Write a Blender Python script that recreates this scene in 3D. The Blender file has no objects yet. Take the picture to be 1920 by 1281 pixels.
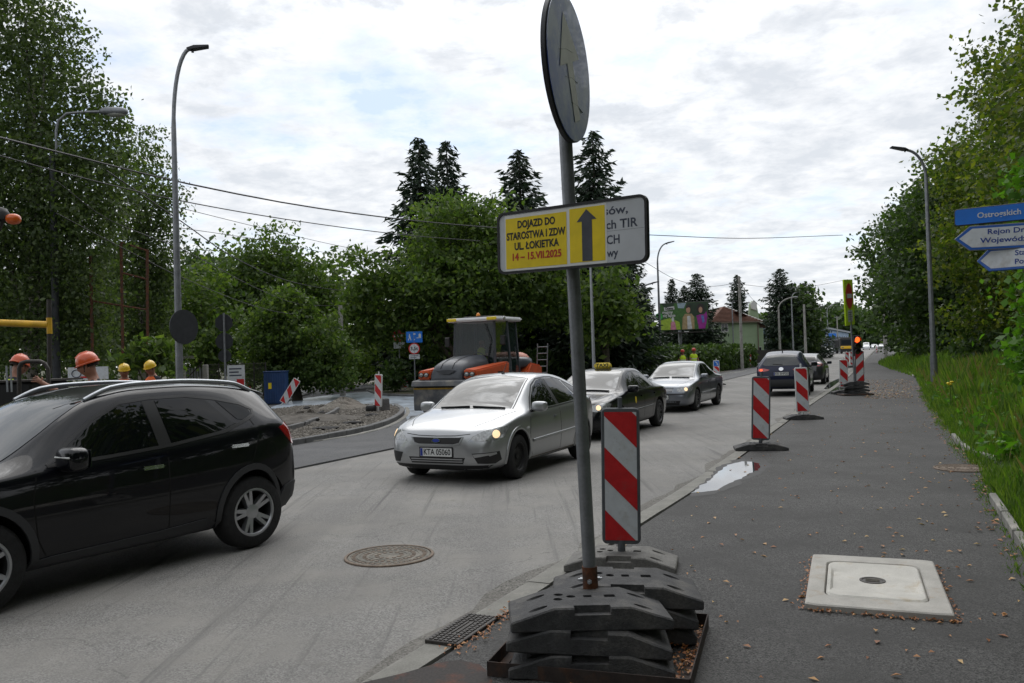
import bpy, bmesh, math, random
import numpy as np
from mathutils import Vector, Matrix
from mathutils.bvhtree import BVHTree
from mathutils.geometry import delaunay_2d_cdt

random.seed(7)
RNG = np.random.default_rng(11)
SC = bpy.context.scene
COL = SC.collection
R = math.radians

# ------------------------------------------------------------------ camera
FPX, HCAM, Y0, ROLL = 1550.0, 1.66, 671.0, R(1.8)
PITCH = math.atan((Y0 - 640.5) / FPX)
_f = np.array([0, math.cos(PITCH), math.sin(PITCH)])
_u0 = np.array([0, -math.sin(PITCH), math.cos(PITCH)])
_r0 = np.array([1.0, 0, 0])
_u = _u0 * math.cos(ROLL) + _r0 * math.sin(ROLL)
_r = _r0 * math.cos(ROLL) - _u0 * math.sin(ROLL)
cam_d = bpy.data.cameras.new('camera')
cam = bpy.data.objects.new('camera', cam_d)
COL.objects.link(cam)
cam_d.sensor_width = 36.0
cam_d.lens = 36.0 * FPX / 1920.0
cam_d.clip_start, cam_d.clip_end = 0.05, 3000
cam.matrix_world = Matrix(((_r[0], _u[0], -_f[0], 0), (_r[1], _u[1], -_f[1], 0), (_r[2], _u[2], -_f[2], HCAM), (0, 0, 0, 1)))
SC.camera = cam

# ------------------------------------------------------------------ world, sun, exposure
SUN_EL, SUN_AZ = R(57), R(2)          # azimuth measured from +Y towards +X
w = bpy.data.worlds.new('World')
SC.world = w
w.use_nodes = True
nt = w.node_tree
nt.nodes.clear()
def wn(t, **k):
    n = nt.nodes.new(t)
    for a, b in k.items(): setattr(n, a, b)
    return n
def wm(op, a, b=None, c=None):
    n = wn('ShaderNodeMath', operation=op)
    for i, v in enumerate((a, b, c)):
        if v is None: continue
        if isinstance(v, (int, float)): n.inputs[i].default_value = v
        else: nt.links.new(v, n.inputs[i])
    return n.outputs[0]
out = wn('ShaderNodeOutputWorld')
bg = wn('ShaderNodeBackground')
sky = wn('ShaderNodeTexSky', sky_type='NISHITA')
sky.sun_disc = False
sky.sun_elevation = SUN_EL
sky.sun_rotation = SUN_AZ
sky.altitude = 200
sky.air_density, sky.dust_density, sky.ozone_density = 1.0, 0.6, 1.5
bg.inputs['Strength'].default_value = 0.10
tc = wn('ShaderNodeTexCoord')
sep = wn('ShaderNodeSeparateXYZ')
nt.links.new(tc.outputs['Generated'], sep.inputs[0])
zz = wm('ADD', wm('MAXIMUM', sep.outputs[2], 0.0), 0.16)
cx = wm('DIVIDE', sep.outputs[0], zz)
cy = wm('DIVIDE', sep.outputs[1], zz)
comb = wn('ShaderNodeCombineXYZ')
nt.links.new(cx, comb.inputs[0]); nt.links.new(cy, comb.inputs[1])
comb.inputs[2].default_value = 3.1
def cnoise(scale, detail, rough, dist=0.0):
    n = wn('ShaderNodeTexNoise')
    n.inputs['Scale'].default_value = scale
    n.inputs['Detail'].default_value = detail
    n.inputs['Roughness'].default_value = rough
    n.inputs['Distortion'].default_value = dist
    nt.links.new(comb.outputs[0], n.inputs['Vector'])
    return n.outputs['Fac']
n1 = cnoise(1.1, 9, 0.58, 0.3)
n2 = cnoise(4.2, 7, 0.62, 0.25)
n3 = cnoise(9.5, 5, 0.6, 0.2)
def wramp(src, stops):
    r_ = wn('ShaderNodeValToRGB')
    el = r_.color_ramp.elements
    while len(el) < len(stops): el.new(0.5)
    for e, (p, c) in zip(el, stops):
        e.position = p
        e.color = (c, c, c, 1) if isinstance(c, (int, float)) else (*c, 1)
    nt.links.new(src, r_.inputs[0])
    return r_.outputs[0]
cover_src = wm('ADD', wm('MULTIPLY', n1, 0.62), wm('MULTIPLY', n2, 0.38))
cover = wramp(cover_src, [(0.37, 0.32), (0.48, 0.97)])          # veil of cloud, open in places
dens = wramp(wm('ADD', wm('MULTIPLY', n1, 0.34), wm('ADD', wm('MULTIPLY', n2, 0.36), wm('MULTIPLY', n3, 0.30))),
             [(0.42, (10.2, 10.25, 10.3)), (0.49, (8.9, 9.1, 9.4)), (0.57, (7.4, 7.75, 8.25))])
mix = wn('ShaderNodeMixRGB')
nt.links.new(cover, mix.inputs[0])
skymul = wn('ShaderNodeMixRGB', blend_type='MULTIPLY')
skymul.inputs[0].default_value = 1.0
skymul.inputs[2].default_value = (1.25, 1.25, 1.25, 1)
nt.links.new(sky.outputs[0], skymul.inputs[1])
nt.links.new(skymul.outputs[0], mix.inputs[1])
# thin cloud glows where the veiled sun stands behind it
vd = wn('ShaderNodeVectorMath', operation='DOT_PRODUCT')
nt.links.new(tc.outputs['Generated'], vd.inputs[0])
vd.inputs[1].default_value = (math.cos(SUN_EL) * math.sin(SUN_AZ), math.cos(SUN_EL) * math.cos(SUN_AZ), math.sin(SUN_EL))
glow = wm('POWER', wm('MAXIMUM', vd.outputs['Value'], 0.0), 12.0)
thin = wramp(wm('ADD', wm('MULTIPLY', n1, 0.35), wm('MULTIPLY', n2, 0.65)), [(0.40, 1.0), (0.47, 0.55), (0.55, 0.05)])
gain = wm('ADD', wm('MULTIPLY', wm('MULTIPLY', glow, thin), 5.0), 0.90)
cm = wn('ShaderNodeVectorMath', operation='SCALE')
nt.links.new(dens, cm.inputs[0]); nt.links.new(gain, cm.inputs['Scale'])
nt.links.new(cm.outputs[0], mix.inputs[2])
nt.links.new(mix.outputs[0], bg.inputs['Color'])
nt.links.new(bg.outputs[0], out.inputs[0])

sun_d = bpy.data.lights.new('sun', 'SUN')
sun_d.energy = 1.0
sun_d.angle = R(60)
sun_d.color = (1.0, 0.96, 0.9)
sun = bpy.data.objects.new('sun', sun_d)
COL.objects.link(sun)
_sd = Vector((math.cos(SUN_EL) * math.sin(SUN_AZ), math.cos(SUN_EL) * math.cos(SUN_AZ), math.sin(SUN_EL)))
sun.rotation_euler = _sd.to_track_quat('Z', 'Y').to_euler()
sun.location = (0, 0, 60)
SC.view_settings.view_transform = 'Standard'
SC.view_settings.look = 'None'
SC.view_settings.exposure = 0.20
SC.view_settings.gamma = 1.0
SC.view_settings.use_curve_mapping = False
SC.cycles.max_bounces = 6
SC.cycles.transparent_max_bounces = 12
SC.cycles.use_denoising = True

# ------------------------------------------------------------------ picture <-> place
def zg(y):                                  # the street climbs gently in the distance
    return max(0.0, y - 50.0) * 0.0045
def ray(px, py):
    return _f + _r * (px - 960) / FPX - _u * (py - 640.5) / FPX
def at(px, py, z=0.0):
    d = ray(px, py); zt = z
    for _ in range(6):
        t = (zt - HCAM) / d[2]
        if t <= 0: t = 400 / d[1]
        zt = z + zg(d[1] * t)
    return Vector((d[0] * t, d[1] * t, zt))
def atY(px, py, Y):
    d = ray(px, py); t = Y / d[1]
    return Vector((d[0] * t, Y, HCAM + d[2] * t))
ROADZ = -0.06

# ------------------------------------------------------------------ materials
MATS = {}
def mat(name, col, rough=0.6, metal=0.0, var=None, bump=None, spec=0.5, coat=0.0, emit=None, alpha=1.0, trans=0.0, var2=None):
    """var=(scale, amount) brightness noise; var2=(scale, colour, lo, hi) a second colour in patches; bump=(scale, strength)"""
    if name in MATS: return MATS[name]
    m = bpy.data.materials.new(name); m.use_nodes = True
    t = m.node_tree; b = t.nodes['Principled BSDF']
    b.inputs['Base Color'].default_value = (*col, 1)
    b.inputs['Roughness'].default_value = rough
    b.inputs['Metallic'].default_value = metal
    b.inputs['Specular IOR Level'].default_value = spec
    b.inputs['Coat Weight'].default_value = coat
    b.inputs['Coat Roughness'].default_value = 0.03
    b.inputs['Alpha'].default_value = alpha
    b.inputs['Transmission Weight'].default_value = trans
    if emit:
        b.inputs['Emission Color'].default_value = (*emit[0], 1)
        b.inputs['Emission Strength'].default_value = emit[1]
    L = t.links
    if var or var2 or bump:
        c = t.nodes.new('ShaderNodeTexCoord')
    src = None
    def noise(sc, det=5.0, rg=0.6):
        n = t.nodes.new('ShaderNodeTexNoise')
        n.inputs['Scale'].default_value = sc; n.inputs['Detail'].default_value = det; n.inputs['Roughness'].default_value = rg
        L.new(c.outputs['Object'], n.inputs['Vector'])
        return n
    if var2:
        for v2 in (var2 if isinstance(var2, list) else [var2]):
            n = noise(v2[0], 6, 0.65)
            rp = t.nodes.new('ShaderNodeMapRange'); rp.inputs[1].default_value = v2[2]; rp.inputs[2].default_value = v2[3]
            L.new(n.outputs['Fac'], rp.inputs[0])
            mx = t.nodes.new('ShaderNodeMixRGB'); mx.inputs[2].default_value = (*v2[1], 1)
            if src is None: mx.inputs[1].default_value = (*col, 1)
            else: L.new(src, mx.inputs[1])
            L.new(rp.outputs[0], mx.inputs[0]); src = mx.outputs[0]
    if var:
        for v1 in (var if isinstance(var, list) else [var]):
            n = noise(v1[0])
            rp = t.nodes.new('ShaderNodeMapRange')
            rp.inputs[1].default_value = 0.3; rp.inputs[2].default_value = 0.7
            rp.inputs[3].default_value = 1 - v1[1]; rp.inputs[4].default_value = 1 + v1[1]
            L.new(n.outputs['Fac'], rp.inputs[0])
            mx = t.nodes.new('ShaderNodeMixRGB'); mx.blend_type = 'MULTIPLY'; mx.inputs[0].default_value = 1
            if src is None: mx.inputs[1].default_value = (*col, 1)
            else: L.new(src, mx.inputs[1])
            L.new(rp.outputs[0], mx.inputs[2]); src = mx.outputs[0]
    if src is not None: L.new(src, b.inputs['Base Color'])
    if bump:
        n = noise(bump[0], 6)
        bp = t.nodes.new('ShaderNodeBump'); bp.inputs['Strength'].default_value = bump[1]; bp.inputs['Distance'].default_value = 0.02
        L.new(n.outputs['Fac'], bp.inputs['Height']); L.new(bp.outputs[0], b.inputs['Normal'])
    MATS[name] = m
    return m
def asphalt(name, col, dark, light, patch, rough=0.85, fine=140, streak=None):
    """aggregate: pale and dark chips, worn patches, fine relief"""
    m = bpy.data.materials.new(name); m.use_nodes = True
    t = m.node_tree; b = t.nodes['Principled BSDF']; L = t.links
    c = t.nodes.new('ShaderNodeTexCoord')
    def noise(sc, det, rg=0.6, vec=None):
        n = t.nodes.new('ShaderNodeTexNoise'); n.inputs['Scale'].default_value = sc; n.inputs['Detail'].default_value = det; n.inputs['Roughness'].default_value = rg
        L.new(vec or c.outputs['Object'], n.inputs['Vector']); return n.outputs['Fac']
    def mixc(f, a, bb, lo, hi):
        rp = t.nodes.new('ShaderNodeMapRange'); rp.inputs[1].default_value = lo; rp.inputs[2].default_value = hi
        L.new(f, rp.inputs[0])
        mx = t.nodes.new('ShaderNodeMixRGB'); L.new(rp.outputs[0], mx.inputs[0])
        for i, v in ((1, a), (2, bb)):
            if isinstance(v, tuple): mx.inputs[i].default_value = (*v, 1)
            else: L.new(v, mx.inputs[i])
        return mx.outputs[0]
    vo = t.nodes.new('ShaderNodeTexVoronoi'); vo.inputs['Scale'].default_value = fine
    L.new(c.outputs['Object'], vo.inputs['Vector'])
    sp = t.nodes.new('ShaderNodeSeparateColor'); L.new(vo.outputs['Color'], sp.inputs[0])
    k = mixc(sp.outputs[0], dark, light, 0.05, 0.95)
    k = mixc(noise(1.3, 7, 0.65), k, patch, 0.43, 0.68)
    k = mixc(noise(3.7, 6, 0.7), k, tuple(x * 0.72 for x in patch), 0.60, 0.74)
    big = t.nodes.new('ShaderNodeMapRange'); big.inputs[1].default_value = 0.3; big.inputs[2].default_value = 0.7; big.inputs[3].default_value = 0.74; big.inputs[4].default_value = 1.2
    L.new(noise(0.35, 6, 0.6), big.inputs[0])
    mu = t.nodes.new('ShaderNodeMixRGB'); mu.blend_type = 'MULTIPLY'; mu.inputs[0].default_value = 1
    L.new(k, mu.inputs[1]); L.new(big.outputs[0], mu.inputs[2]); k = mu.outputs[0]
    if streak:                               # tyre-polished bands and drag marks along the street
        mp = t.nodes.new('ShaderNodeMapping'); mp.inputs['Rotation'].default_value = (0, 0, R(28)); mp.inputs['Scale'].default_value = (1.6, 0.05, 1)
        L.new(c.outputs['Object'], mp.inputs['Vector'])
        k = mixc(noise(1.0, 5, 0.6, mp.outputs[0]), k, streak, 0.46, 0.82)
        mp2 = t.nodes.new('ShaderNodeMapping'); mp2.inputs['Rotation'].default_value = (0, 0, R(31)); mp2.inputs['Scale'].default_value = (9, 0.25, 1)
        L.new(c.outputs['Object'], mp2.inputs['Vector'])
        k = mixc(noise(1.0, 4, 0.6, mp2.outputs[0]), k, tuple(x * 0.72 for x in streak), 0.57, 0.74)
        # fine cracks
        cv = t.nodes.new('ShaderNodeTexVoronoi'); cv.feature = 'DISTANCE_TO_EDGE'; cv.inputs['Scale'].default_value = 0.42
        wv = t.nodes.new('ShaderNodeTexNoise'); wv.inputs['Scale'].default_value = 2.5; wv.inputs['Detail'].default_value = 5
        L.new(c.outputs['Object'], wv.inputs['Vector'])
        ad_ = t.nodes.new('ShaderNodeMixRGB'); ad_.blend_type = 'ADD'; ad_.inputs[0].default_value = 0.8; L.new(c.outputs['Object'], ad_.inputs[1]); L.new(wv.outputs['Color'], ad_.inputs[2]); L.new(ad_.outputs[0], cv.inputs['Vector'])
        gate = noise(0.23, 2)
        cr = t.nodes.new('ShaderNodeMath'); cr.operation = 'LESS_THAN'; L.new(cv.outputs['Distance'], cr.inputs[0]); cr.inputs[1].default_value = 0.0035
        gt = t.nodes.new('ShaderNodeMath'); gt.operation = 'GREATER_THAN'; L.new(gate, gt.inputs[0]); gt.inputs[1].default_value = 0.5
        cm_ = t.nodes.new('ShaderNodeMath'); cm_.operation = 'MULTIPLY'; L.new(cr.outputs[0], cm_.inputs[0]); L.new(gt.outputs[0], cm_.inputs[1])
        k = mixc(cm_.outputs[0], k, (0.05, 0.048, 0.045), 0.0, 3.2)
    L.new(k, b.inputs['Base Color'])
    b.inputs['Roughness'].default_value = rough
    b.inputs['Specular IOR Level'].default_value = 0.35
    bp = t.nodes.new('ShaderNodeBump'); bp.inputs['Strength'].default_value = 0.5; bp.inputs['Distance'].default_value = 0.006
    L.new(vo.outputs['Distance'], bp.inputs['Height']); L.new(bp.outputs[0], b.inputs['Normal'])
    MATS[name] = m
    return m
def leafmat(name, c1, c2, c3, transl=0.35):
    m = bpy.data.materials.new(name); m.use_nodes = True
    t = m.node_tree; L = t.links; t.nodes.clear()
    o = t.nodes.new('ShaderNodeOutputMaterial')
    g = t.nodes.new('ShaderNodeNewGeometry')
    rp = t.nodes.new('ShaderNodeValToRGB')
    el = rp.color_ramp.elements; el.new(0.5)
    for e, p, c in zip(el, (0.0, 0.55, 1.0), (c1, c2, c3)): e.position = p; e.color = (*c, 1)
    L.new(g.outputs['Random Per Island'], rp.inputs[0])
    b = t.nodes.new('ShaderNodeBsdfPrincipled'); b.inputs['Roughness'].default_value = 0.5; b.inputs['Specular IOR Level'].default_value = 0.35
    L.new(rp.outputs[0], b.inputs['Base Color'])
    tr = t.nodes.new('ShaderNodeBsdfTranslucent')
    mu = t.nodes.new('ShaderNodeMixRGB'); mu.blend_type = 'MULTIPLY'; mu.inputs[0].default_value = 1; mu.inputs[2].default_value = (1.5, 1.7, 0.6, 1)
    L.new(rp.outputs[0], mu.inputs[1]); L.new(mu.outputs[0], tr.inputs[0])
    mx = t.nodes.new('ShaderNodeMixShader'); mx.inputs[0].default_value = transl
    L.new(b.outputs[0], mx.inputs[1]); L.new(tr.outputs[0], mx.inputs[2]); L.new(mx.outputs[0], o.inputs[0])
    MATS[name] = m
    return m

# ------------------------------------------------------------------ mesh helpers
def T(x=0, y=0, z=0): return Matrix.Translation((x, y, z))
def RZ(a): return Matrix.Rotation(a, 4, 'Z')
def RX(a): return Matrix.Rotation(a, 4, 'X')
def RY(a): return Matrix.Rotation(a, 4, 'Y')
def S(x, y, z): return Matrix.Diagonal((x, y, z, 1))
I4 = Matrix.Identity(4)

class MB:
    def __init__(self): self.v = []; self.f = []; self.m = []
    def add(self, v, f, M=None, mi=0):
        o = len(self.v)
        self.v += [tuple(M @ Vector(p)) for p in v] if M is not None else [tuple(p) for p in v]
        self.f += [tuple(i + o for i in q) for q in f]
        self.m += [mi] * len(f)
        return self
    def box(self, c, s, M=None, mi=0, taper=1.0):
        x, y, z = (k / 2 for k in s); t = taper
        v = [(-x, -y, -z), (x, -y, -z), (x, y, -z), (-x, y, -z), (-x * t, -y * t, z), (x * t, -y * t, z), (x * t, y * t, z), (-x * t, y * t, z)]
        v = [(a + c[0], b + c[1], d + c[2]) for a, b, d in v]
        return self.add(v, [(3, 2, 1, 0), (4, 5, 6, 7), (0, 1, 5, 4), (1, 2, 6, 5), (2, 3, 7, 6), (3, 0, 4, 7)], M, mi)
    def tube(self, pts, r, n=8, M=None, mi=0, caps=True):
        pts = [Vector(p) for p in pts]; k = len(pts)
        rs = list(r) if isinstance(r, (list, tuple)) else [r] * k
        v = []; f = []
        up = None
        for i, p in enumerate(pts):
            d = (pts[min(i + 1, k - 1)] - pts[max(i - 1, 0)])
            d = d.normalized() if d.length > 1e-9 else Vector((0, 0, 1))
            if up is None:
                up = Vector((0, 0, 1)) if abs(d.z) < 0.9 else Vector((0, 1, 0))
            a = d.cross(up).normalized(); b = a.cross(d).normalized(); up = b
            for j in range(n):
                q = 2 * math.pi * j / n
                v.append(p + (a * math.cos(q) + b * math.sin(q)) * rs[i])
        for i in range(k - 1):
            for j in range(n):
                f.append((i * n + j, i * n + (j + 1) % n, (i + 1) * n + (j + 1) % n, (i + 1) * n + j))
        if caps:
            f.append(tuple(range(n - 1, -1, -1))); f.append(tuple((k - 1) * n + j for j in range(n)))
        return self.add(v, f, M, mi)
    def lathe(self, prof, n=24, M=None, mi=0, close=False):
        v = []; f = []; k = len(prof)
        for (r, z) in prof:
            for j in range(n):
                q = 2 * math.pi * j / n
                v.append((r * math.cos(q), r * math.sin(q), z))
        for i in range(k - 1 if not close else k):
            for j in range(n):
                a, b = i * n, ((i + 1) % k) * n
                f.append((a + j, a + (j + 1) % n, b + (j + 1) % n, b + j))
        return self.add(v, f, M, mi)
    def disc(self, r, z=0, n=24, M=None, mi=0):
        return self.add([(r * math.cos(2 * math.pi * j / n), r * math.sin(2 * math.pi * j / n), z) for j in range(n)], [tuple(range(n))], M, mi)
    def prism(self, poly, z0, z1, M=None, mi=0):
        n = len(poly)
        a = sum(poly[i][0] * poly[(i + 1) % n][1] - poly[(i + 1) % n][0] * poly[i][1] for i in range(n))
        if a < 0: poly = poly[::-1]
        v = [(x, y, z0) for x, y in poly] + [(x, y, z1) for x, y in poly]
        f = [tuple(range(n - 1, -1, -1)), tuple(range(n, 2 * n))] + [(i, (i + 1) % n, n + (i + 1) % n, n + i) for i in range(n)]
        return self.add(v, f, M, mi)
    def flat(self, poly, z=0, M=None, mi=0):
        n = len(poly)
        a = sum(poly[i][0] * poly[(i + 1) % n][1] - poly[(i + 1) % n][0] * poly[i][1] for i in range(n))
        if a < 0: poly = poly[::-1]
        return self.add([(x, y, z) for x, y in poly], [tuple(range(n))], M, mi)
    def build(self, name, mats, parent=None, smooth=None, bevel=0.0, M=None, seg=1):
        me = bpy.data.meshes.new(name)
        me.from_pydata(self.v, [], self.f)
        mats = mats if isinstance(mats, (list, tuple)) else [mats]
        for q in mats: me.materials.append(MATS[q] if isinstance(q, str) else q)
        if len(mats) > 1: me.polygons.foreach_set('material_index', self.m)
        if bevel:
            bm = bmesh.new(); bm.from_mesh(me)
            bmesh.ops.recalc_face_normals(bm, faces=bm.faces)
            ed = [e for e in bm.edges if len(e.link_faces) == 2 and e.calc_face_angle(0) > R(25)]
            bmesh.ops.bevel(bm, geom=ed, offset=bevel, segments=seg, affect='EDGES', clamp_overlap=True)
            bm.to_mesh(me); bm.free()
        me.update()
        if smooth is not None:
            me.shade_smooth(); me.set_sharp_from_angle(angle=R(smooth))
        return link(name, me, parent, M)
def link(name, me, parent=None, M=None):
    o = bpy.data.objects.new(name, me)
    COL.objects.link(o)
    if parent is not None: o.parent = parent
    if M is not None: o.matrix_local = M
    return o
def tag(o, label=None, cat=None, group=None, kind=None):
    if label: o['label'] = label
    if cat: o['category'] = cat
    if group: o['group'] = group
    if kind: o['kind'] = kind
    return o
def thing(name, label, cat, loc=(0, 0, 0), rz=0.0, group=None, rot=None):
    o = bpy.data.objects.new(name, None); COL.objects.link(o)
    o.empty_display_size = 0.2
    o.location = loc
    o.rotation_euler = rot if rot else (0, 0, rz)
    return tag(o, label, cat, group)
def children(o): return [c for c in COL.objects if c.parent == o]
def copy_tree(o, parent=None):
    c = o.copy(); COL.objects.link(c); c.parent = parent
    for ch in children(o): copy_tree(ch, c)
    return c
def text_mesh(body, size, bold=0.0, width=None, font_extr=0.0, space=1.0):
    cu = bpy.data.curves.new('lettering', 'FONT'); cu.body = body; cu.size = size
    cu.align_x = 'CENTER'; cu.align_y = 'CENTER'; cu.offset = bold; cu.extrude = font_extr; cu.resolution_u = 3; cu.space_character = space
    ob = bpy.data.objects.new('lettering', cu); COL.objects.link(ob)
    dg = bpy.context.evaluated_depsgraph_get()
    me = bpy.data.meshes.new_from_object(ob.evaluated_get(dg))
    bpy.data.objects.remove(ob)
    if width and len(me.vertices):
        xs = [v.co.x for v in me.vertices]; k = width / (max(xs) - min(xs)); c = (max(xs) + min(xs)) / 2
        for v in me.vertices: v.co.x = (v.co.x - c) * k
    return me
def text(body, size, material, parent, M, bold=0.0, width=None, space=1.0):
    me = text_mesh(body, size, bold, width, space=space); me.materials.clear(); me.materials.append(MATS[material])
    return link('lettering', me, parent, M)
def evaluated(o):
    dg = bpy.context.evaluated_depsgraph_get()
    return bpy.data.meshes.new_from_object(o.evaluated_get(dg))
def rrect(wd, ht, r, n=4):
    p = []
    for cx_, cy_, a0 in ((wd / 2 - r, ht / 2 - r, 0), (-wd / 2 + r, ht / 2 - r, 90), (-wd / 2 + r, -ht / 2 + r, 180), (wd / 2 - r, -ht / 2 + r, 270)):
        for k in range(n + 1):
            q = R(a0 + 90 * k / n); p.append((cx_ + r * math.cos(q), cy_ + r * math.sin(q)))
    return p
def circle(r, n=32, sx=1, sy=1, c=(0, 0)): return [(c[0] + r * sx * math.cos(2 * math.pi * k / n), c[1] + r * sy * math.sin(2 * math.pi * k / n)) for k in range(n)]
# vertical plates: local x across, local y up the plate, local z out of its face
UP = Matrix(((1, 0, 0, 0), (0, 0, -1, 0), (0, 1, 0, 0), (0, 0, 0, 1)))
# ------------------------------------------------------------------ base materials
asphalt('road_old', (0.2, 0.2, 0.2), (0.135, 0.131, 0.125), (0.285, 0.278, 0.265), (0.25, 0.24, 0.222), 0.8, 110, streak=(0.165, 0.16, 0.155))
asphalt('road_new', (0.06, 0.06, 0.06), (0.035, 0.036, 0.038), (0.115, 0.116, 0.12), (0.10, 0.10, 0.102), 0.75, 120)
asphalt('path_asphalt', (0.07, 0.07, 0.07), (0.012, 0.0118, 0.0115), (0.105, 0.103, 0.10), (0.040, 0.039, 0.0375), 0.75, 130)
asphalt('gravel_ground', (0.2, 0.18, 0.16), (0.07, 0.065, 0.055), (0.24, 0.22, 0.19), (0.16, 0.14, 0.12), 0.95, 45)
mat('soil', (0.09, 0.075, 0.055), 0.95, var=(1.2, 0.35), var2=(0.6, (0.05, 0.075, 0.025), 0.45, 0.6))
mat('turf', (0.045, 0.075, 0.018), 0.95, var=(2.5, 0.4), var2=(1.1, (0.09, 0.08, 0.035), 0.55, 0.7))
mat('concrete', (0.30, 0.29, 0.27), 0.9, var=[(3, 0.2), (60, 0.12)], bump=(90, 0.25), var2=(5, (0.2, 0.19, 0.175), 0.52, 0.68))
mat('kerb_concrete', (0.215, 0.21, 0.19), 0.9, var=[(4, 0.22), (80, 0.15)], bump=(120, 0.3), var2=(2.3, (0.33, 0.31, 0.28), 0.56, 0.66))
mat('kerb_dark', (0.13, 0.13, 0.13), 0.85, var=[(6, 0.25), (80, 0.15)], bump=(120, 0.3))
mat('slab_concrete', (0.40, 0.385, 0.355), 0.9, var=[(5, 0.15), (150, 0.12)], bump=(140, 0.25), var2=(7, (0.36, 0.30, 0.23), 0.56, 0.72))
mat('pale_concrete', (0.51, 0.495, 0.455), 0.85, var=[(5, 0.12), (150, 0.10)], bump=(140, 0.2), var2=(6, (0.40, 0.34, 0.25), 0.58, 0.76))
mat('iron', (0.055, 0.05, 0.046), 0.55, 0.5, var=(40, 0.3), bump=(60, 0.2))
mat('iron_brown', (0.17, 0.13, 0.10), 0.75, 0.2, var=(30, 0.3), var2=(9, (0.24, 0.19, 0.14), 0.5, 0.7))
mat('iron_dusty', (0.15, 0.14, 0.12), 0.85, 0.1, var=(25, 0.3), var2=(6, (0.22, 0.20, 0.17), 0.45, 0.62))
mat('rust', (0.12, 0.045, 0.02), 0.85, 0.2, var=(30, 0.4), var2=(14, (0.055, 0.035, 0.028), 0.45, 0.6))
mat('rust_dark', (0.045, 0.034, 0.03), 0.8, 0.3, var=(20, 0.3), var2=(8, (0.10, 0.05, 0.03), 0.5, 0.68))
mat('galvanised', (0.22, 0.23, 0.245), 0.45, 0.6, var=[(8, 0.2), (60, 0.1)])
mat('galvanised_bright', (0.36, 0.38, 0.40), 0.45, 0.5, var=(6, 0.12))
mat('lamp_dark', (0.03, 0.032, 0.036), 0.45, 0.3)
mat('rubber_base', (0.05, 0.05, 0.052), 0.82, var=[(9, 0.25), (70, 0.2)], bump=(80, 0.4), var2=(5, (0.10, 0.095, 0.088), 0.5, 0.72))
mat('rubber_pale', (0.16, 0.155, 0.145), 0.85, var=[(9, 0.25), (70, 0.2)], bump=(80, 0.4))
mat('board_frame', (0.09, 0.098, 0.108), 0.5, var=(12, 0.2))
mat('board_frame_white', (0.62, 0.63, 0.63), 0.5, var=(12, 0.15))
mat('sheet_white', (0.58, 0.61, 0.64), 0.4, var=[(14, 0.08)], var2=[(6, (0.46, 0.46, 0.45), 0.52, 0.70), (24, (0.30, 0.30, 0.30), 0.64, 0.72)])
mat('sheet_red', (0.52, 0.018, 0.022), 0.4, var=[(14, 0.15)], var2=(7, (0.30, 0.05, 0.045), 0.58, 0.72))
mat('sheet_yellow', (0.78, 0.58, 0.01), 0.45, var=(9, 0.1))
mat('sheet_blue', (0.012, 0.10, 0.42), 0.4, var=(6, 0.15))
mat('sheet_bright_blue', (0.012, 0.16, 0.62), 0.4, var=(6, 0.1))
mat('sheet_grey_white', (0.52, 0.54, 0.57), 0.4, var=[(5, 0.08)])
mat('ink_black', (0.012, 0.012, 0.014), 0.5)
mat('ink_grey', (0.055, 0.06, 0.075), 0.45, var=(9, 0.3))
mat('ink_red', (0.45, 0.035, 0.012), 0.5)
mat('ink_blue', (0.012, 0.045, 0.25), 0.5)
mat('ink_slate', (0.05, 0.06, 0.09), 0.5)
mat('sign_back', (0.045, 0.048, 0.054), 0.5, 0.4, var=(7, 0.2))
mat('fluorescent', (0.50, 0.72, 0.01), 0.5)
mat('paper_edge', (0.72, 0.72, 0.70), 0.4)

# ------------------------------------------------------------------ street geometry
def smooth_path(pts, n):
    pts = [Vector(p) for p in pts]
    d = [0.0]
    for a, b in zip(pts, pts[1:]): d.append(d[-1] + (b - a).length)
    def ev(t):
        i = 0
        while i < len(d) - 2 and d[i + 1] < t: i += 1
        p0, p1, p2, p3 = pts[max(i - 1, 0)], pts[i], pts[i + 1], pts[min(i + 2, len(pts) - 1)]
        h = d[i + 1] - d[i]; u = (t - d[i]) / h
        m1 = (p2 - p0) / max(d[i + 1] - d[max(i - 1, 0)], 1e-6) * h
        m2 = (p3 - p1) / max(d[min(i + 2, len(pts) - 1)] - d[i], 1e-6) * h
        return p1 * (2 * u ** 3 - 3 * u ** 2 + 1) + m1 * (u ** 3 - 2 * u ** 2 + u) + p2 * (-2 * u ** 3 + 3 * u ** 2) + m2 * (u ** 3 - u ** 2)
    if isinstance(n, float):                              # a spacing in metres
        n = max(2, int(round(d[-1] / n)) + 1)
    return [ev(d[-1] * k / (n - 1)) for k in range(n)]
_kpx = [(741, 1281), (1000, 1114), (1203, 981), (1300, 919), (1394, 851), (1483, 785), (1573, 722)]
KR = [at(*p, 0.0).xy for p in _kpx]                      # pavement-side edge of the kerb
_dn = (KR[1] - KR[0]).normalized()
KR = [KR[0] - _dn * 14, KR[0] - _dn * 6] + KR
_dl = Vector((math.sin(R(24.2)), math.cos(R(24.2))))
KR += [KR[-1] + _dl * k for k in (14, 30, 60, 110, 180, 260, 330)]
KP = smooth_path([Vector((p.x, p.y, 0)) for p in KR], 2.0)
def offset(path, o):
    res = []
    for i, p in enumerate(path):
        d = (path[min(i + 1, len(path) - 1)] - path[max(i - 1, 0)]); d.z = 0; d.normalize()
        res.append(Vector((p.x - d.y * o, p.y + d.x * o, 0)))    # + is to the left of the direction of travel
    return res
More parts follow.
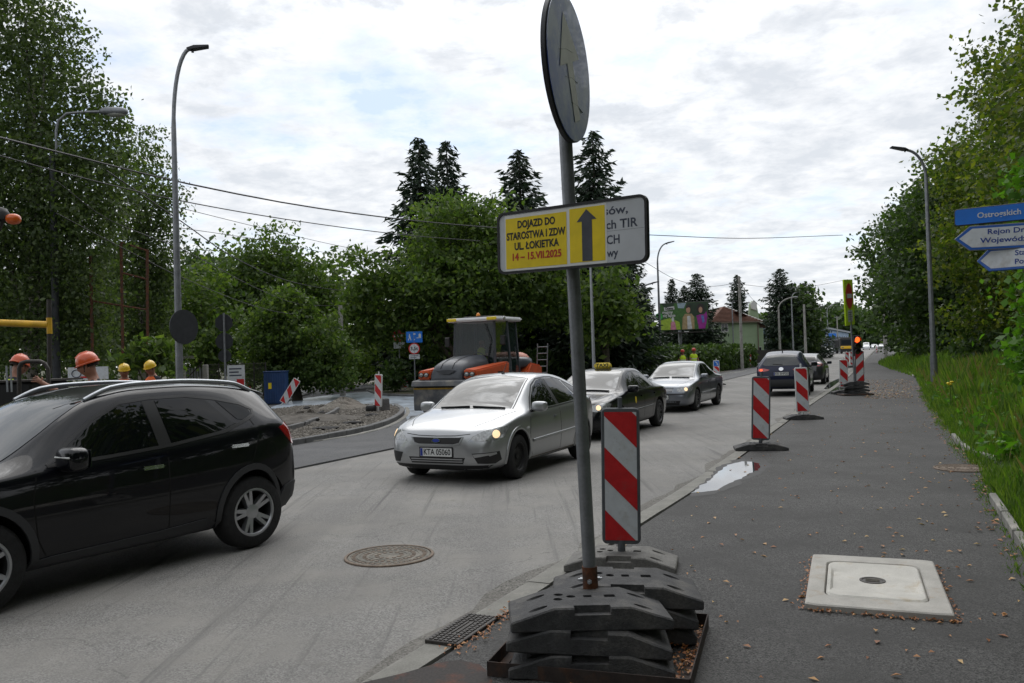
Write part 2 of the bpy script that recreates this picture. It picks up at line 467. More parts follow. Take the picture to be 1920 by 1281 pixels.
def ribbon(name, a, b, z, material, cut=1, under=0.0):
    m = MB(); n = len(a)
    v = []; f = []
    for i in range(n):
        for k in range(cut + 1):
            p = a[i].lerp(b[i], k / cut); v.append((p.x, p.y, z + zg(p.y)))
    for i in range(n - 1):
        for k in range(cut):
            q = i * (cut + 1) + k
            f.append((q, q + cut + 1, q + cut + 2, q + 1))
    if under:
        o = len(v); e = cut + 1
        for i in range(n):
            p = v[i * e]; v.append((p[0], p[1], p[2] - under)); p = v[i * e + cut]; v.append((p[0], p[1], p[2] - under))
        for i in range(n - 1):
            f.append((i * e, o + 2 * i, o + 2 * i + 2, (i + 1) * e)); f.append((i * e + cut, (i + 1) * e + cut, o + 2 * i + 3, o + 2 * i + 1))
    m.add(v, f)
    return m.build(name, material)
# ground to the horizon
g = MB()
ys = [-60, -10, 0, 20, 40, 50, 60, 80, 100, 150, 200, 300, 400, 600, 1500]
xs = [-900, -300, -100, -50, 0, 50, 100, 300, 900]
g.add([(x, y, -0.13 + zg(y)) for y in ys for x in xs], [(j * len(xs) + i, j * len(xs) + i + 1, (j + 1) * len(xs) + i + 1, (j + 1) * len(xs) + i) for j in range(len(ys) - 1) for i in range(len(xs) - 1)])
tag(g.build('ground', 'soil'), kind='structure')
KL = offset(KP, 0.20)
SEAM = offset(KP, 6.75)
LEFT = offset(KP, 9.6)
FAR_LEFT = offset(KP, 42)
tag(ribbon('road', offset(KP, 0.19), SEAM, ROADZ, 'road_old', 2), kind='structure')
tag(ribbon('new_asphalt_lane', offset(KP, 6.72), LEFT, ROADZ + 0.03, 'road_new', 1, 0.06), kind='structure')
_i0 = min(range(len(KP)), key=lambda i: abs(KP[i].y + 6)); _i1 = min(range(len(KP)), key=lambda i: abs(KP[i].y - 22))
tag(ribbon('junction_road', offset(KP, 9.58)[_i0:_i1], offset(KP, 34)[_i0:_i1], ROADZ + 0.026, 'road_new', 2), kind='structure')

asphalt('kerb_grit', (0.1, 0.1, 0.1), (0.075, 0.072, 0.066), (0.25, 0.24, 0.22), (0.17, 0.16, 0.145), 0.95, 90)
_kg = smooth_path([Vector((p.x, p.y, 0)) for p in KR], 0.35)
_ga = offset(_kg, 0.195); _gb = [p.lerp(q, 0.5 + 0.5 * math.sin(i * 0.37) * math.sin(i * 0.91 + 1) + random.uniform(-.2, .2)) for i, (p, q) in enumerate(zip(offset(_kg, 0.22), offset(_kg, 0.44)))]
tag(ribbon('kerb_grit', _ga, _gb, ROADZ + 0.004, 'kerb_grit', 1), kind='structure')
# the kerb: one stone a metre
kerb_root = thing('kerb', 'low grey concrete kerb between the worn road and the footpath', 'kerb')
kp = smooth_path([Vector((p.x, p.y, 0)) for p in KR], 1.0)
_cum = 0
nk = 0
for i in range(len(kp) - 1):
    a, b = kp[i], kp[i + 1]
    if b.y < 2.5 or a.y > 130: continue
    d = (b - a); ln = d.length; ang = math.atan2(d.y, d.x)
    mb = MB()
    jit = random.uniform(-0.004, 0.004)
    if a.y < 60:
        prof = [(0.0, -0.12), (0.0, 0.0), (0.165, 0.0), (0.185, -0.006), (0.2, -0.022), (0.2, -0.12)]
        mb.prism(prof, 0.004, ln - 0.004, Matrix(((0, 0, 1, 0), (1, 0, 0, 0), (0, 1, 0, 0), (0, 0, 0, 1))))
        o = mb.build('kerb_stone', 'kerb_concrete', kerb_root, M=T(a.x, a.y, jit + zg(a.y)) @ RZ(ang))
    else:
        mb.box((ln / 2, 0.1, -0.06), (ln - 0.01, 0.2, 0.12)); o = mb.build('kerb_stone', 'kerb_concrete', kerb_root, M=T(a.x, a.y, jit + zg(a.y)) @ RZ(ang))
    nk += 1

# the footpath
_vpx = [(2150, 1281), (1990, 1110), (1925, 1035), (1893, 985), (1866, 935), (1848, 895), (1800, 832), (1768, 785), (1742, 750), (1722, 722), (1712, 706), (1690, 698), (1664, 690), (1650, 679)]
VE = [at(*p, 0.0) for p in _vpx]
VE = [VE[0] - (VE[1] - VE[0]).normalized() * 8] + VE
_kfar = offset(KP, -3.6)
VE += [p for p in _kfar if p.y > VE[-1].y + 10]
pm = MB()
kpl = [p for p in KP]
ve = smooth_path([Vector((p.x, p.y, 0)) for p in VE], 1.0)
kpd = smooth_path([Vector((p.x, p.y, 0)) for p in KR], 1.0)
# match both edges by travelled share of distance along y
ya = np.array([p.y for p in kpd]); xa = np.array([p.x for p in kpd])
tang = Vector((math.sin(R(28)), math.cos(R(28)), 0))
def verge_at(p):                               # verge edge opposite a kerb point, across the path
    best = None
    for i in range(len(ve) - 1):
        a = (ve[i] - p).dot(tang); b = (ve[i + 1] - p).dot(tang)
        if a <= 0 <= b or b <= 0 <= a:
            u = a / (a - b) if a != b else 0
            q = ve[i].lerp(ve[i + 1], u)
            if best is None or (q - p).length < (best - p).length: best = q
    return best
pa, pb = [], []
for p in kpd:
    q = verge_at(p)
    if q is not None: pa.append(q); pb.append(p)
path_o = tag(ribbon('footpath', pa, [p + (q - p).normalized() * 0.04 for p, q in zip(pb, pa)], 0.0, 'path_asphalt', 6, 0.1), kind='structure')
tag(ribbon('path_gap', [p + (q - p).normalized() * 0.05 for p, q in zip(pb, pa)], [p - (q - p).normalized() * 0.02 for p, q in zip(pb, pa)], -0.055, 'ink_black', 1), kind='structure')

# verge bank on the right, rising from the path to the trees
def bank_z(t): return 0.02 + 0.45 * (1 - math.exp(-t / 3.0))
bm_ = MB(); v = []; f = []
cols = [0, 0.25, 0.7, 1.5, 2.6, 4.2, 7, 14, 40, 140]
nrm = Vector((math.cos(R(26)), -math.sin(R(26)), 0))
VB = [p for p in ve[::2]]
for p in VB:
    for c in cols:
        q = p + nrm * c
        v.append((q.x, q.y, bank_z(c) + zg(p.y) + (random.uniform(-0.03, 0.03) if 0.3 < c < 20 else 0) - (0.05 if c == 0 else 0)))
for i in range(len(VB) - 1):
    for k in range(len(cols) - 1):
        q = i * len(cols) + k
        f.append((q, q + 1, q + len(cols) + 1, q + len(cols)))
bm_.add(v, f)
tag(bm_.build('verge', 'turf', smooth=60), kind='structure')
def verge_point(i, c):
    p = VB[i]; q = p + nrm * c
    return Vector((q.x, q.y, bank_z(c) + zg(p.y)))
# ------------------------------------------------------------------ cars
mat('paint_black', (0.003, 0.0035, 0.006), 0.3, 0.0, coat=0.7, spec=0.15)
mat('paint_silver', (0.40, 0.41, 0.42), 0.32, 0.75, coat=0.7, var=(3, 0.05))
mat('paint_grey', (0.20, 0.215, 0.24), 0.3, 0.7, coat=0.8)
mat('paint_navy', (0.005, 0.009, 0.035), 0.3, 0.0, coat=0.5, spec=0.15)
mat('paint_dark', (0.03, 0.031, 0.034), 0.3, 0.3, coat=0.9)
mat('paint_white', (0.70, 0.71, 0.72), 0.3, 0.0, coat=0.8)
mat('paint_red', (0.35, 0.02, 0.02), 0.3, 0.0, coat=0.8)
mat('paint_yellow', (0.75, 0.45, 0.02), 0.4, 0.0, coat=0.4)
mat('car_glass', (0.003, 0.004, 0.005), 0.02, 0.0, spec=0.4)
mat('windscreen', (0.014, 0.018, 0.019), 0.03, 0.0, spec=1.0)
mat('chrome', (0.75, 0.76, 0.78), 0.12, 1.0)
mat('plastic_black', (0.012, 0.012, 0.013), 0.5)
mat('plastic_grey', (0.035, 0.036, 0.04), 0.6)
mat('trim_black', (0.008, 0.008, 0.009), 0.3)
mat('shut_line', (0.002, 0.002, 0.002), 0.9)
mat('tyre', (0.016, 0.016, 0.017), 0.85, var=(20, 0.3), bump=(60, 0.3))
mat('alloy', (0.42, 0.43, 0.45), 0.35, 0.8)
mat('alloy_dark', (0.10, 0.10, 0.11), 0.45, 0.6)
mat('steel_black', (0.018, 0.018, 0.019), 0.55, 0.3)
mat('lens_clear', (0.30, 0.31, 0.31), 0.08, 0.3, spec=1.0, coat=1.0, var=(25, 0.5))
mat('lens_lit', (0.6, 0.5, 0.35), 0.1, emit=((1.0, 0.70, 0.40), 0.9))
mat('lens_red', (0.33, 0.008, 0.012), 0.12, spec=0.8, coat=1.0)
mat('lens_red_lit', (0.5, 0.02, 0.01), 0.2, emit=((1.0, 0.10, 0.03), 1.6))
mat('plate_white', (0.62, 0.63, 0.62), 0.4)
mat('plate_blue', (0.01, 0.03, 0.25), 0.4)
mat('wheel_well', (0.006, 0.006, 0.006), 0.95)
mat('dust', (0.16, 0.14, 0.12), 0.9, var=(7, 0.3))

def curve1(pts):
    xs = np.array([p[0] for p in pts], float); ys = np.array([p[1] for p in pts], float)
    h = np.diff(xs); dl = np.diff(ys) / h
    m = np.zeros(len(xs)); m[0], m[-1] = dl[0], dl[-1]
    for i in range(1, len(xs) - 1):
        if dl[i - 1] * dl[i] > 0:
            w1, w2 = 2 * h[i] + h[i - 1], h[i] + 2 * h[i - 1]
            m[i] = (w1 + w2) / (w1 / dl[i - 1] + w2 / dl[i])
    def ev(x):
        x = min(max(x, xs[0]), xs[-1]); i = min(max(int(np.searchsorted(xs, x)) - 1, 0), len(h) - 1)
        u = (x - xs[i]) / h[i]
        return float(ys[i] * (2 * u ** 3 - 3 * u * u + 1) + m[i] * h[i] * (u ** 3 - 2 * u * u + u) + ys[i + 1] * (3 * u * u - 2 * u ** 3) + m[i + 1] * h[i] * (u ** 3 - u * u))
    return ev

def superell(size, e=0.5, nu=16, nv=10):
    def p(c): return math.copysign(abs(c) ** e, c)
    v = []; f = []
    for i in range(nv + 1):
        a = -math.pi / 2 + math.pi * i / nv
        for j in range(nu):
            b = 2 * math.pi * j / nu
            v.append((size[0] / 2 * p(math.cos(a)) * p(math.cos(b)), size[1] / 2 * p(math.cos(a)) * p(math.sin(b)), size[2] / 2 * p(math.sin(a))))
    for i in range(nv):
        for j in range(nu): f.append((i * nu + j, i * nu + (j + 1) % nu, (i + 1) * nu + (j + 1) % nu, (i + 1) * nu + j))
    return v, f
class Car:
    def __init__(self, name, label, paint, sp, loc, heading, group=None):
        self.sp = sp; self.paint = paint
        self.root = thing(name, label, 'car', loc, heading, group)
        self.xm = sp['foh'] + sp['wb'] / 2; self.kx = sp.get('kx', 1.0)
        self.make_body()
    def lx(self, x):
        e = x - self.sp['foh'] - self.sp['wb']
        if e > 0: x -= e * (1 - self.sp.get('rear', 1.0))
        return (self.xm - x) * self.kx
    def make_body(self):
        sp = self.sp; Lc = sp['L']
        zt, zb, ww, wt, belt = (curve1(sp[k]) for k in ('top', 'bot', 'plan', 'roofw', 'belt'))
        st = sorted(set([0, 0.012, 0.04, 0.09, 0.16, 0.26, 0.4, 0.58] + list(np.linspace(0.8, Lc - 0.6, sp.get('nst', 18))) + [Lc - q for q in (0.42, 0.28, 0.17, 0.09, 0.04, 0.012, 0)] + sp.get('extra', [])))
        sec = []
        for x in st:
            t, b, w_ = zt(x), zb(x), ww(x)
            zs = min(belt(x), t - 0.07); zs = max(zs, b + 0.12)
            zw = b + 0.62 * (zs - b); c = sp.get('crown', 0.05)
            rt = min(wt(x), w_ * 0.93)
            zc = max(t - c, zs + 0.02)
            ws = w_ * 0.955
            # shoulder hugs the cant rail where there is no cabin above it
            half = [(0, b), (w_ * 0.72, b), (w_ * 0.93, b + 0.035), (w_ * 0.975, b + 0.12), (w_ * 0.995, b + 0.4 * (zs - b)), (w_, zw), (w_ * 0.99, zs - 0.05), (ws, zs),
                    (ws + (rt - ws) * 0.5 + 0.012, zs + (zc - zs) * 0.5), (rt + 0.008, zc - 0.012), (rt * 0.94, zc + (t - zc) * 0.35), (rt * 0.5, t - (t - zc) * 0.22), (0, t)]
            sec.append(half)
        K = len(sec[0]); v = []; f = []
        for x, h in zip(st, sec):
            X = self.lx(x)
            for (y, z) in h: v.append((X, y, z))                 # left side, bottom centre to top centre
            for (y, z) in h[1:-1]: v.append((X, -y, z))
        Nn = 2 * K - 2
        def idx(i, k):                                           # k runs 0..Nn-1 round the ring
            k %= Nn
            return i * Nn + (k if k < K else K + (Nn - k) - 1)
        for i in range(len(st) - 1):
            for k in range(Nn):
                f.append((idx(i, k), idx(i + 1, k), idx(i + 1, k + 1), idx(i, k + 1)))
        for i, flip in ((0, False), (len(st) - 1, True)):
            for k in range(K - 1):
                a, b_ = idx(i, k), idx(i, k + 1); c, d = idx(i, Nn - k), idx(i, Nn - k - 1)
                q = [p for j, p in enumerate((a, b_, d, c)) if p not in (a, b_, d, c)[:j]]
                f.append(tuple(q if not flip else q[::-1]))
        me = bpy.data.meshes.new('body'); me.from_pydata(v, [], f)
        me.materials.append(MATS[self.paint]); me.materials.append(MATS['wheel_well'])
        bm = bmesh.new(); bm.from_mesh(me); bmesh.ops.recalc_face_normals(bm, faces=bm.faces); bm.to_mesh(me); bm.free()
        o = bpy.data.objects.new('body', me); COL.objects.link(o)
        o.modifiers.new('s', 'SUBSURF').levels = sp.get('sub', 2); o.modifiers['s'].render_levels = sp.get('sub', 2)
        me2 = evaluated(o); o.modifiers.clear(); o.data = me2
        # wheel arches
        cut = MB(); ra = sp['wr'] + sp.get('gap', 0.055)
        for x in (sp['foh'], sp['foh'] + sp['wb']):
            for s in (1, -1):
                y1 = sp['W'] / 2 + 0.3; y0 = sp['W'] / 2 - 0.34
                n = 40; ring = [(self.lx(x) + ra * math.cos(2 * math.pi * j / n), sp['wr'] + 0.01 + ra * math.sin(2 * math.pi * j / n)) for j in range(n)]
                vv = [(a, s * y0, z) for a, z in ring] + [(a, s * y1, z) for a, z in ring]
                ff = [tuple(range(n)), tuple(range(2 * n - 1, n - 1, -1))] + [(j, n + j, n + (j + 1) % n, (j + 1) % n) for j in range(n)]
                cut.add(vv, ff)
        co = cut.build('cutter', 'wheel_well')
        bm = bmesh.new(); bm.from_mesh(co.data); bmesh.ops.recalc_face_normals(bm, faces=bm.faces); bm.to_mesh(co.data); bm.free()
        md = o.modifiers.new('b', 'BOOLEAN'); md.operation = 'DIFFERENCE'; md.object = co; md.solver = 'EXACT'; md.material_mode = 'TRANSFER'
        self.bvh0 = BVHTree.FromPolygons([p.co.copy() for p in me2.vertices], [tuple(p.vertices) for p in me2.polygons])
        me3 = evaluated(o); o.modifiers.clear(); bpy.data.objects.remove(co)
        o.data = me3; me3.shade_smooth(); me3.set_sharp_from_angle(angle=R(42))
        me3.name = 'body'
        o.parent = self.root; self.body = o
        self.bvh = self.bvh0
    # ---- pieces that follow the body surface
    def hit(self, p, d, back=2.5):
        p = Vector(p); d = Vector(d).normalized()
        h = self.bvh.ray_cast(p - d * back, d)
        if h[0] is None or (h[0] - p).dot(d) > 1.6:
            h = self.bvh.find_nearest(p)
        return h[0], (h[1] if h[1].dot(d) < 0 else -h[1])
    def frame(self, view):
        if view == 'L': return (lambda a, b: (self.lx(a), 1.3, b)), (0, -1, 0)
        if view == 'R': return (lambda a, b: (self.lx(a), -1.3, b)), (0, 1, 0)
        if view == 'F': return (lambda a, b: (self.lx(-0.3), a, b)), (-1, 0, 0)
        if view == 'B': return (lambda a, b: (self.lx(self.sp['L'] + 0.3), a, b)), (1, 0, 0)
        if view == 'T': return (lambda a, b: (self.lx(a), b, 2.2)), (0, 0, -1)
        ang = R(view); dx, dy = -math.cos(ang), -math.sin(ang)      # a view from the front, turned to the left by so many degrees
        c0 = Vector((self.lx(0.25), 0.66 * (1 if ang > 0 else -1), 0)) - Vector((dx, dy, 0)) * 1.0
        return (lambda a, b: tuple(c0 + Vector((-dy, dx, 0)) * (-a) + Vector((0, 0, b)))), (dx, dy, 0)
    def panel(self, name, view, poly, material, off=0.004, step=0.07, depth=0.012, parent=None, label=None):
        fn, d = self.frame(view)
        bd = []
        n = len(poly)
        for i in range(n):
            a, b = Vector(poly[i]), Vector(poly[(i + 1) % n]); k = max(1, int((b - a).length / step))
            for j in range(k): bd.append(a.lerp(b, j / k))
        xs = [p.x for p in bd]; ys_ = [p.y for p in bd]
        pts = [p.copy() for p in bd]
        def inside(q):
            c = False; j = n - 1
            for i in range(n):
                if (poly[i][1] > q[1]) != (poly[j][1] > q[1]) and q[0] < (poly[j][0] - poly[i][0]) * (q[1] - poly[i][1]) / (poly[j][1] - poly[i][1]) + poly[i][0]: c = not c
                j = i
            return c
        x = min(xs) + step * 0.6
        while x < max(xs):
            y = min(ys_) + step * 0.6
            while y < max(ys_):
                if inside((x, y)) and min((Vector((x, y)) - p).length for p in bd) > step * 0.45: pts.append(Vector((x, y)))
                y += step
            x += step
        nb = len(bd)
        r_ = delaunay_2d_cdt(pts, [(i, (i + 1) % nb) for i in range(nb)], [list(range(nb))], 1, 1e-6)
        v2, fc = r_[0], r_[2]
        v = []; low = {}
        dv = Vector(d)
        nrms = []
        for q in v2:
            h, nn = self.hit(fn(q.x, q.y), d, 0.0); v.append(h + nn * off); nrms.append(nn)
        f = []
        for t in fc:
            t = tuple(t); a, b, c = (v[i] for i in t[:3])
            f.append(t if (b - a).cross(c - a).dot(dv) < 0 else t[::-1])
        # skirt so that the edge has depth
        cnt = {}
        for t in f:
            for i in range(len(t)):
                e = (t[i], t[(i + 1) % len(t)]); cnt[e] = cnt.get(e, 0) + 1
        for (a, b) in list(cnt):
            if (b, a) not in cnt:
                for k in (a, b):
                    if k not in low: low[k] = len(v); v.append(v[k] - nrms[k] * (off + depth))
                f.append((b, a, low[a], low[b]))
        m = MB(); m.add(v, f)
        o = m.build(name, material, parent or self.root, smooth=38)
        if label: o['label'] = label
        return o
    def strip(self, name, view, pts, width, material, off=0.003, parent=None, step=0.05, closed=False, prof=0.0):
        fn, d = self.frame(view); P = []
        if closed: pts = list(pts) + [pts[0]]
        for i in range(len(pts) - 1):
            a, b = Vector(pts[i]), Vector(pts[i + 1]); k = max(1, int((b - a).length / step))
            for j in range(k): P.append(a.lerp(b, j / k))
        P.append(Vector(pts[-1]))
        H = [self.hit(fn(q.x, q.y), d, 0.0) for q in P]
        v = []; f = []
        for i, (h, nn) in enumerate(H):
            dd = (H[min(i + 1, len(H) - 1)][0] - H[max(i - 1, 0)][0])
            if dd.length < 1e-9: dd = Vector((1, 0, 0))
            s = dd.normalized().cross(nn).normalized() * width / 2
            v += [h + s - nn * 0.004, h + s * 0.85 + nn * off, h + nn * (off + prof), h - s * 0.85 + nn * off, h - s - nn * 0.004]
        for i in range(len(H) - 1):
            for k in range(4): f.append((i * 5 + k, i * 5 + k + 1, i * 5 + 6 + k, i * 5 + 5 + k))
        m = MB(); m.add(v, f)
        o = m.build(name, material, parent or self.root, smooth=60)
        return o
    def lump(self, name, view, at_, size, material, parent=None, bevel=0.02, out=0.0, rot=0.0, seg=2):
        """a small solid seated on the body: size is along, up, outward"""
        fn, d = self.frame(view); h, nn = self.hit(fn(*at_), d, 0.0)
        zx = Vector((0, 0, 1)); al = zx.cross(nn).normalized(); up = nn.cross(al).normalized()
        M = Matrix(((al.x, up.x, nn.x, h.x), (al.y, up.y, nn.y, h.y), (al.z, up.z, nn.z, h.z), (0, 0, 0, 1))) @ RZ(rot)
        m = MB(); m.box((0, 0, out + size[2] / 2 - 0.01), (size[0], size[1], size[2] + 0.02))
        return m.build(name, material, parent or self.root, smooth=50, bevel=bevel, M=M, seg=seg)
    def plate(self, view, z, txt, y=0.0, out=0.012, wd=0.52, ht=0.114):
        fn, d = self.frame(view); h, nn = self.hit(fn(y, z), d, 0.0)
        sgn = 1 if view == 'F' else -1
        M = Matrix(((0, 0, sgn, h.x + sgn * out), (sgn, 0, 0, y), (0, 1, 0, z), (0, 0, 0, 1)))
        m = MB(); m.prism(rrect(wd + 0.03, ht + 0.03, 0.012), -0.02, 0)
        hold = m.build('plate_holder', 'plastic_black', self.root, M=M)
        m = MB(); m.prism(rrect(wd, ht, 0.01), 0.0005, 0.003); pl = m.build('number_plate', 'plate_white', self.root, M=M)
        m = MB(); m.flat([(-wd / 2 + 0.004, -ht / 2 + 0.004), (-wd / 2 + 0.045, -ht / 2 + 0.004), (-wd / 2 + 0.045, ht / 2 - 0.004), (-wd / 2 + 0.004, ht / 2 - 0.004)], 0.0045)
        m.build('country_band', 'plate_blue', pl)
        if txt: text(txt, ht * 1.0, 'ink_black', pl, T(0.022, 0, 0.005), 0.002, wd * 0.84)
    def wheels(self, style='alloy5', steer=0.0):
        sp = self.sp; r = sp['wr']; wd = sp.get('tw', 0.21); rr = sp.get('rr', r * 0.66)
        for x, fr in ((sp['foh'], 1), (sp['foh'] + sp['wb'], 0)):
            for s in (1, -1):
                M = T(self.lx(x), s * (sp['W'] / 2 - wd / 2 - 0.012), r) @ RZ(steer * fr) @ RX(-math.pi / 2 * s)
                if fr == 1 and s == 1 or 'mesh' not in sp:
                    m = MB()
                    h = wd / 2
                    m.lathe([(rr, -h * 0.9), (rr + 0.012, -h), (r * 0.9, -h), (r * 0.975, -h * 0.82), (r, -h * 0.6), (r, h * 0.6), (r * 0.975, h * 0.82), (r * 0.9, h), (rr + 0.012, h), (rr, h * 0.9), (rr - 0.012, h * 0.6), (rr - 0.012, -h * 0.6)], 48, close=True)
                    me_t = m
                    m = MB(); k = rr - 0.004
                    m.lathe([(rr + 0.006, h * 0.93), (rr - 0.008, h * 0.94), (rr - 0.022, h * 0.80), (rr - 0.03, h * 0.3), (rr - 0.035, -h * 0.6), (0.0, -h * 0.6)], 40, mi=1 if style != 'steel' else 0)
                    if style.startswith('alloy'):
                        nsp = int(style[5:])
                        for j in range(nsp):
                            for dd in (-0.11, 0.11):
                                A = RZ(2 * math.pi * j / nsp + dd * 0.55)
                                m.add([(0.04, -0.02, h * 0.62), (0.04, 0.02, h * 0.62), (rr - 0.012, 0.016, h * 0.84), (rr - 0.012, -0.016, h * 0.84), (0.04, -0.028, h * 0.2), (0.04, 0.028, h * 0.2), (rr - 0.016, 0.024, h * 0.4), (rr - 0.016, -0.024, h * 0.4)],
                                      [(0, 3, 2, 1), (0, 4, 7, 3), (1, 2, 6, 5), (3, 7, 6, 2)], A @ RZ(dd))
                        m.lathe([(rr + 0.007, h * 0.95), (rr - 0.012, h * 0.97), (rr - 0.02, h * 0.84)], 40)
                        m.lathe([(0.075, h * 0.3), (0.07, h * 0.66), (0.03, h * 0.74), (0.0, h * 0.74)], 20)
                    else:
                        m.lathe([(rr - 0.02, h * 0.6), (rr * 0.82, h * 0.42), (rr * 0.6, h * 0.55), (rr * 0.42, h * 0.38), (rr * 0.2, h * 0.40), (rr * 0.18, h * 0.6), (0, h * 0.62)], 32)
                        for j in range(12):
                            q = 2 * math.pi * j / 12
                            m.lathe([(0.016, 0.004), (0.0, 0.004)], 8, T(rr * 0.72 * math.cos(q), rr * 0.72 * math.sin(q), h * 0.49), 1)
                    me_r = m
                    tw_ = me_t.build('wheel', 'tyre', self.root, smooth=40, M=M)
                    rm = me_r.build('rim', [sp.get('rimmat', 'alloy'), 'steel_black'], tw_, smooth=35)
                    sp['mesh'] = (tw_.data, rm.data)
                else:
                    tw_ = link('wheel', sp['mesh'][0], self.root, M); link('rim', sp['mesh'][1], tw_)
        sp.pop('mesh', None)
    def mirror(self, x, z, material, size=(0.16, 0.24, 0.17), out=0.13):
        for s, v in ((1, 'L'), (-1, 'R')):
            fn, d = self.frame(v); h, nn = self.hit(fn(x, z), d, 0.0)
            m = MB(); m.add(*superell(size, 0.55))
            cap = m.build('mirror', material, self.root, smooth=80, M=T(h.x + 0.02, h.y + s * out, h.z + 0.045))
            g_ = MB(); g_.box((-size[0] / 2 - 0.001, 0, 0), (0.006, size[1] * 0.82, size[2] * 0.72)); g_.build('mirror_glass', 'windscreen', cap)
            k = MB(); k.tube([(0, -s * out * 1.1, -0.055), (0, -s * 0.03, -0.045)], 0.025, 8); k.build('mirror_arm', 'plastic_black', cap)

# road direction at a place: along the kerb
def street_dir(y):
    i = min(range(len(KP) - 1), key=lambda k: abs(KP[k].y - y)); d = KP[i + 1] - KP[i]
    return math.atan2(d.y, d.x)
def place(sp, px_front, heading, side=1):
    """car origin (between the axles) from where the visible front tyre meets the road"""
    c = at(*px_front, ROADZ)
    fx = sp['wb'] / 2 * sp.get('kx', 1); fy = side * (sp['W'] / 2 - 0.11)
    ca, sa = math.cos(heading), math.sin(heading)
    return Vector((c.x - ca * fx + sa * fy, c.y - sa * fx - ca * fy, ROADZ + 0.002 + zg(c.y)))
# ---- black crossover in front on the left
SUV = dict(kx=0.915, rear=0.80, L=4.41, W=1.82, wb=2.64, foh=0.88, wr=0.35, tw=0.225, rr=0.225, crown=0.055, rimmat='alloy', gap=0.06, nst=20,
    top=[(0, .70), (.03, .84), (.1, .92), (.3, .99), (.7, 1.05), (1.08, 1.10), (1.35, 1.24), (1.65, 1.42), (1.98, 1.575), (2.4, 1.645), (2.9, 1.655), (3.4, 1.63), (3.8, 1.585), (4.02, 1.545), (4.12, 1.44), (4.27, 1.20), (4.34, 1.08), (4.39, .92), (4.41, .72)],
    bot=[(0, .46), (.05, .30), (.15, .24), (.6, .23), (3.8, .24), (4.2, .30), (4.36, .40), (4.41, .52)],
    plan=[(0, .58), (.04, .72), (.12, .82), (.3, .885), (.7, .91), (3.6, .91), (4.0, .885), (4.25, .84), (4.36, .78), (4.41, .64)],
    roofw=[(0, .5), (.3, .74), (.9, .78), (1.1, .74), (1.5, .675), (2.0, .625), (2.6, .61), (3.4, .60), (4.0, .57), (4.15, .60), (4.3, .68), (4.41, .6)],
    belt=[(0, .62), (.3, .90), (.9, .98), (1.4, 1.02), (2.4, 1.07), (3.2, 1.13), (3.8, 1.20), (4.1, 1.20), (4.25, 1.1), (4.41, .66)])
_d = at(-12, 1151, ROADZ) - at(473, 1025, ROADZ)
h_suv = math.atan2(_d.y, _d.x)
rear = at(467, 1026, ROADZ)
ca, sa = math.cos(h_suv), math.sin(h_suv)
loc = Vector((rear.x + ca * 1.208 + sa * 0.80, rear.y + sa * 1.208 - ca * 0.80, ROADZ + 0.002))
c = Car('parked_car', 'glossy black crossover with chrome door handles and alloy wheels, nearest on the left', 'paint_black', SUV, loc, h_suv)
c.root.name = 'crossover_car'; c.root.scale = (1, 1, .968)
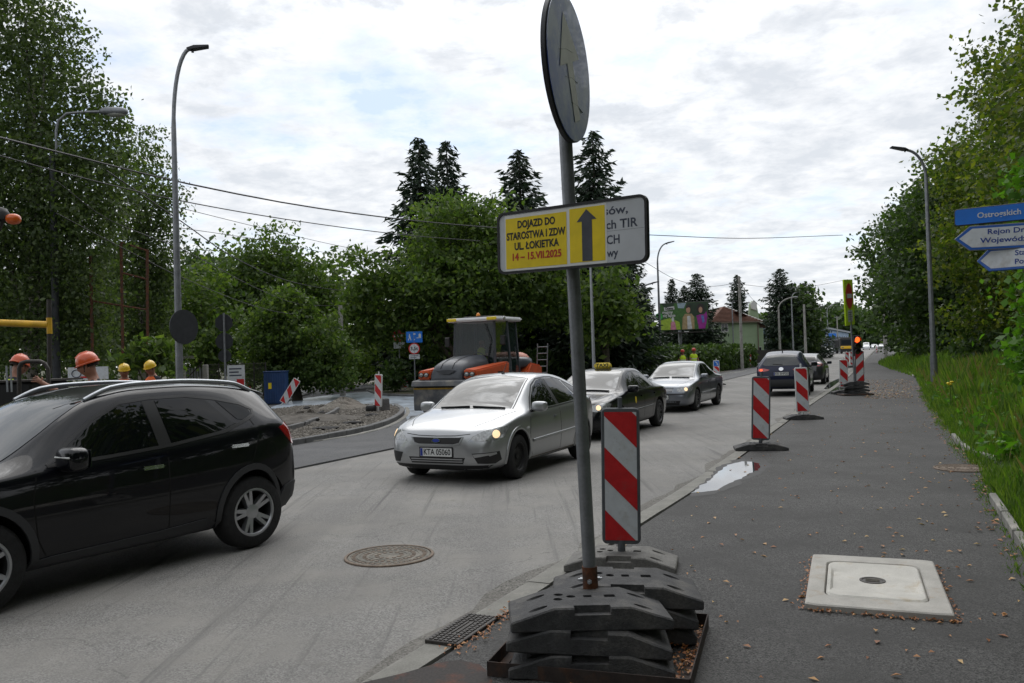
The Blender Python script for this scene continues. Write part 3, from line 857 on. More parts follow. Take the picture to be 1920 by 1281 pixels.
for v in 'LR':
    c.panel('front_window', v, [(1.50, 1.06), (1.68, 1.19), (1.95, 1.36), (2.20, 1.465), (2.42, 1.49), (2.46, 1.10)], 'car_glass')
    c.panel('rear_window', v, [(2.60, 1.115), (2.565, 1.49), (2.9, 1.49), (3.12, 1.465), (3.34, 1.22), (3.2, 1.18)], 'car_glass')
    c.panel('quarter_window', v, [(3.24, 1.445), (3.44, 1.405), (3.60, 1.345), (3.61, 1.305), (3.46, 1.255), (3.40, 1.262)], 'car_glass')
    for pts in ([(1.44, 1.045), (1.66, 1.2), (1.93, 1.375), (2.2, 1.487), (2.5, 1.513), (2.9, 1.513), (3.2, 1.475), (3.5, 1.41), (3.66, 1.345), (3.64, 1.29), (3.46, 1.235), (3.2, 1.16), (2.6, 1.095), (2.0, 1.06), (1.44, 1.04)],):
        c.strip('window_trim', v, pts, 0.034, 'trim_black', 0.004)
    c.panel('pillar_cover', v, [(2.465, 1.10), (2.43, 1.492), (2.558, 1.492), (2.592, 1.11)], 'trim_black', 0.003)
    c.strip('door_gap', v, [(1.34, 1.02), (1.30, .8), (1.33, .5), (1.40, .36)], 0.012, 'shut_line', 0.001)
    c.strip('door_gap', v, [(2.53, 1.09), (2.54, .7), (2.53, .37)], 0.012, 'shut_line', 0.001)
    c.strip('door_gap', v, [(3.55, 1.26), (3.62, 1.1), (3.50, .84), (3.28, .66), (3.12, .45), (3.05, .37)], 0.012, 'shut_line', 0.001)
    c.panel('sill_cladding', v, [(1.30, .25), (1.28, .33), (1.45, .345), (2.4, .36), (2.95, .385), (3.05, .33), (3.08, .26)], 'plastic_grey', 0.012)
    def arch(x0, r0, r1, a0, a1, zc):
        k = 20
        return [(x0 + r0 * math.cos(R(a0 + (a1 - a0) * i / k)), zc + r0 * math.sin(R(a0 + (a1 - a0) * i / k))) for i in range(k + 1)] + [(x0 + r1 * math.cos(R(a1 + (a0 - a1) * i / k)), zc + r1 * math.sin(R(a1 + (a0 - a1) * i / k))) for i in range(k + 1)]
    for x0 in (0.88, 3.52):
        c.panel('arch_cladding', v, arch(x0, 0.405, 0.465, -14, 194, 0.36), 'plastic_grey', 0.012, 0.05)
    c.lump('door_handle', v, (2.36, .925), (0.21, 0.032, 0.045), 'chrome', bevel=0.014)
    c.lump('door_handle', v, (3.33, 1.015), (0.21, 0.032, 0.045), 'chrome', bevel=0.014)
    c.panel('tail_light', v, [(3.98, 1.145), (4.16, 1.19), (4.33, 1.11), (4.36, .985), (4.24, .96), (4.12, 1.04)], 'lens_red', 0.010, 0.04)
    c.panel('rear_bumper', v, [(3.99, .30), (3.96, .44), (4.05, .55), (4.2, .58), (4.40, .58), (4.40, .45), (4.3, .32)], 'plastic_grey', 0.012)
    # roof rail
    P = []
    for x in np.linspace(1.95, 3.86, 24):
        h, nn = c.hit((c.lx(x), (1 if v == 'L' else -1) * 0.555, 2.2), (0, 0, -1), 0.0); e = min((x - 1.95), (3.86 - x)) / 0.22
        P.append(h + Vector((0, 0, 0.004 + 0.038 * min(1, e))))
    m = MB(); m.tube(P, 0.021, 8); m.build('roof_rail', mat('rail_alu', (.40, .42, .45), .35, .8), c.root, smooth=60)
c.strip('fuel_flap_gap', 'L', circle(0.085, 20, c=(3.83, .93)), 0.006, 'shut_line', 0.001, closed=True)
c.panel('windscreen', 'T', [(1.17, -.67), (1.17, .67), (1.5, .635), (1.96, .56), (2.0, 0), (1.96, -.56), (1.5, -.635)], 'windscreen', 0.004)
c.panel('rear_screen', 'B', [(-.52, 1.47), (.52, 1.47), (.6, 1.2), (.5, 1.15), (-.5, 1.15), (-.6, 1.2)], 'car_glass')
c.panel('grille', 'F', [(-.42, .80), (.42, .80), (.34, .62), (-.34, .62)], 'plastic_black', 0.006)
c.panel('headlight', 28, [(-.24, .80), (.16, .95), (.34, .92), (.2, .80), (-.1, .74)], 'lens_clear', 0.006)
c.panel('headlight', -28, [(.24, .80), (-.16, .95), (-.34, .92), (-.2, .80), (.1, .74)], 'lens_clear', 0.006)
c.mirror(1.58, 1.045, 'paint_black', (0.17, 0.26, 0.19), 0.15)
for mr in [o for o in children(c.root) if o.name.startswith('mirror')]:
    m = MB(); m.box((0.062, 0, 0.02), (0.05, 0.2, 0.014)); m.build('mirror_indicator', 'plate_white', mr, bevel=.006)
c.plate('B', .74, '')
m = MB(); m.prism([(-.54, -.12), (.54, -.12), (.5, .10), (.3, .13), (-.3, .13), (-.5, .10)], -0.03, 0.012); m.build('spoiler', 'paint_black', c.root, smooth=40, bevel=0.012, M=T(c.lx(4.04), 0, 1.505) @ RZ(R(90)) @ RX(R(-14)))
c.wheels('alloy5')

# ---- silver hatchback
HATCH = dict(kx=0.905, L=4.34, W=1.84, wb=2.64, foh=0.86, wr=0.315, tw=0.205, rr=0.205, crown=0.05, rimmat='steel_black', nst=20,
    top=[(0, .55), (.02, .66), (.06, .73), (.2, .80), (.5, .885), (.85, .955), (1.10, 1.0), (1.4, 1.17), (1.75, 1.345), (2.02, 1.435), (2.4, 1.485), (2.8, 1.48), (3.2, 1.44), (3.6, 1.36), (3.85, 1.29), (4.05, 1.10), (4.2, .98), (4.3, .86), (4.34, .66)],
    bot=[(0, .33), (.05, .22), (.15, .18), (.6, .17), (3.8, .19), (4.2, .26), (4.34, .42)],
    plan=[(0, .50), (.02, .62), (.07, .74), (.16, .82), (.34, .885), (.7, .918), (3.5, .92), (4.0, .87), (4.22, .8), (4.34, .62)],
    roofw=[(0, .45), (.2, .70), (.8, .78), (1.1, .74), (1.5, .68), (2.0, .60), (2.6, .575), (3.4, .56), (3.9, .56), (4.1, .62), (4.34, .55)],
    belt=[(0, .47), (.2, .70), (.6, .82), (1.1, .90), (2.0, .925), (3.0, .96), (3.8, 1.03), (4.1, .98), (4.34, .55)])
h_f = street_dir(12) + math.pi - R(3)
c = Car('hatchback_car', 'silver hatchback with dark steel wheels and broken fog lamp cover, leading the queue', 'paint_silver', HATCH, place(HATCH, (965, 897), h_f), h_f)
for v in 'LR':
    c.panel('front_window', v, [(1.42, .945), (1.62, 1.10), (1.9, 1.265), (2.15, 1.355), (2.34, 1.375), (2.38, .965)], 'car_glass')
    c.panel('rear_window', v, [(2.50, .97), (2.46, 1.375), (2.8, 1.37), (3.12, 1.32), (3.30, 1.05), (3.2, 1.0)], 'car_glass')
    c.panel('quarter_window', v, [(3.2, 1.305), (3.5, 1.21), (3.64, 1.12), (3.60, 1.08), (3.37, 1.05)], 'car_glass')
    c.strip('window_trim', v, [(1.36, .925), (1.6, 1.11), (1.88, 1.285), (2.15, 1.377), (2.5, 1.398), (2.8, 1.392), (3.2, 1.33), (3.52, 1.23), (3.68, 1.125), (3.6, 1.06), (3.2, .98), (2.4, .945), (1.36, .918)], 0.028, 'trim_black', 0.004)
    c.panel('pillar_cover', v, [(2.383, .965), (2.345, 1.375), (2.455, 1.375), (2.492, .97)], 'trim_black', 0.003)
    c.strip('door_gap', v, [(1.30, .90), (1.24, .62), (1.27, .4), (1.36, .25)], 0.010, 'shut_line', 0.001)
    c.strip('door_gap', v, [(2.44, .95), (2.45, .6), (2.43, .25)], 0.010, 'shut_line', 0.001)
    c.strip('door_gap', v, [(3.42, 1.04), (3.4, .84), (3.2, .68), (3.08, .5), (2.98, .27)], 0.010, 'shut_line', 0.001)
    c.strip('rub_strip', v, [(1.34, .50), (2.4, .53), (3.1, .55)], 0.045, 'paint_silver', 0.010, prof=0.006)
    c.strip('sill_edge', v, [(1.28, .25), (3.05, .27)], 0.02, 'dust', 0.003)
    c.strip('wheel_arch', v, [(0.86 + .398 * math.cos(R(a)), .325 + .398 * math.sin(R(a))) for a in range(-10, 196, 8)], 0.05, 'paint_silver', 0.012, prof=0.006)
    c.strip('wheel_arch', v, [(3.50 + .398 * math.cos(R(a)), .325 + .398 * math.sin(R(a))) for a in range(-10, 196, 8)], 0.05, 'paint_silver', 0.012, prof=0.006)
    c.lump('door_handle', v, (2.25, .80), (0.17, 0.035, 0.04), 'paint_silver', bevel=0.014)
    c.lump('door_handle', v, (3.23, .84), (0.17, 0.035, 0.04), 'paint_silver', bevel=0.014)
    c.lump('side_indicator', v, (1.16, .70), (0.06, 0.03, 0.02), 'plate_white', bevel=0.008)
    s = 1 if v == 'L' else -1
    hp = [(-.24, .59), (-.17, .66), (-.02, .725), (.2, .765), (.34, .775), (.33, .74), (.27, .625), (.1, .595)]
    hl = c.panel('headlight', 30 * s, [(a * s, z) for a, z in hp], 'lens_clear', 0.006, 0.05)
    c.panel('headlight_lamp', 30 * s, [(q[0] + .15 * s, q[1] + .68) for q in circle(0.052, 14)], 'lens_lit', 0.0095, 0.04, 0.004, parent=hl)
    c.panel('tail_light', v, [(3.98, 1.24), (4.06, 1.2), (4.2, .92), (4.1, .9)], 'lens_red', 0.006)
    fp = [(-.17, .43), (.2, .45), (.22, .33), (.14, .285), (-.09, .295)]
    fl = c.panel('fog_recess', 22 * s, [(a * s, z) for a, z in fp], 'plastic_black', 0.005, 0.05)
    if s > 0: c.panel('broken_cover', 22 * s, [(a * s, z) for a, z in [(-.16, .42), (.16, .44), (.165, .415), (.07, .39), (.06, .405), (-.13, .375)]], 'paint_silver', 0.008, 0.05)
c.panel('windscreen', 'T', [(1.12, -.66), (1.04, -.4), (1.02, 0), (1.04, .4), (1.12, .66), (1.5, .62), (1.98, .535), (2.05, 0), (1.98, -.535), (1.5, -.62)], 'windscreen', 0.004)
c.strip('screen_seal', 'T', [(1.12, -.69), (1.5, -.645), (2.0, -.555), (2.07, 0), (2.0, .555), (1.5, .645), (1.12, .69)], 0.02, 'trim_black', 0.003)
c.strip('bonnet_gap', 'T', [(.22, -.52), (.5, -.66), (1.08, -.76)], 0.010, 'shut_line', 0.001)
c.strip('bonnet_gap', 'T', [(.22, .52), (.5, .66), (1.08, .76)], 0.010, 'shut_line', 0.001)
c.strip('bonnet_gap', 'F', [(-.52, .69), (-.3, .668), (0, .662), (.3, .668), (.52, .69)], 0.012, 'shut_line', 0.001)
gr = c.panel('grille', 'F', [(-.40, .645), (0, .638), (.40, .645), (.36, .575), (.28, .555), (-.28, .555), (-.36, .575)], 'plastic_black', 0.004, 0.05)
c.strip('grille_surround', 'F', [(-.42, .65), (0, .645), (.42, .65), (.375, .565), (.28, .54), (-.28, .54), (-.375, .565)], 0.022, 'paint_silver', 0.012, closed=True)
c.panel('badge', 'F', circle(0.062, 20, 1.15, .55, (0, .60)), 'chrome', 0.012, 0.03, parent=gr)
c.panel('badge_field', 'F', circle(0.05, 20, 1.15, .5, (0, .60)), 'plate_blue', 0.014, 0.03, parent=gr)
lg = c.panel('lower_grille', 'F', [(-.46, .37), (.46, .37), (.42, .285), (-.42, .285)], 'plastic_black', 0.004, 0.06)
for z in (.345, .315): c.strip('grille_bar', 'F', [(-.42, z), (.42, z)], 0.016, 'paint_silver', 0.008, parent=lg)
c.panel('lip', 'F', [(-.80, .27), (-.4, .262), (.4, .262), (.80, .27), (.74, .19), (-.74, .19)], 'plastic_black', 0.006, 0.06)
c.plate('F', .44, 'KTA 05060')
c.mirror(1.47, .945, 'paint_silver', (0.14, 0.23, 0.15), 0.13)
for y, y2 in ((-.52, -.02), (.04, .58)):
    P = []
    for k in range(7):
        h, nn = c.hit((c.lx(1.075 + .03 * abs(k / 6 - .5)), y + (y2 - y) * k / 6, 2.2), (0, 0, -1), 0.0); P.append(h + nn * 0.014)
    m = MB(); m.tube(P, 0.011, 6); m.build('wiper', 'plastic_black', c.root)
h, nn = c.hit((c.lx(2.25), 0, 2.2), (0, 0, -1), 0.0)
m = MB(); m.tube([h, h + Vector((-0.16, 0, 0.19))], [0.008, 0.004], 6); m.lathe([(0.03, -0.005), (0.025, 0.02), (0, 0.025)], 10, T(*h)); m.build('antenna', 'plastic_black', c.root)
c.panel('rear_screen', 'T', [(3.66, -.48), (3.66, .48), (3.98, .53), (3.98, -.53)], 'car_glass')
c.wheels('steel', R(3))

# ---- black taxi saloon
TAXI = dict(L=4.60, W=1.82, wb=2.72, foh=0.92, wr=0.32, tw=0.205, rr=0.215, crown=0.045, rimmat='alloy_dark', nst=22,
    top=[(0, .54), (.02, .66), (.06, .74), (.2, .80), (.6, .87), (1.0, .93), (1.26, .965), (1.6, 1.15), (1.95, 1.33), (2.2, 1.395), (2.5, 1.43), (2.9, 1.425), (3.3, 1.34), (3.65, 1.18), (3.95, 1.03), (4.2, .99), (4.48, .95), (4.57, .85), (4.60, .65)],
    bot=[(0, .34), (.05, .22), (.15, .17), (.6, .16), (4.0, .19), (4.4, .26), (4.60, .42)],
    plan=[(0, .52), (.02, .64), (.07, .75), (.16, .82), (.34, .875), (.7, .905), (3.8, .905), (4.3, .86), (4.5, .79), (4.60, .62)],
    roofw=[(0, .45), (.2, .68), (.9, .76), (1.25, .72), (1.6, .66), (2.2, .58), (2.8, .565), (3.3, .56), (3.9, .64), (4.3, .7), (4.60, .55)],
    belt=[(0, .47), (.2, .68), (.6, .80), (1.2, .88), (2.2, .91), (3.2, .94), (4.0, .95), (4.4, .90), (4.60, .55)])
def saloon_sides(c, paint, z0=0.0, lit=True, dx=0.0):
    for v in 'LR':
        s = 1 if v == 'L' else -1
        c.panel('front_window', v, [(1.60 + dx, .93 + z0), (1.82 + dx, 1.09 + z0), (2.08 + dx, 1.24 + z0), (2.3 + dx, 1.305 + z0), (2.44 + dx, 1.315 + z0), (2.48 + dx, .945 + z0)], 'car_glass')
        c.panel('rear_window', v, [(2.58 + dx, .95 + z0), (2.54 + dx, 1.32 + z0), (2.85 + dx, 1.31 + z0), (3.12 + dx, 1.25 + z0), (3.34 + dx, 1.09 + z0), (3.36 + dx, .99 + z0)], 'car_glass')
        c.strip('window_trim', v, [(1.5 + dx, .905 + z0), (1.8 + dx, 1.10 + z0), (2.06 + dx, 1.26 + z0), (2.3 + dx, 1.328 + z0), (2.6 + dx, 1.34 + z0), (2.86 + dx, 1.33 + z0), (3.14 + dx, 1.268 + z0), (3.38 + dx, 1.10 + z0), (3.40 + dx, .97 + z0), (2.5 + dx, .925 + z0), (1.5 + dx, .9 + z0)], 0.024, 'trim_black', 0.004)
        c.panel('pillar_cover', v, [(2.483 + dx, .945 + z0), (2.445 + dx, 1.315 + z0), (2.538 + dx, 1.32 + z0), (2.575 + dx, .95 + z0)], 'trim_black', 0.003)
        c.strip('door_gap', v, [(1.42, .88), (1.36, .62), (1.40, .25)], 0.010, 'shut_line', 0.001)
        c.strip('door_gap', v, [(2.53 + dx, .93), (2.54, .6), (2.52, .25)], 0.010, 'shut_line', 0.001)
        c.strip('door_gap', v, [(3.44 + dx, .95), (3.42, .8), (3.2, .62), (3.12, .27)], 0.010, 'shut_line', 0.001)
        c.strip('rub_strip', v, [(1.42, .50), (2.5, .52), (3.15, .54)], 0.04, paint, 0.010, prof=0.006)
        c.lump('door_handle', v, (2.36, .79 + z0), (0.17, 0.03, 0.04), paint, bevel=0.012)
        c.lump('door_handle', v, (3.3, .81 + z0), (0.17, 0.03, 0.04), paint, bevel=0.012)
        hl = c.panel('headlight', 26 * s, [(a * s, z) for a, z in [(-.24, .60), (-.22, .69), (.0, .73), (.24, .75), (.3, .72), (.24, .62), (.0, .58)]], 'lens_clear', 0.006, 0.05)
        c.panel('headlight_lamp', 26 * s, [(q[0] + .02 * s, q[1] + .66) for q in circle(0.05, 14)], 'lens_lit', 0.0095, 0.04, 0.004, parent=hl)
        c.panel('tail_light', v, [(4.3, .88), (4.46, .9), (4.56, .82), (4.55, .7), (4.4, .72)], 'lens_red', 0.006)
    c.panel('windscreen', 'T', [(1.28 + dx, -.66), (1.2 + dx, -.4), (1.18 + dx, 0), (1.2 + dx, .4), (1.28 + dx, .66), (1.7 + dx, .60), (2.14 + dx, .525), (2.22 + dx, 0), (2.14 + dx, -.525), (1.7 + dx, -.60)], 'windscreen', 0.004)
    c.strip('screen_seal', 'T', [(1.28 + dx, -.685), (1.7 + dx, -.625), (2.16 + dx, -.545), (2.24 + dx, 0), (2.16 + dx, .545), (1.7 + dx, .625), (1.28 + dx, .685)], 0.02, 'trim_black', 0.003)
    c.panel('rear_screen', 'T', [(3.25 + dx, -.48), (3.25 + dx, .48), (3.82 + dx, .56), (3.82 + dx, -.56)], 'car_glass')
    for s in (1, -1): c.strip('bonnet_gap', 'T', [(.2, .46 * s), (.5, .62 * s), (1.22 + dx, .74 * s)], 0.010, 'shut_line', 0.001)
    for y, y2 in ((-.55, -.05), (.02, .56)):
        P = []
        for k in range(7):
            h, nn = c.hit((c.lx(1.235 + dx), y + (y2 - y) * k / 6, 2.2), (0, 0, -1), 0.0); P.append(h + nn * 0.014)
        m = MB(); m.tube(P, 0.011, 6); m.build('wiper', 'plastic_black', c.root)
h_t = street_dir(17) + math.pi - R(3)
_rr = at(1231, 799, ROADZ)
loc = Vector((_rr.x + math.cos(h_t) * 1.36 + math.sin(h_t) * .80, _rr.y + math.sin(h_t) * 1.36 - math.cos(h_t) * .80, ROADZ + 0.002))
c = Car('taxi_car', 'black saloon taxi with a yellow roof sign, second in the queue', 'paint_black', TAXI, loc, h_t)
saloon_sides(c, 'paint_black')
gr = c.panel('grille', 'F', [(-.33, .68), (.33, .68), (.27, .53), (-.27, .53)], 'plastic_black', 0.004, 0.06)
c.strip('grille_surround', 'F', [(-.34, .69), (.34, .69), (.28, .52), (-.28, .52)], 0.022, 'chrome', 0.01, closed=True)
c.panel('lower_grille', 'F', [(-.5, .33), (.5, .33), (.45, .23), (-.45, .23)], 'plastic_black', 0.004)
c.plate('F', .43, 'KR 4E 65')
c.mirror(1.62, .93, 'paint_black', (0.14, 0.24, 0.15), 0.13)
h, nn = c.hit((c.lx(2.35), 0, 2.2), (0, 0, -1), 0.0)
m = MB(); m.box((0, 0, 0.065), (0.13, 0.42, 0.13), taper=0.9)
rs = m.build('roof_sign', mat('taxi_yellow', (0.72, 0.55, 0.06), 0.35), c.root, bevel=0.03, seg=3, smooth=50, M=T(*h))
text('TAXI', 0.115, 'ink_black', rs, T(0.063, 0, 0.065) @ RZ(R(90)) @ RX(R(90)) @ RX(R(-4)), 0.003, 0.30)
c.panel('door_crest', 'L', circle(0.06, 16, .8, 1.25, (1.95, .72)), 'sheet_yellow', 0.004, 0.04)
c.wheels('alloy7')

# ---- grey saloon
SAL = dict(TAXI, L=4.70, W=1.75, wb=2.70, foh=0.94, rimmat='alloy_dark',
    top=[(0, .54), (.02, .64), (.06, .74), (.2, .80), (.6, .88), (1.0, .94), (1.22, .97), (1.6, 1.18), (1.95, 1.36), (2.2, 1.42), (2.5, 1.455), (2.9, 1.45), (3.3, 1.37), (3.65, 1.21), (3.95, 1.06), (4.25, 1.03), (4.55, 1.0), (4.66, .9), (4.70, .65)],
    bot=[(0, .32), (.05, .22), (.15, .17), (.6, .16), (4.0, .19), (4.5, .26), (4.70, .42)],
    plan=[(0, .52), (.02, .66), (.07, .76), (.16, .81), (.34, .85), (.7, .872), (3.9, .872), (4.4, .83), (4.6, .77), (4.70, .62)],
    belt=[(0, .47), (.2, .68), (.6, .82), (1.2, .90), (2.2, .925), (3.2, .95), (4.0, .97), (4.5, .93), (4.70, .55)])
h_v = street_dir(24) + math.pi - R(2)
c = Car('saloon_car', 'grey saloon with dusty bonnet, third in the queue behind the taxi', 'paint_grey', SAL, place(SAL, (1303, 770), h_v), h_v)
saloon_sides(c, 'paint_grey', 0.022)
gr = c.panel('grille', 'F', [(-.40, .70), (.40, .70), (.36, .59), (-.36, .59)], 'plastic_black', 0.004, 0.06)
for z in (.675, .648, .62): c.strip('grille_bar', 'F', [(-.38, z), (.38, z)], 0.010, 'chrome', 0.008, parent=gr)
c.panel('badge', 'F', circle(0.065, 20, c=(0, .645)), 'chrome', 0.012, 0.03, parent=gr)
c.panel('lower_grille', 'F', [(-.6, .34), (.6, .34), (.55, .22), (-.55, .22)], 'plastic_black', 0.004)
c.strip('bumper_strip', 'F', [(-.72, .53), (-.4, .525), (.4, .525), (.72, .53)], 0.05, 'plastic_grey', 0.008)
c.plate('F', .44, 'KRA 20GA')
c.mirror(1.60, .95, 'paint_grey', (0.14, 0.22, 0.14), 0.12)
c.wheels('alloy7')

# ---- navy crossover waiting at the signal, seen from behind
NAV = dict(SUV, kx=1.0, rear=1.0, L=4.55, W=1.84, wb=2.70, foh=0.92, rimmat='alloy_dark',
    top=[(0, .72), (.03, .86), (.1, .94), (.3, 1.0), (.9, 1.08), (1.3, 1.12), (1.6, 1.30), (2.0, 1.53), (2.3, 1.62), (2.7, 1.665), (3.1, 1.66), (3.6, 1.615), (4.0, 1.55), (4.12, 1.50), (4.25, 1.33), (4.38, 1.10), (4.47, 1.0), (4.53, .85), (4.55, .70)],
    bot=[(0, .46), (.05, .30), (.15, .24), (.6, .22), (3.9, .24), (4.3, .30), (4.5, .40), (4.55, .50)],
    plan=[(0, .58), (.04, .72), (.12, .82), (.3, .89), (.7, .92), (3.7, .92), (4.1, .90), (4.35, .86), (4.48, .80), (4.55, .70)],
    roofw=[(0, .5), (.3, .74), (.9, .78), (1.3, .74), (1.7, .675), (2.2, .625), (2.8, .61), (3.6, .59), (4.1, .565), (4.25, .62), (4.4, .74), (4.55, .66)],
    belt=[(0, .62), (.3, .90), (.9, .99), (1.4, 1.03), (2.4, 1.06), (3.4, 1.11), (4.0, 1.15), (4.3, 1.06), (4.45, .92), (4.55, .66)])
def nav_car(name, label, paint, px, yaw, plate):
    h = street_dir(28) + yaw
    b = at(*px, ROADZ)                     # below the middle of the rear bumper
    ca, sa = math.cos(h), math.sin(h); dd = 4.55 - (.92 + 1.35)
    c = Car(name, label, paint, dict(NAV), Vector((b.x + ca * dd, b.y + sa * dd, ROADZ + 0.002)), h)
    rs = c.panel('rear_screen', 'B', [(-.48, 1.47), (-.3, 1.50), (.3, 1.50), (.48, 1.47), (.66, 1.16), (.55, 1.12), (-.55, 1.12), (-.66, 1.16)], 'windscreen', 0.005)
    c.strip('rear_wiper', 'B', [(-.05, 1.15), (.3, 1.18)], 0.02, 'plastic_black', 0.02, parent=rs)
    for s in (1, -1):
        tl = c.panel('tail_light', 'B', [(.40 * s, .98), (.62 * s, 1.03), (.80 * s, 1.02), (.83 * s, .94), (.7 * s, .90), (.45 * s, .94)], 'lens_red', 0.008, 0.05)
        c.panel('brake_lamp', 'B', [(q[0] + .70 * s, q[1] + .965) for q in circle(0.04, 12, 1.3)], 'lens_red_lit', 0.012, 0.04, 0.004, parent=tl)
    c.panel('rear_bumper', 'B', [(-.84, .62), (.84, .62), (.8, .42), (.6, .36), (-.6, .36), (-.8, .42)], 'plastic_grey', 0.008)
    c.strip('tailgate_gap', 'B', [(-.62, .98), (-.66, .75), (-.6, .655), (.6, .655), (.66, .75), (.62, .98)], 0.010, 'shut_line', 0.001)
    c.panel('badge', 'B', circle(0.07, 20, 1.15, .9, (0, 1.0)), 'chrome', 0.008, 0.03)
    c.plate('B', .83, plate)
    for v in 'LR':
        c.panel('front_window', v, [(1.72, 1.08), (1.9, 1.21), (2.2, 1.40), (2.45, 1.48), (2.6, 1.495), (2.62, 1.1)], 'car_glass')
        c.panel('rear_window', v, [(2.72, 1.105), (2.7, 1.5), (3.1, 1.49), (3.4, 1.44), (3.5, 1.2), (3.4, 1.14)], 'car_glass')
        c.panel('quarter_window', v, [(3.48, 1.42), (3.78, 1.33), (3.86, 1.26), (3.6, 1.2)], 'car_glass')
        c.panel('sill_cladding', v, [(1.35, .25), (1.33, .34), (3.1, .37), (3.12, .26)], 'plastic_grey', 0.012)
        for pts in ([(2.66, 1.09), (2.67, .7), (2.65, .37)], [(1.42, 1.03), (1.4, .7), (1.46, .37)], [(3.6, 1.14), (3.55, .86), (3.3, .6), (3.2, .37)]): c.strip('door_gap', v, pts, 0.012, 'shut_line', 0.001)
        for x0 in (.92, 3.62): c.panel('arch_cladding', v, arch(x0, 0.405, 0.455, -14, 194, 0.36), 'plastic_grey', 0.012, 0.06)
        for p in ((2.45, .93), (3.35, .96)): c.lump('door_handle', v, p, (0.2, 0.032, 0.04), paint, bevel=0.012)
    c.mirror(1.8, 1.07, paint, (0.15, 0.24, 0.17), 0.15)
    h_, nn = c.hit((c.lx(3.6), 0, 2.2), (0, 0, -1), 0.0)
    m = MB(); m.prism([(-.11, 0), (.08, 0), (-.09, .065), (-.11, .06)], -0.018, 0.018); m.build('antenna_fin', 'plastic_black', c.root, bevel=0.006, M=T(*h_) @ RX(R(90)))
    c.wheels('alloy7')
    return c
nav_car('crossover_car', 'dark navy crossover seen from behind, stopped at the red signal', 'paint_navy', (1466, 744), R(2), 'KR 5HP20')
# ---- white car just ahead of it
W2 = dict(HATCH, rimmat='alloy')
h_w = street_dir(36)
b = at(1508, 722, ROADZ)
c = Car('hatchback_car', 'dark grey hatchback ahead of the navy crossover at the signal', 'paint_dark', W2, Vector((b.x + math.cos(h_w) * 2, b.y + math.sin(h_w) * 2, ROADZ + 0.002)), h_w)
for v in 'LR':
    c.panel('front_window', v, [(1.42, .945), (1.62, 1.10), (1.9, 1.265), (2.15, 1.355), (2.34, 1.375), (2.38, .965)], 'car_glass')
    c.panel('rear_window', v, [(2.50, .97), (2.46, 1.375), (2.8, 1.37), (3.12, 1.32), (3.30, 1.05), (3.2, 1.0)], 'car_glass')
    c.panel('tail_light', v, [(3.98, 1.2), (4.1, 1.14), (4.24, .86), (4.1, .86)], 'lens_red', 0.006)
c.panel('rear_screen', 'T', [(3.66, -.48), (3.66, .48), (3.98, .53), (3.98, -.53)], 'car_glass')
c.panel('windscreen', 'T', [(1.12, -.66), (1.02, 0), (1.12, .66), (1.98, .535), (2.05, 0), (1.98, -.535)], 'windscreen', 0.004)
c.mirror(1.47, .945, 'plastic_black', (0.14, 0.23, 0.15), 0.13)
c.wheels('alloy5')
# ------------------------------------------------------------------ traffic boards, signs, posts
def block_mesh(L=0.85, Wd=0.41, H=0.122):
    """rubber base plate: raised middle, sloping ends, grip slots and post sockets let into the top"""
    bm = bmesh.new()
    prof = [(-L / 2, 0), (-L / 2, H * 0.42), (-L * 0.235, H), (L * 0.235, H), (L / 2, H * 0.42), (L / 2, 0)]
    m = MB(); m.prism([(x, z) for x, z in prof], -Wd / 2, Wd / 2, Matrix(((1, 0, 0, 0), (0, 0, 1, 0), (0, 1, 0, 0), (0, 0, 0, 1))))
    o = m.build('block', 'rubber_base', bevel=0.008)
    cut = MB()
    cut.box((0, -Wd / 2, H), (0.19, 0.10, 0.075)); cut.box((0, Wd / 2, H - 0.01), (0.13, 0.09, 0.10))
    cut.box((0.12, 0.02, H), (0.06, 0.05, 0.12)); cut.box((0.0, 0.02, H), (0.045, 0.045, 0.12))
    for x, y in ((-0.09, 0.02), (-0.165, -0.03), (-0.155, 0.06)): cut.lathe([(0, -0.05), (0.025, -0.05), (0.025, 0.06), (0, 0.06)], 14, T(x, y, H))
    for s in (-1, 1):
        for y in (-0.12, 0.1): cut.add(*superell((0.14, 0.05, 0.05), 1.0, 12, 8), T(s * L * 0.33, y, H * 0.80))
    co = cut.build('cutter', 'rubber_base')
    b2 = bmesh.new(); b2.from_mesh(co.data); bmesh.ops.remove_doubles(b2, verts=b2.verts, dist=1e-5); bmesh.ops.recalc_face_normals(b2, faces=b2.faces); b2.to_mesh(co.data); b2.free()
    md = o.modifiers.new('b', 'BOOLEAN'); md.operation = 'DIFFERENCE'; md.object = co; md.solver = 'EXACT'; md.use_self = True
    me = evaluated(o); bpy.data.objects.remove(o); bpy.data.objects.remove(co); bm.free()
    me.shade_smooth(); me.set_sharp_from_angle(angle=R(30))
    return me
BLOCK = block_mesh()
BLOCK_PALE = BLOCK.copy(); BLOCK_PALE.materials.clear(); BLOCK_PALE.materials.append(MATS['rubber_pale'])
def base_block(label, loc, rz, group, tilt=(0, 0), pale=False, me=None):
    o = bpy.data.objects.new('base_plate', me or (BLOCK_PALE if pale else BLOCK)); COL.objects.link(o)
    o.location = loc; o.rotation_euler = (tilt[0], tilt[1], rz)
    return tag(o, label, 'base plate', group)

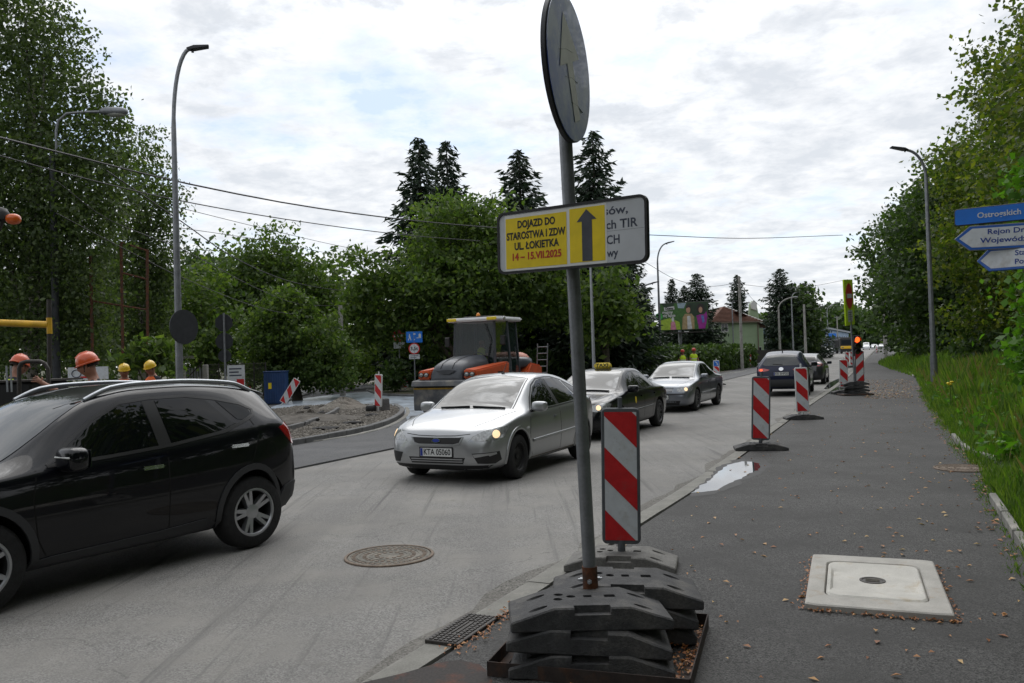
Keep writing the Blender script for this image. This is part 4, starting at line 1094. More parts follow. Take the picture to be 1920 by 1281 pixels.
def stripes(wd, ht, down_right=True):
    """bands of a 0.25 x 1 m delineator face: list of (is_red, polygon) with 45 degree bands"""
    k = ht / 4.45; res = []
    y = -ht / 2 - 3 * k; red = True; i = 0
    bands = []
    # band edges on the left side; going right they fall (or rise) by one board width
    e = -ht / 2 + 0.02 - wd
    edges = [-ht / 2 - wd - 0.02]
    q = -ht / 2 + 0.235 * ht
    edges = [q - 0.235 * 2 * ht, q - 0.235 * ht + 0.0, q, q + 0.245 * ht, q + 0.49 * ht, q + 0.735 * ht, q + 0.98 * ht, q + 1.225 * ht]
    sl = 1 if down_right else -1
    for i in range(len(edges) - 1):
        a, b = edges[i], edges[i + 1]
        P = [(-wd / 2, a), (wd / 2, a - wd), (wd / 2, b - wd), (-wd / 2, b)]
        def clip(P, y0, s):
            r_ = []
            for j in range(len(P)):
                p, n_ = P[j], P[(j + 1) % len(P)]
                ip, inn = s * (p[1] - y0) >= 0, s * (n_[1] - y0) >= 0
                if ip: r_.append(p)
                if ip != inn:
                    u = (y0 - p[1]) / (n_[1] - p[1]); r_.append((p[0] + (n_[0] - p[0]) * u, y0))
            return r_
        P = clip(clip(P, -ht / 2, 1), ht / 2, -1)
        if len(P) >= 3: bands.append((i % 2 == 1, [(sl * x, y_) for x, y_ in P]))
    return bands
def delineator(label, foot, rz, group, lean=(0, 0), frame='board_frame', foot_z=0.0, down_right=True, base=True, arrow=False, plain=False, base_pale=False, name='delineator_board'):
    t = thing(name, label, 'barrier board', (foot.x, foot.y, foot.z + foot_z), rz, group)
    t.rotation_euler = (lean[0], lean[1], rz)
    wd, ht = 0.25, 1.0; z0 = 0.16
    Mf = T(0, 0, z0 + 0.03 + ht / 2) @ UP
    m = MB(); m.prism(rrect(wd + 0.05, ht + 0.06, 0.04), -0.028, 0.018)
    fr = m.build('frame', frame, t, smooth=40, bevel=0.006, M=Mf)
    k = 0
    if arrow:
        m = MB(); m.flat(rrect(wd, 0.25, 0.01), 0.0215, T(0, ht / 2 - 0.13, 0)); m.build('arrow_panel', 'sheet_bright_blue', t, M=Mf)
        m = MB(); m.flat([(-.07, .09), (.04, -.02), (.00, -.06), (.09, -.09), (.06, .0), (.075, .01), (-.05, .11)][::1], 0.024, T(0, ht / 2 - 0.13, 0)); m.build('arrow', 'sheet_white', t, M=Mf)
        sht = ht - 0.27; off = -0.135
    else: sht, off = ht, 0
    m = MB(); m.flat([(-wd / 2, -sht / 2 + off), (wd / 2, -sht / 2 + off), (wd / 2, sht / 2 + off), (-wd / 2, sht / 2 + off)], 0.0195); m.build('white_sheet', 'sheet_white', t, M=Mf)
    for red, P in stripes(wd, sht, down_right):
        if red: m = MB(); m.flat(P, 0.0225, T(0, off, 0)); m.build('red_stripe', 'sheet_red', t, M=Mf)
    m = MB(); m.tube([(0, 0.005, 0.0), (0, 0.005, z0 + 0.03)], 0.03, 8); m.box((0, 0.005, z0 + ht + 0.10), (0.035, 0.035, 0.09)); 
    m2 = MB(); m2.box((0, 0.005, z0 + ht + 0.10), (0.035, 0.035, 0.09)); m2.build('top_lug', frame, t, bevel=0.006)
    m3 = MB(); m3.tube([(0, 0.005, 0.02), (0, 0.005, z0 + 0.03)], 0.03, 8); m3.build('stem', frame, t, smooth=50)
    if base:
        bo = base_block(BASE_LABEL[0] % ' '.join(label.split()[:11]), (foot.x, foot.y, foot.z + foot_z), rz, 'base plates under single boards', pale=base_pale)
        bo.scale = (1.0, 1, 0.9)
    return t
BASE_LABEL = ['base plate under the %s']
SD = lambda y: street_dir(y) - math.pi / 2          # plate facing the camera-side traffic
# nearest board, behind the sign post
ft = atY(1166, 1064, 6.5); ft.z = 0
delineator('large red and white board right beside the leaning sign post', ft, R(-6), 'red and white delineator boards', lean=(0, R(1.3)), base=False, foot_z=0.02)
base_block('pale grey rubber base plate under the large board by the sign post', (ft.x, ft.y - 0.01, 0.0), R(-14), 'base plates', pale=True)
BL = 'red and white delineator boards'
for (px, py, lab, rz, ln, fr, kw) in (
    (1426, 843, 'red and white board in a dark frame, middle one along the kerb', -10, (0, 2.6), 'board_frame', {}),
    (1506, 786, 'red and white board in a pale frame beside the navy crossover', -6, (0, -0.5), 'board_frame_white', {}),
    (1583, 737, 'red and white board just left of the signal stack', -6, (0, 0.5), 'board_frame_white', {}),
    (1589, 690, 'small far board behind the signal, left one', -6, (0, 0), 'board_frame_white', {}),
    (1598, 688, 'small far board behind the signal, right one', -6, (0, 0), 'board_frame_white', {}),
    (1344, 722, 'board with a blue arrow panel behind the grey saloon', -8, (0, 0.6), 'board_frame_white', {'arrow': True}),
    (1379, 692, 'red and white board in front of the hedge and concrete pole', -6, (0, -2.5), 'board_frame', {}),
    (1406, 689, 'red and white board before the green house corner', -6, (0, 0.8), 'board_frame', {}),
    (1644, 662, 'tiny far board standing beyond the signal on the path', -6, (0, 0), 'board_frame_white', {})):
    p = at(px, py, 0.0)
    delineator(lab, p, R(rz), BL, (R(ln[0]), R(ln[1])), fr, **kw)

# the signal: a stack of base plates with a post, lamps, the yellow-green board and a mirrored delineator
p = at(1604, 741, 0.0); sgz = 0.0
SRZ = R(-4)
for k in range(4):
    base_block(['lowest', 'second lowest', 'third', 'topmost'][k] + ' rubber base plate of the signal stack', (p.x + (0, .02, -.03, .01)[k], p.y + .03 * (k % 2), 0.012 + k * 0.112), SRZ + R((2, -4, 5, -2)[k]), 'plates in the signal stack')
m = MB()
for a, b in (((-.5, -.3), (.5, -.3)), ((.5, -.3), (.5, .3)), ((.5, .3), (-.5, .3)), ((-.5, .3), (-.5, -.3))):
    m.tube([(*a, 0.03), (*b, 0.03)], 0.03, 4)
tag(m.build('steel_ground_frame', 'rust_dark', M=T(p.x, p.y, 0)), 'rusty steel frame on the ground under the signal stack', 'frame')
sg = thing('traffic_signal', 'temporary traffic signal showing red on a grey post', 'traffic light', (p.x, p.y + 0.02, 0.42), SRZ)
m = MB(); m.tube([(0, 0, 0), (-0.02, 0, 1.0), (-0.06, 0, 2.2), (-0.13, 0, 3.35)], 0.035, 10); m.build('post', 'galvanised', sg, smooth=50)
m = MB(); m.box((0.10, -0.02, 1.28), (0.26, 0.16, 0.72)); hd = m.build('housing', 'plastic_black', sg, bevel=0.02, smooth=40)
m = MB(); m.box((-0.0, 0.0, 1.28), (0.12, 0.04, 0.05)); m.build('bracket', 'galvanised', sg)
for i, z in enumerate((1.49, 1.28, 1.07)):
    m = MB(); m.lathe([(0.095, 0.0), (0.08, 0.018), (0.04, 0.03), (0, 0.034)], 24)
    m.build('lens', mat('signal_red', (0.6, 0.03, 0.0), 0.3, emit=((1.0, 0.10, 0.015), 2.2)) if i == 0 else mat('lens_off', (0.03, 0.025, 0.01), 0.2, coat=1), hd, smooth=50, M=T(0.10, -0.101, z) @ RX(R(90)))
    m = MB(); n = 16; vv = []; ff = []
    for j in range(n + 1):
        a = R(-20 + 220 * j / n); vv += [(0.10 + 0.105 * math.cos(a), -0.10, z + 0.105 * math.sin(a)), (0.10 + 0.108 * math.cos(a), -0.23, z - 0.01 + 0.108 * math.sin(a))]
    for j in range(n): ff.append((2 * j, 2 * j + 1, 2 * j + 3, 2 * j + 2))
    m.add(vv, ff); m.build('visor', 'plastic_black', hd)
b_ = delineator('red and white board with mirrored stripes standing on the signal stack', Vector((p.x + 0.14, p.y - 0.08, 0.0)), SRZ, BL, (0, R(0.5)), 'board_frame', foot_z=0.30, down_right=False, base=False)
# the yellow-green board, turned almost edge-on
yb = thing('warning_board', 'tall yellow-green board with a red no entry disc above the red signal', 'sign', (p.x - 0.09, p.y + 0.02, 2.42), 0)
yb.rotation_euler = (0, R(-3.5), R(54))
Mb = T(0, 0, 0.79) @ UP
m = MB(); m.prism(rrect(1.15, 1.58, 0.03), -0.05, 0.0); m.build('panel', 'fluorescent', yb, bevel=0.006, M=T(0, -.03, 0) @ Mb)
m = MB(); m.prism(circle(0.44, 40), 0.0, 0.006, T(0, 0.22, 0.03)); dk = m.build('red_disc', 'sheet_red', yb, M=Mb)
m = MB(); m.flat([(-.33, -.075), (.33, -.075), (.33, .075), (-.33, .075)], 0.0085, T(0, 0.22, 0.03)); m.build('white_bar', 'sheet_white', yb, M=Mb)
m = MB(); m.prism(rrect(0.62, 0.40, 0.03), 0.0, 0.005, T(0, -0.47, 0.03)); pl = m.build('text_plate', 'sheet_grey_white', yb, M=Mb)
for k in range(4):
    m = MB(); m.flat([(-.25, -.012), (.25 - .1 * (k % 2), -.012), (.25 - .1 * (k % 2), .012), (-.25, .012)], 0.008, T(0, -0.35 - .075 * k, 0.03)); m.build('text_line', 'ink_slate', yb, M=Mb)

# ------------------------------------------------------------------ the leaning sign post in the foreground
FA = R(-18)                                     # how the steel frame lies on the path
FC = Vector((0.475, 4.69, 0.0))
Fm = T(*FC) @ RZ(FA)
m = MB(); s_ = 0.52; hh = 0.075
for k in range(4):
    A = RZ(k * math.pi / 2)
    m.box((0, -s_, hh / 2 + 0.002), (2 * s_ + 0.006, 0.006, hh), A); m.box((0, -s_ + 0.03, 0.006), (2 * s_ - 0.05, 0.05, 0.006), A)
fo = m.build('ground_frame', 'rust_dark', M=Fm)
tag(fo, 'rusty square angle iron frame on the path holding the rubber plates', 'frame')
for k, (lab, dx, dy, dz, rz, tx, ty) in enumerate((
    ('lowest front rubber plate, half buried in the rusty frame', -0.02, -0.27, 0.004, -4, 0, 0),
    ('lowest rear rubber plate inside the rusty frame', 0.03, 0.25, 0.012, -2, 0, 0),
    ('middle front rubber plate under the post, sagging to the right', -0.04, -0.26, 0.118, -1.5, -1, 3.2),
    ('middle rear rubber plate under the post', 0.05, 0.24, 0.120, -4, 0, 2.0),
    ('topmost front rubber plate with round and square sockets', -0.045, -0.22, 0.232, 5, -1, 1.2),
    ('topmost rear rubber plate with ribbed sloping ends', 0.075, 0.235, 0.232, -1, 1.5, 2.0))):
    q = Fm @ Vector((dx, dy, dz))
    base_block(lab, q, FA + R(rz + 15), 'plates stacked at the sign post', (R(tx), R(ty)), False)
PB = Vector((0.475, 4.69, 0.30))
# the post leans a little to the left
top_px = atY(1040, 12, 4.62)
post_dir = (atY(1060, 240, 4.66) - atY(1109, 1115, 4.70)).normalized()
POST0 = atY(1109, 1128, 4.70)
PLEN = (atY(1042, 10, 4.62) - POST0).length
sp_ = thing('sign_post', 'grey galvanised sign post with a rusty foot, leaning to the left', 'post', POST0)
zq = Vector((0, 0, 1)).rotation_difference(post_dir)
sp_.rotation_mode = 'QUATERNION'; sp_.rotation_quaternion = zq
m = MB(); m.tube([(0, 0, 0.02), (0, 0, PLEN)], 0.0375, 20); m.build('pipe', 'galvanised', sp_, smooth=50)
m = MB(); m.lathe([(0.043, -0.02), (0.043, 0.20), (0.0376, 0.20)], 20); m.build('rusty_socket', 'rust', sp_, smooth=40)
for a in range(4):
    m = MB(); m.prism([(0.04, 0.0), (0.115, -0.02), (0.115, 0.0), (0.042, 0.075)], -0.005, 0.005, RX(R(90))); m.build('gusset', 'rust', sp_, M=RZ(a * math.pi / 2 + FA))
m = MB(); m.box((0, 0, -0.022), (0.26, 0.18, 0.012)); m.build('foot_plate', 'rust', sp_, M=RZ(FA))
for a in (R(-100), R(10), R(170)):
    m = MB(); m.lathe([(0.013, 0.0), (0.013, 0.016), (0.007, 0.016), (0.007, 0.028), (0, 0.028)], 6, T(0, 0, 0.125) @ RZ(a) @ RY(R(90)) @ T(0, 0, 0.04)); m.build('bolt', 'galvanised_bright', sp_)
m = MB(); m.lathe([(0.041, PLEN - 0.14), (0.046, PLEN - 0.13), (0.046, PLEN + 0.02), (0, PLEN + 0.025)], 20); m.build('top_cap', 'sign_back', sp_, smooth=40)

# text board on the post
sl = atY(938, 459, 4.86); sr = atY(1218, 428, 4.29)
ctr = (sl + sr) / 2; dv = (sr - sl); wd = dv.length; yaw = math.atan2(dv.y, dv.x)
tb = thing('information_board', 'white board with a yellow diversion notice and arrow taped over it', 'sign', ctr)
tb.rotation_euler = (0, -math.asin(dv.z / wd), yaw)
ht = 0.358
nrm_ = Vector((math.sin(yaw), -math.cos(yaw), 0))
m = MB(); m.prism(rrect(wd, ht, 0.045, 6), -0.022, 0.0); m.build('backing', 'sign_back', tb, bevel=0.003, M=UP)
m = MB()
o_, i_ = rrect(wd, ht, 0.045, 6), rrect(wd - 0.028, ht - 0.028, 0.034, 6); n = len(o_)
m.add([(x, y, 0.001) for x, y in o_] + [(x, y, 0.009) for x, y in o_] + [(x, y, 0.009) for x, y in i_] + [(x, y, 0.001) for x, y in i_],
      [(k * n + j, k * n + (j + 1) % n, (k + 1) * n + (j + 1) % n, (k + 1) * n + j) for k in range(3) for j in range(n)])
m.build('dark_rim', 'ink_black', tb, M=UP)
m = MB(); m.flat(rrect(wd - 0.026, ht - 0.026, 0.034, 6), 0.003); m.build('white_face', 'sheet_grey_white', tb, M=UP)
W2_, H2_ = wd / 2, ht / 2
def bx(u, v): return ((u - 0.5) * wd, (0.5 - v) * ht)     # shares of the board from its top left corner
def quad(name, u0, v0, u1, v1, z, mt):
    m = MB(); m.flat([bx(u0, v1), bx(u1, v1), bx(u1, v0), bx(u0, v0)], z); return m.build(name, mt, tb, M=UP)
quad('film', 0.055, 0.055, 0.752, 0.985, 0.0042, 'paper_edge')
q1 = quad('yellow_notice', 0.062, 0.11, 0.492, 0.925, 0.0054, 'sheet_yellow')
q2 = quad('yellow_notice', 0.512, 0.085, 0.742, 0.915, 0.0054, 'sheet_yellow')
for body, u, v, s, wdt, mt in (('DOJAZD DO', 0.283, 0.228, 0.058, 0.265, 'ink_black'), ('STAROSTWA I ZDW', 0.277, 0.408, 0.058, 0.415, 'ink_black'), ('UL. ŁOKIETKA', 0.283, 0.575, 0.058, 0.315, 'ink_black'), ('14 – 15.VII.2025', 0.283, 0.745, 0.056, 0.345, 'ink_red')):
    x, y = bx(u, v); text(body, s, mt, tb, UP @ T(x, y, 0.0068), 0.0020, wdt * wd)
m = MB(); m.flat([bx(u, v) for u, v in ((0.594, 0.905), (0.594, 0.30), (0.560, 0.30), (0.624, 0.115), (0.690, 0.28), (0.660, 0.28), (0.660, 0.905))], 0.0068); m.build('arrow', 'ink_grey', tb, M=UP)
for body, u, v, s, wdt in (('sów,', 0.81, 0.19, 0.062, 0.15), ('ch TIR', 0.845, 0.40, 0.066, 0.195), ('CH', 0.79, 0.625, 0.066, 0.082), ('wy', 0.785, 0.82, 0.062, 0.072)):
    x, y = bx(u, v); text(body, s, 'ink_slate', tb, UP @ T(x, y, 0.0038), 0.0014, wdt * wd)
m = MB(); m.flat([bx(.755, .49), bx(.98, .49), bx(.98, .487), bx(.755, .487)], 0.0036); m.build('print_rule', 'ink_slate', tb, M=UP)
for dz in (-0.10, 0.10):
    m = MB(); m.box((0.0, 0.06, dz), (0.16, 0.09, 0.035)); m.build('clamp', 'galvanised', tb, bevel=0.004)
# push the board in front of the pipe
tb.location = ctr + nrm_ * 0.02

# round sign at the top, twisted almost edge-on
m_blue = mat('faded_blue_sheen', (0.015, 0.06, 0.30), 0.28, spec=0.5, coat=0.25, var2=[(2.4, (0.20, 0.24, 0.34), 0.44, 0.60), (12, (0.32, 0.35, 0.40), 0.62, 0.76)])  # grey patches put the mirrored sky into the blue colour
mat('faded_white', (0.58, 0.58, 0.54), 0.5, var=(8, 0.12))
rc = atY(1069, 128, 4.56)
rs_ = thing('round_sign', 'scratched faded blue round sign with a painted grey reflection and a white arrow at the top of the post', 'sign', rc)
rs_.rotation_euler = (R(0), R(-2.5), R(69))
rad = 0.405
m = MB(); m.lathe([(0, -0.004), (rad - 0.012, -0.004), (rad, -0.012), (rad, -0.035), (rad - 0.01, -0.035), (rad - 0.012, -0.01), (0, -0.008)], 64); m.build('rim', 'sign_back', rs_, smooth=35, M=UP)
m = MB(); m.prism(circle(rad - 0.006, 64), -0.003, 0.0005); m.build('face', m_blue, rs_, M=UP)
A45 = RZ(R(-42)) 
m = MB(); m.flat([(-.055, -.29), (.055, -.29), (.055, .03), (.2, .03), (0, .30), (-.2, .03), (-.055, .03)], 0.003, RZ(R(20))); m.build('arrow', 'faded_white', rs_, M=UP)
for k in range(3):
    a = [(-.2 + .1 * k, .05 - .12 * k), (.05 + .08 * k, .1 - .15 * k)]
    m = MB(); m.tube([(*a[0], 0.002), ((a[0][0] + a[1][0]) / 2, (a[0][1] + a[1][1]) / 2 + .01, 0.002), (*a[1], 0.002)], 0.0016, 4); m.build('scratch', 'sign_back', rs_, M=UP)
for dz in (-.2, .2):
    m = MB(); m.box((0, 0.04, dz), (0.12, 0.05, 0.035)); m.build('clamp', 'galvanised', rs_, bevel=0.004)

# ------------------------------------------------------------------ direction signs cut by the right edge
def arrow_poly(L, Hh, tip): return [(0, 0), (tip, Hh / 2), (L, Hh / 2), (L, -Hh / 2), (tip, -Hh / 2)]
dgY = 7.2
def dsign(name, label, pl, pr, hpx, mats, arrow, lines, ink):
    a, b = atY(*pl, dgY), atY(*pr, dgY - 0.35); d = b - a; L_ = d.length * 1.9; hh = hpx / FPX * dgY
    t = thing(name, label, 'sign', a)
    t.rotation_euler = (0, -math.asin(d.z / d.length), math.atan2(d.y, d.x))
    rim = arrow_poly(L_, hh, hh * 0.55) if arrow else [(x + L_ / 2, y) for x, y in rrect(L_, hh, 0.025)]
    m = MB(); m.prism(rim, -0.03, 0.0); m.build('backing', mats[0], t, bevel=0.004, M=UP)
    if arrow:
        m = MB(); m.flat([(x * 0.999 + 0.007, y * 0.93) for x, y in rim], 0.002); m.build('blue_border', mats[1], t, M=UP)
        e = hh * 0.12; m = MB(); m.flat([(hh * 0.19, 0), (hh * 0.66, hh / 2 - e), (L_ - e, hh / 2 - e), (L_ - e, -hh / 2 + e), (hh * 0.66, -hh / 2 + e)], 0.004); m.build('white_face', 'sheet_white', t, M=UP)
    else:
        m = MB(); m.flat([(x + L_ / 2, y) for x, y in rrect(L_ - 0.016, hh - 0.016, 0.02)], 0.002); m.build('face', mats[1], t, M=UP)
    for body, px, py, s, wpx in lines:
        c_ = atY(px, py, dgY - 0.15) - a
        text(body, s, ink, t, UP @ T(c_.x / math.cos(math.atan2(d.y, d.x)), c_.z - c_.x * d.z / d.x, 0.0055), 0.0012, wpx / FPX * dgY)
    return t
dsign('street_name_sign', 'blue street name plate with white lettering at the right edge', (1789, 409), (1920, 396), 32, ('sign_back', 'sheet_bright_blue'), False, [('Ostrogskich', 1863, 404, 0.066, 70)], 'sheet_white')
dsign('direction_sign', 'upper white arrow sign with two lines of blue lettering', (1789, 449), (1920, 441), 46, ('galvanised', 'sheet_blue'), True, [('Rejon Dróg', 1877, 437, 0.062, 74), ('Wojewódzkich', 1879, 453, 0.062, 102)], 'ink_blue')
dsign('direction_sign', 'lower white arrow sign with blue border, cut off at the right', (1831, 490), (1920, 482), 42, ('sheet_blue', 'sheet_blue'), True, [('Starostwo', 1901, 479, 0.062, 64), ('Powiatowe', 1903, 495, 0.062, 70)], 'ink_blue')
pp = atY(1972, 470, 6.95); t = thing('sign_post', 'post of the direction signs just outside the right edge', 'post', (pp.x, pp.y + 0.1, bank_z(1.2)))
m = MB(); m.tube([(0, 0, 0), (0, 0, 3.1)], 0.035, 14); m.build('pipe', 'galvanised', t, smooth=50)
m = MB(); m.lathe([(0.036, 3.1), (0.036, 3.115), (0, 3.13)], 14); m.build('cap', 'plastic_black', t)

# ------------------------------------------------------------------ street lamps
def lamp(label, base, height, arm, az, head='led', r0=0.075, material='galvanised', lean=0.0, headlen=0.55, up=0.9):
    t = thing('street_lamp', label, 'street lamp', base, 0, 'street lamps')
    t.rotation_euler = (0, lean, az)                # the arm reaches along local +X
    P = [(0, 0, 0), (0, 0, height * 0.5), (0, 0, height - up)]
    n = 10
    for k in range(1, n + 1):
        q = math.pi / 2 * k / n * 0.92
        P.append((arm * (1 - math.cos(q)), 0, height - up + up * math.sin(q)))
    rr_ = [r0, r0 * 0.8, r0 * 0.6] + [r0 * 0.5] * n
    m = MB(); m.tube(P, rr_, 12); m.build('pole', material, t, smooth=60)
    m = MB(); m.tube([(0, 0, 0), (0, 0, 1.1)], [r0 * 1.25, r0 * 1.2], 12); m.build('pole_base', material, t, smooth=60)
    ex, ez = P[-1][0], P[-1][2]
    if head == 'led':
        m = MB(); w_ = headlen * 0.24
        m.add([(-.05, -.04, -.03), (-.05, .04, -.03), (-.05, .04, .04), (-.05, -.04, .04), (.12, -w_, -.035), (.12, w_, -.035), (.12, w_ * .9, .055), (.12, -w_ * .9, .055), (headlen, -w_ * .85, -.03), (headlen, w_ * .85, -.03), (headlen, w_ * .8, .02), (headlen, -w_ * .8, .02)],
              [(0, 3, 2, 1), (0, 1, 5, 4), (1, 2, 6, 5), (2, 3, 7, 6), (3, 0, 4, 7), (4, 5, 9, 8), (5, 6, 10, 9), (6, 7, 11, 10), (7, 4, 8, 11), (8, 9, 10, 11)])
        m.build('lamp_head', 'lamp_dark', t, bevel=0.01, M=T(ex, 0, ez) @ RY(R(-14)))
        m = MB(); m.lathe([(0.0, -0.05), (0.03, -0.05), (0.03, 0.0), (0, 0)], 10); m.build('sensor', 'lamp_dark', t, M=T(ex + .08, 0, ez - 0.02))
    else:
        v, f = superell((headlen, headlen * 0.36, headlen * 0.3), 0.8); m = MB(); m.add(v, f); m.build('lamp_head', 'galvanised', t, smooth=60, M=T(ex + headlen * 0.42, 0, ez + 0.02))
        v, f = superell((headlen * 0.7, headlen * 0.3, headlen * 0.22), 0.9); m = MB(); m.add(v, f); m.build('lamp_bowl', mat('bowl', (0.35, 0.36, 0.33), 0.15), t, smooth=60, M=T(ex + headlen * 0.48, 0, ez - 0.045))
    return t
def gnd(px, Y): q = atY(px, 640, Y); return Vector((q.x, Y, zg(Y)))
b = atY(338, 760, 19.0); lamp('tall grey lamp at the left with a dark head against the clouds', (b.x, b.y, 0), 9.1, 0.42, R(20), headlen=0.45, r0=0.09, up=1.9)
b = gnd(1749, 31.5); lamp('tall grey lamp on the grass in front of the right hand trees', (b.x, b.y, .15), 9.0, 0.75, R(175), headlen=0.62, r0=0.105, up=1.1)
b = gnd(1738, 62); lamp('farther lamp half hidden in the right hand trees', (b.x, b.y, .2), 8.7, 2.0, R(176), headlen=0.8, r0=0.1, up=1.2)
b = gnd(1112, 33); lamp('lamp seen between the sign post and the taxi', (b.x, b.y, 0), 6.6, 0.9, R(10), r0=0.075, material='galvanised_bright')
b = gnd(970, 60); lamp('thin lamp rising behind the roller cab', (b.x, b.y, 0), 8.2, 0.8, R(10), r0=0.1)
b = gnd(1238, 56); lamp('tall thin lamp beside the billboard', (b.x, b.y, 0), 9.1, 0.7, R(5), r0=0.1, headlen=0.6, up=1.3)
b = gnd(1198, 50); lamp('shorter curved lamp left of the billboard', (b.x, b.y, 0), 5.9, 1.0, R(5), r0=0.1, headlen=0.5, up=0.9)
b = gnd(1375, 85); lamp('thin lamp in front of the green house gable', (b.x, b.y, zg(85)), 6.6, 0.1, R(5), r0=0.08, headlen=0.25, up=0.4)
b = gnd(1462, 88); lamp('old lamp with a long sloping arm beyond the green house', (b.x, b.y, zg(88)), 7.0, 1.9, R(5), head='old', r0=0.14, material='concrete', headlen=0.6, up=1.2)
b = gnd(1487, 98); lamp('slim curved lamp before the dark spruces', (b.x, b.y, zg(98)), 8.1, 0.6, R(5), r0=0.1, headlen=0.5)
b = gnd(1553, 190); lamp('distant lamp with a sloping arm above the street', (b.x, b.y, zg(190)), 11.5, 4.0, R(5), head='old', r0=0.15, headlen=0.9, up=2.0)

# ------------------------------------------------------------------ poles and wires
def upole(label, base, h, r=0.14, arms=0, material='concrete', name='utility_pole'):
    t = thing(name, label, 'utility pole', base, R(5), 'utility poles')
    m = MB(); m.tube([(0, 0, 0), (0, 0, h)], [r, r * 0.7], 10); m.build('shaft', material, t, smooth=50)
    for k in range(arms):
        m = MB(); m.box((0, -r * 0.5, h - 0.25 - 0.5 * k), (1.3, 0.08, 0.08)); ar = m.build('crossarm', 'galvanised', t)
        for x in (-.55, -.2, .2, .55):
            m = MB(); m.lathe([(0.02, 0), (0.05, 0.03), (0.05, 0.07), (0.03, 0.1), (0.045, 0.13), (0, 0.15)], 8, T(x, -r * 0.5, h - 0.21 - 0.5 * k)); m.build('insulator', 'pale_concrete', ar)
    return t
LP0 = atY(106, 690, 23.8); upole('concrete pole with an old lamp inside the birch foliage', (LP0.x, LP0.y, -0.1), 8.0, 0.12, material='sign_back')
lt = thing('street_lamp', 'old grey cobra head lamp reaching out of the birch', 'street lamp', atY(106, 290, 23.6), R(8), 'street lamps')
m = MB(); P = [(0, 0, 0), (0, 0, 0.68), (0.07, 0, 0.98), (0.3, 0, 1.19), (0.74, 0, 1.23), (1.28, 0, 1.25)]; m.tube(P, 0.04, 10); m.build('arm', 'galvanised', lt, smooth=60)
v, f = superell((0.8, 0.3, 0.24), 0.75); m = MB(); m.add(v, f); m.build('lamp_head', 'galvanised', lt, smooth=60, M=T(1.58, 0, 1.26))
v, f = superell((0.56, 0.26, 0.18), 0.9); m = MB(); m.add(v, f); m.build('lamp_bowl', mat('bowl', (0.35, 0.36, 0.33), 0.15), lt, smooth=60, M=T(1.63, 0, 1.19))
b = gnd(640, 42); upole('grey pole at the side street with wires running to it', (b.x, b.y, 0), 4.6, 0.15)
b = gnd(1390, 68); upole('concrete pole in front of the green house', (b.x, b.y, zg(68)), 7.7, 0.14, 0)
b = gnd(1510, 100); upole('concrete pole against the dark spruces', (b.x, b.y, zg(100)), 6.8, 0.17)
b = gnd(1540, 150); upole('far wooden pole with a crossarm beyond the spruces', (b.x, b.y, zg(150)), 9.0, 0.16, 1)
b = gnd(1571, 215); upole('far pole above the yellow truck', (b.x, b.y, zg(215)), 9.0, 0.17, 1)
b = gnd(1660, 90); upole('pale pole at the far end of the path under the trees', (b.x, b.y, zg(90)), 8.0, 0.22)
mat('cable', (0.02, 0.02, 0.022), 0.6)
def wire(label, pts, r, group='overhead cables'):
    P = [atY(*p) for p in pts]; P = smooth_path(P, 40)
    m = MB(); m.tube(P, r, 5); return tag(m.build('overhead_cable', 'cable', smooth=60), label, 'cable', group)
wire('thick cable sagging across the sky from the birch to the right hand trees', [(-60, 243, 14), (120, 288, 17), (330, 340, 20), (560, 385, 24), (760, 412, 29), (930, 427, 34), (1225, 441, 45), (1400, 447, 55), (1580, 441, 66)], 0.022)
wire('second cable below the thick one ending in the walnut crown', [(-60, 275, 18), (120, 325, 20), (330, 375, 23), (560, 415, 28), (762, 441, 34), (900, 452, 38)], 0.017)
wire('thin cable from the left lamp into the walnut crown', [(330, 388, 26), (500, 430, 32), (660, 466, 40), (760, 480, 44)], 0.011)
wire('cable dropping steeply from the left lamp to the side street pole', [(200, 320, 22), (335, 412, 24), (430, 478, 28), (520, 520, 33), (585, 537, 38), (640, 545, 42)], 0.018)
wire('cable from the birch pole low across the green trees to the pole', [(106, 340, 21), (200, 410, 23), (335, 465, 26), (480, 540, 33), (560, 570, 38), (638, 574, 42)], 0.013)
wire('lowest cable across the green trees to the side street pole', [(106, 400, 21), (220, 460, 23), (340, 520, 26), (480, 575, 33), (560, 590, 38), (638, 588, 42)], 0.013)
wire('thin cable over the tree tops left of the walnut', [(335, 427, 30), (500, 452, 38), (680, 486, 48), (860, 505, 55), (1040, 516, 60)], 0.012)
wire('cable from the concrete pole left past the billboard', [(1210, 492, 55), (1270, 525, 60), (1330, 537, 64), (1386, 530, 68)], 0.016)
wire('cable from the concrete pole right into the trees', [(1386, 533, 68), (1460, 540, 74), (1520, 537, 80), (1590, 524, 88)], 0.016)
wire('cable dropping from the concrete pole to the house roof', [(1388, 532, 68), (1410, 560, 74), (1428, 577, 82)], 0.014)
wire('far cable above the street towards the signal board', [(1500, 582, 100), (1540, 578, 110), (1590, 571, 120)], 0.016)
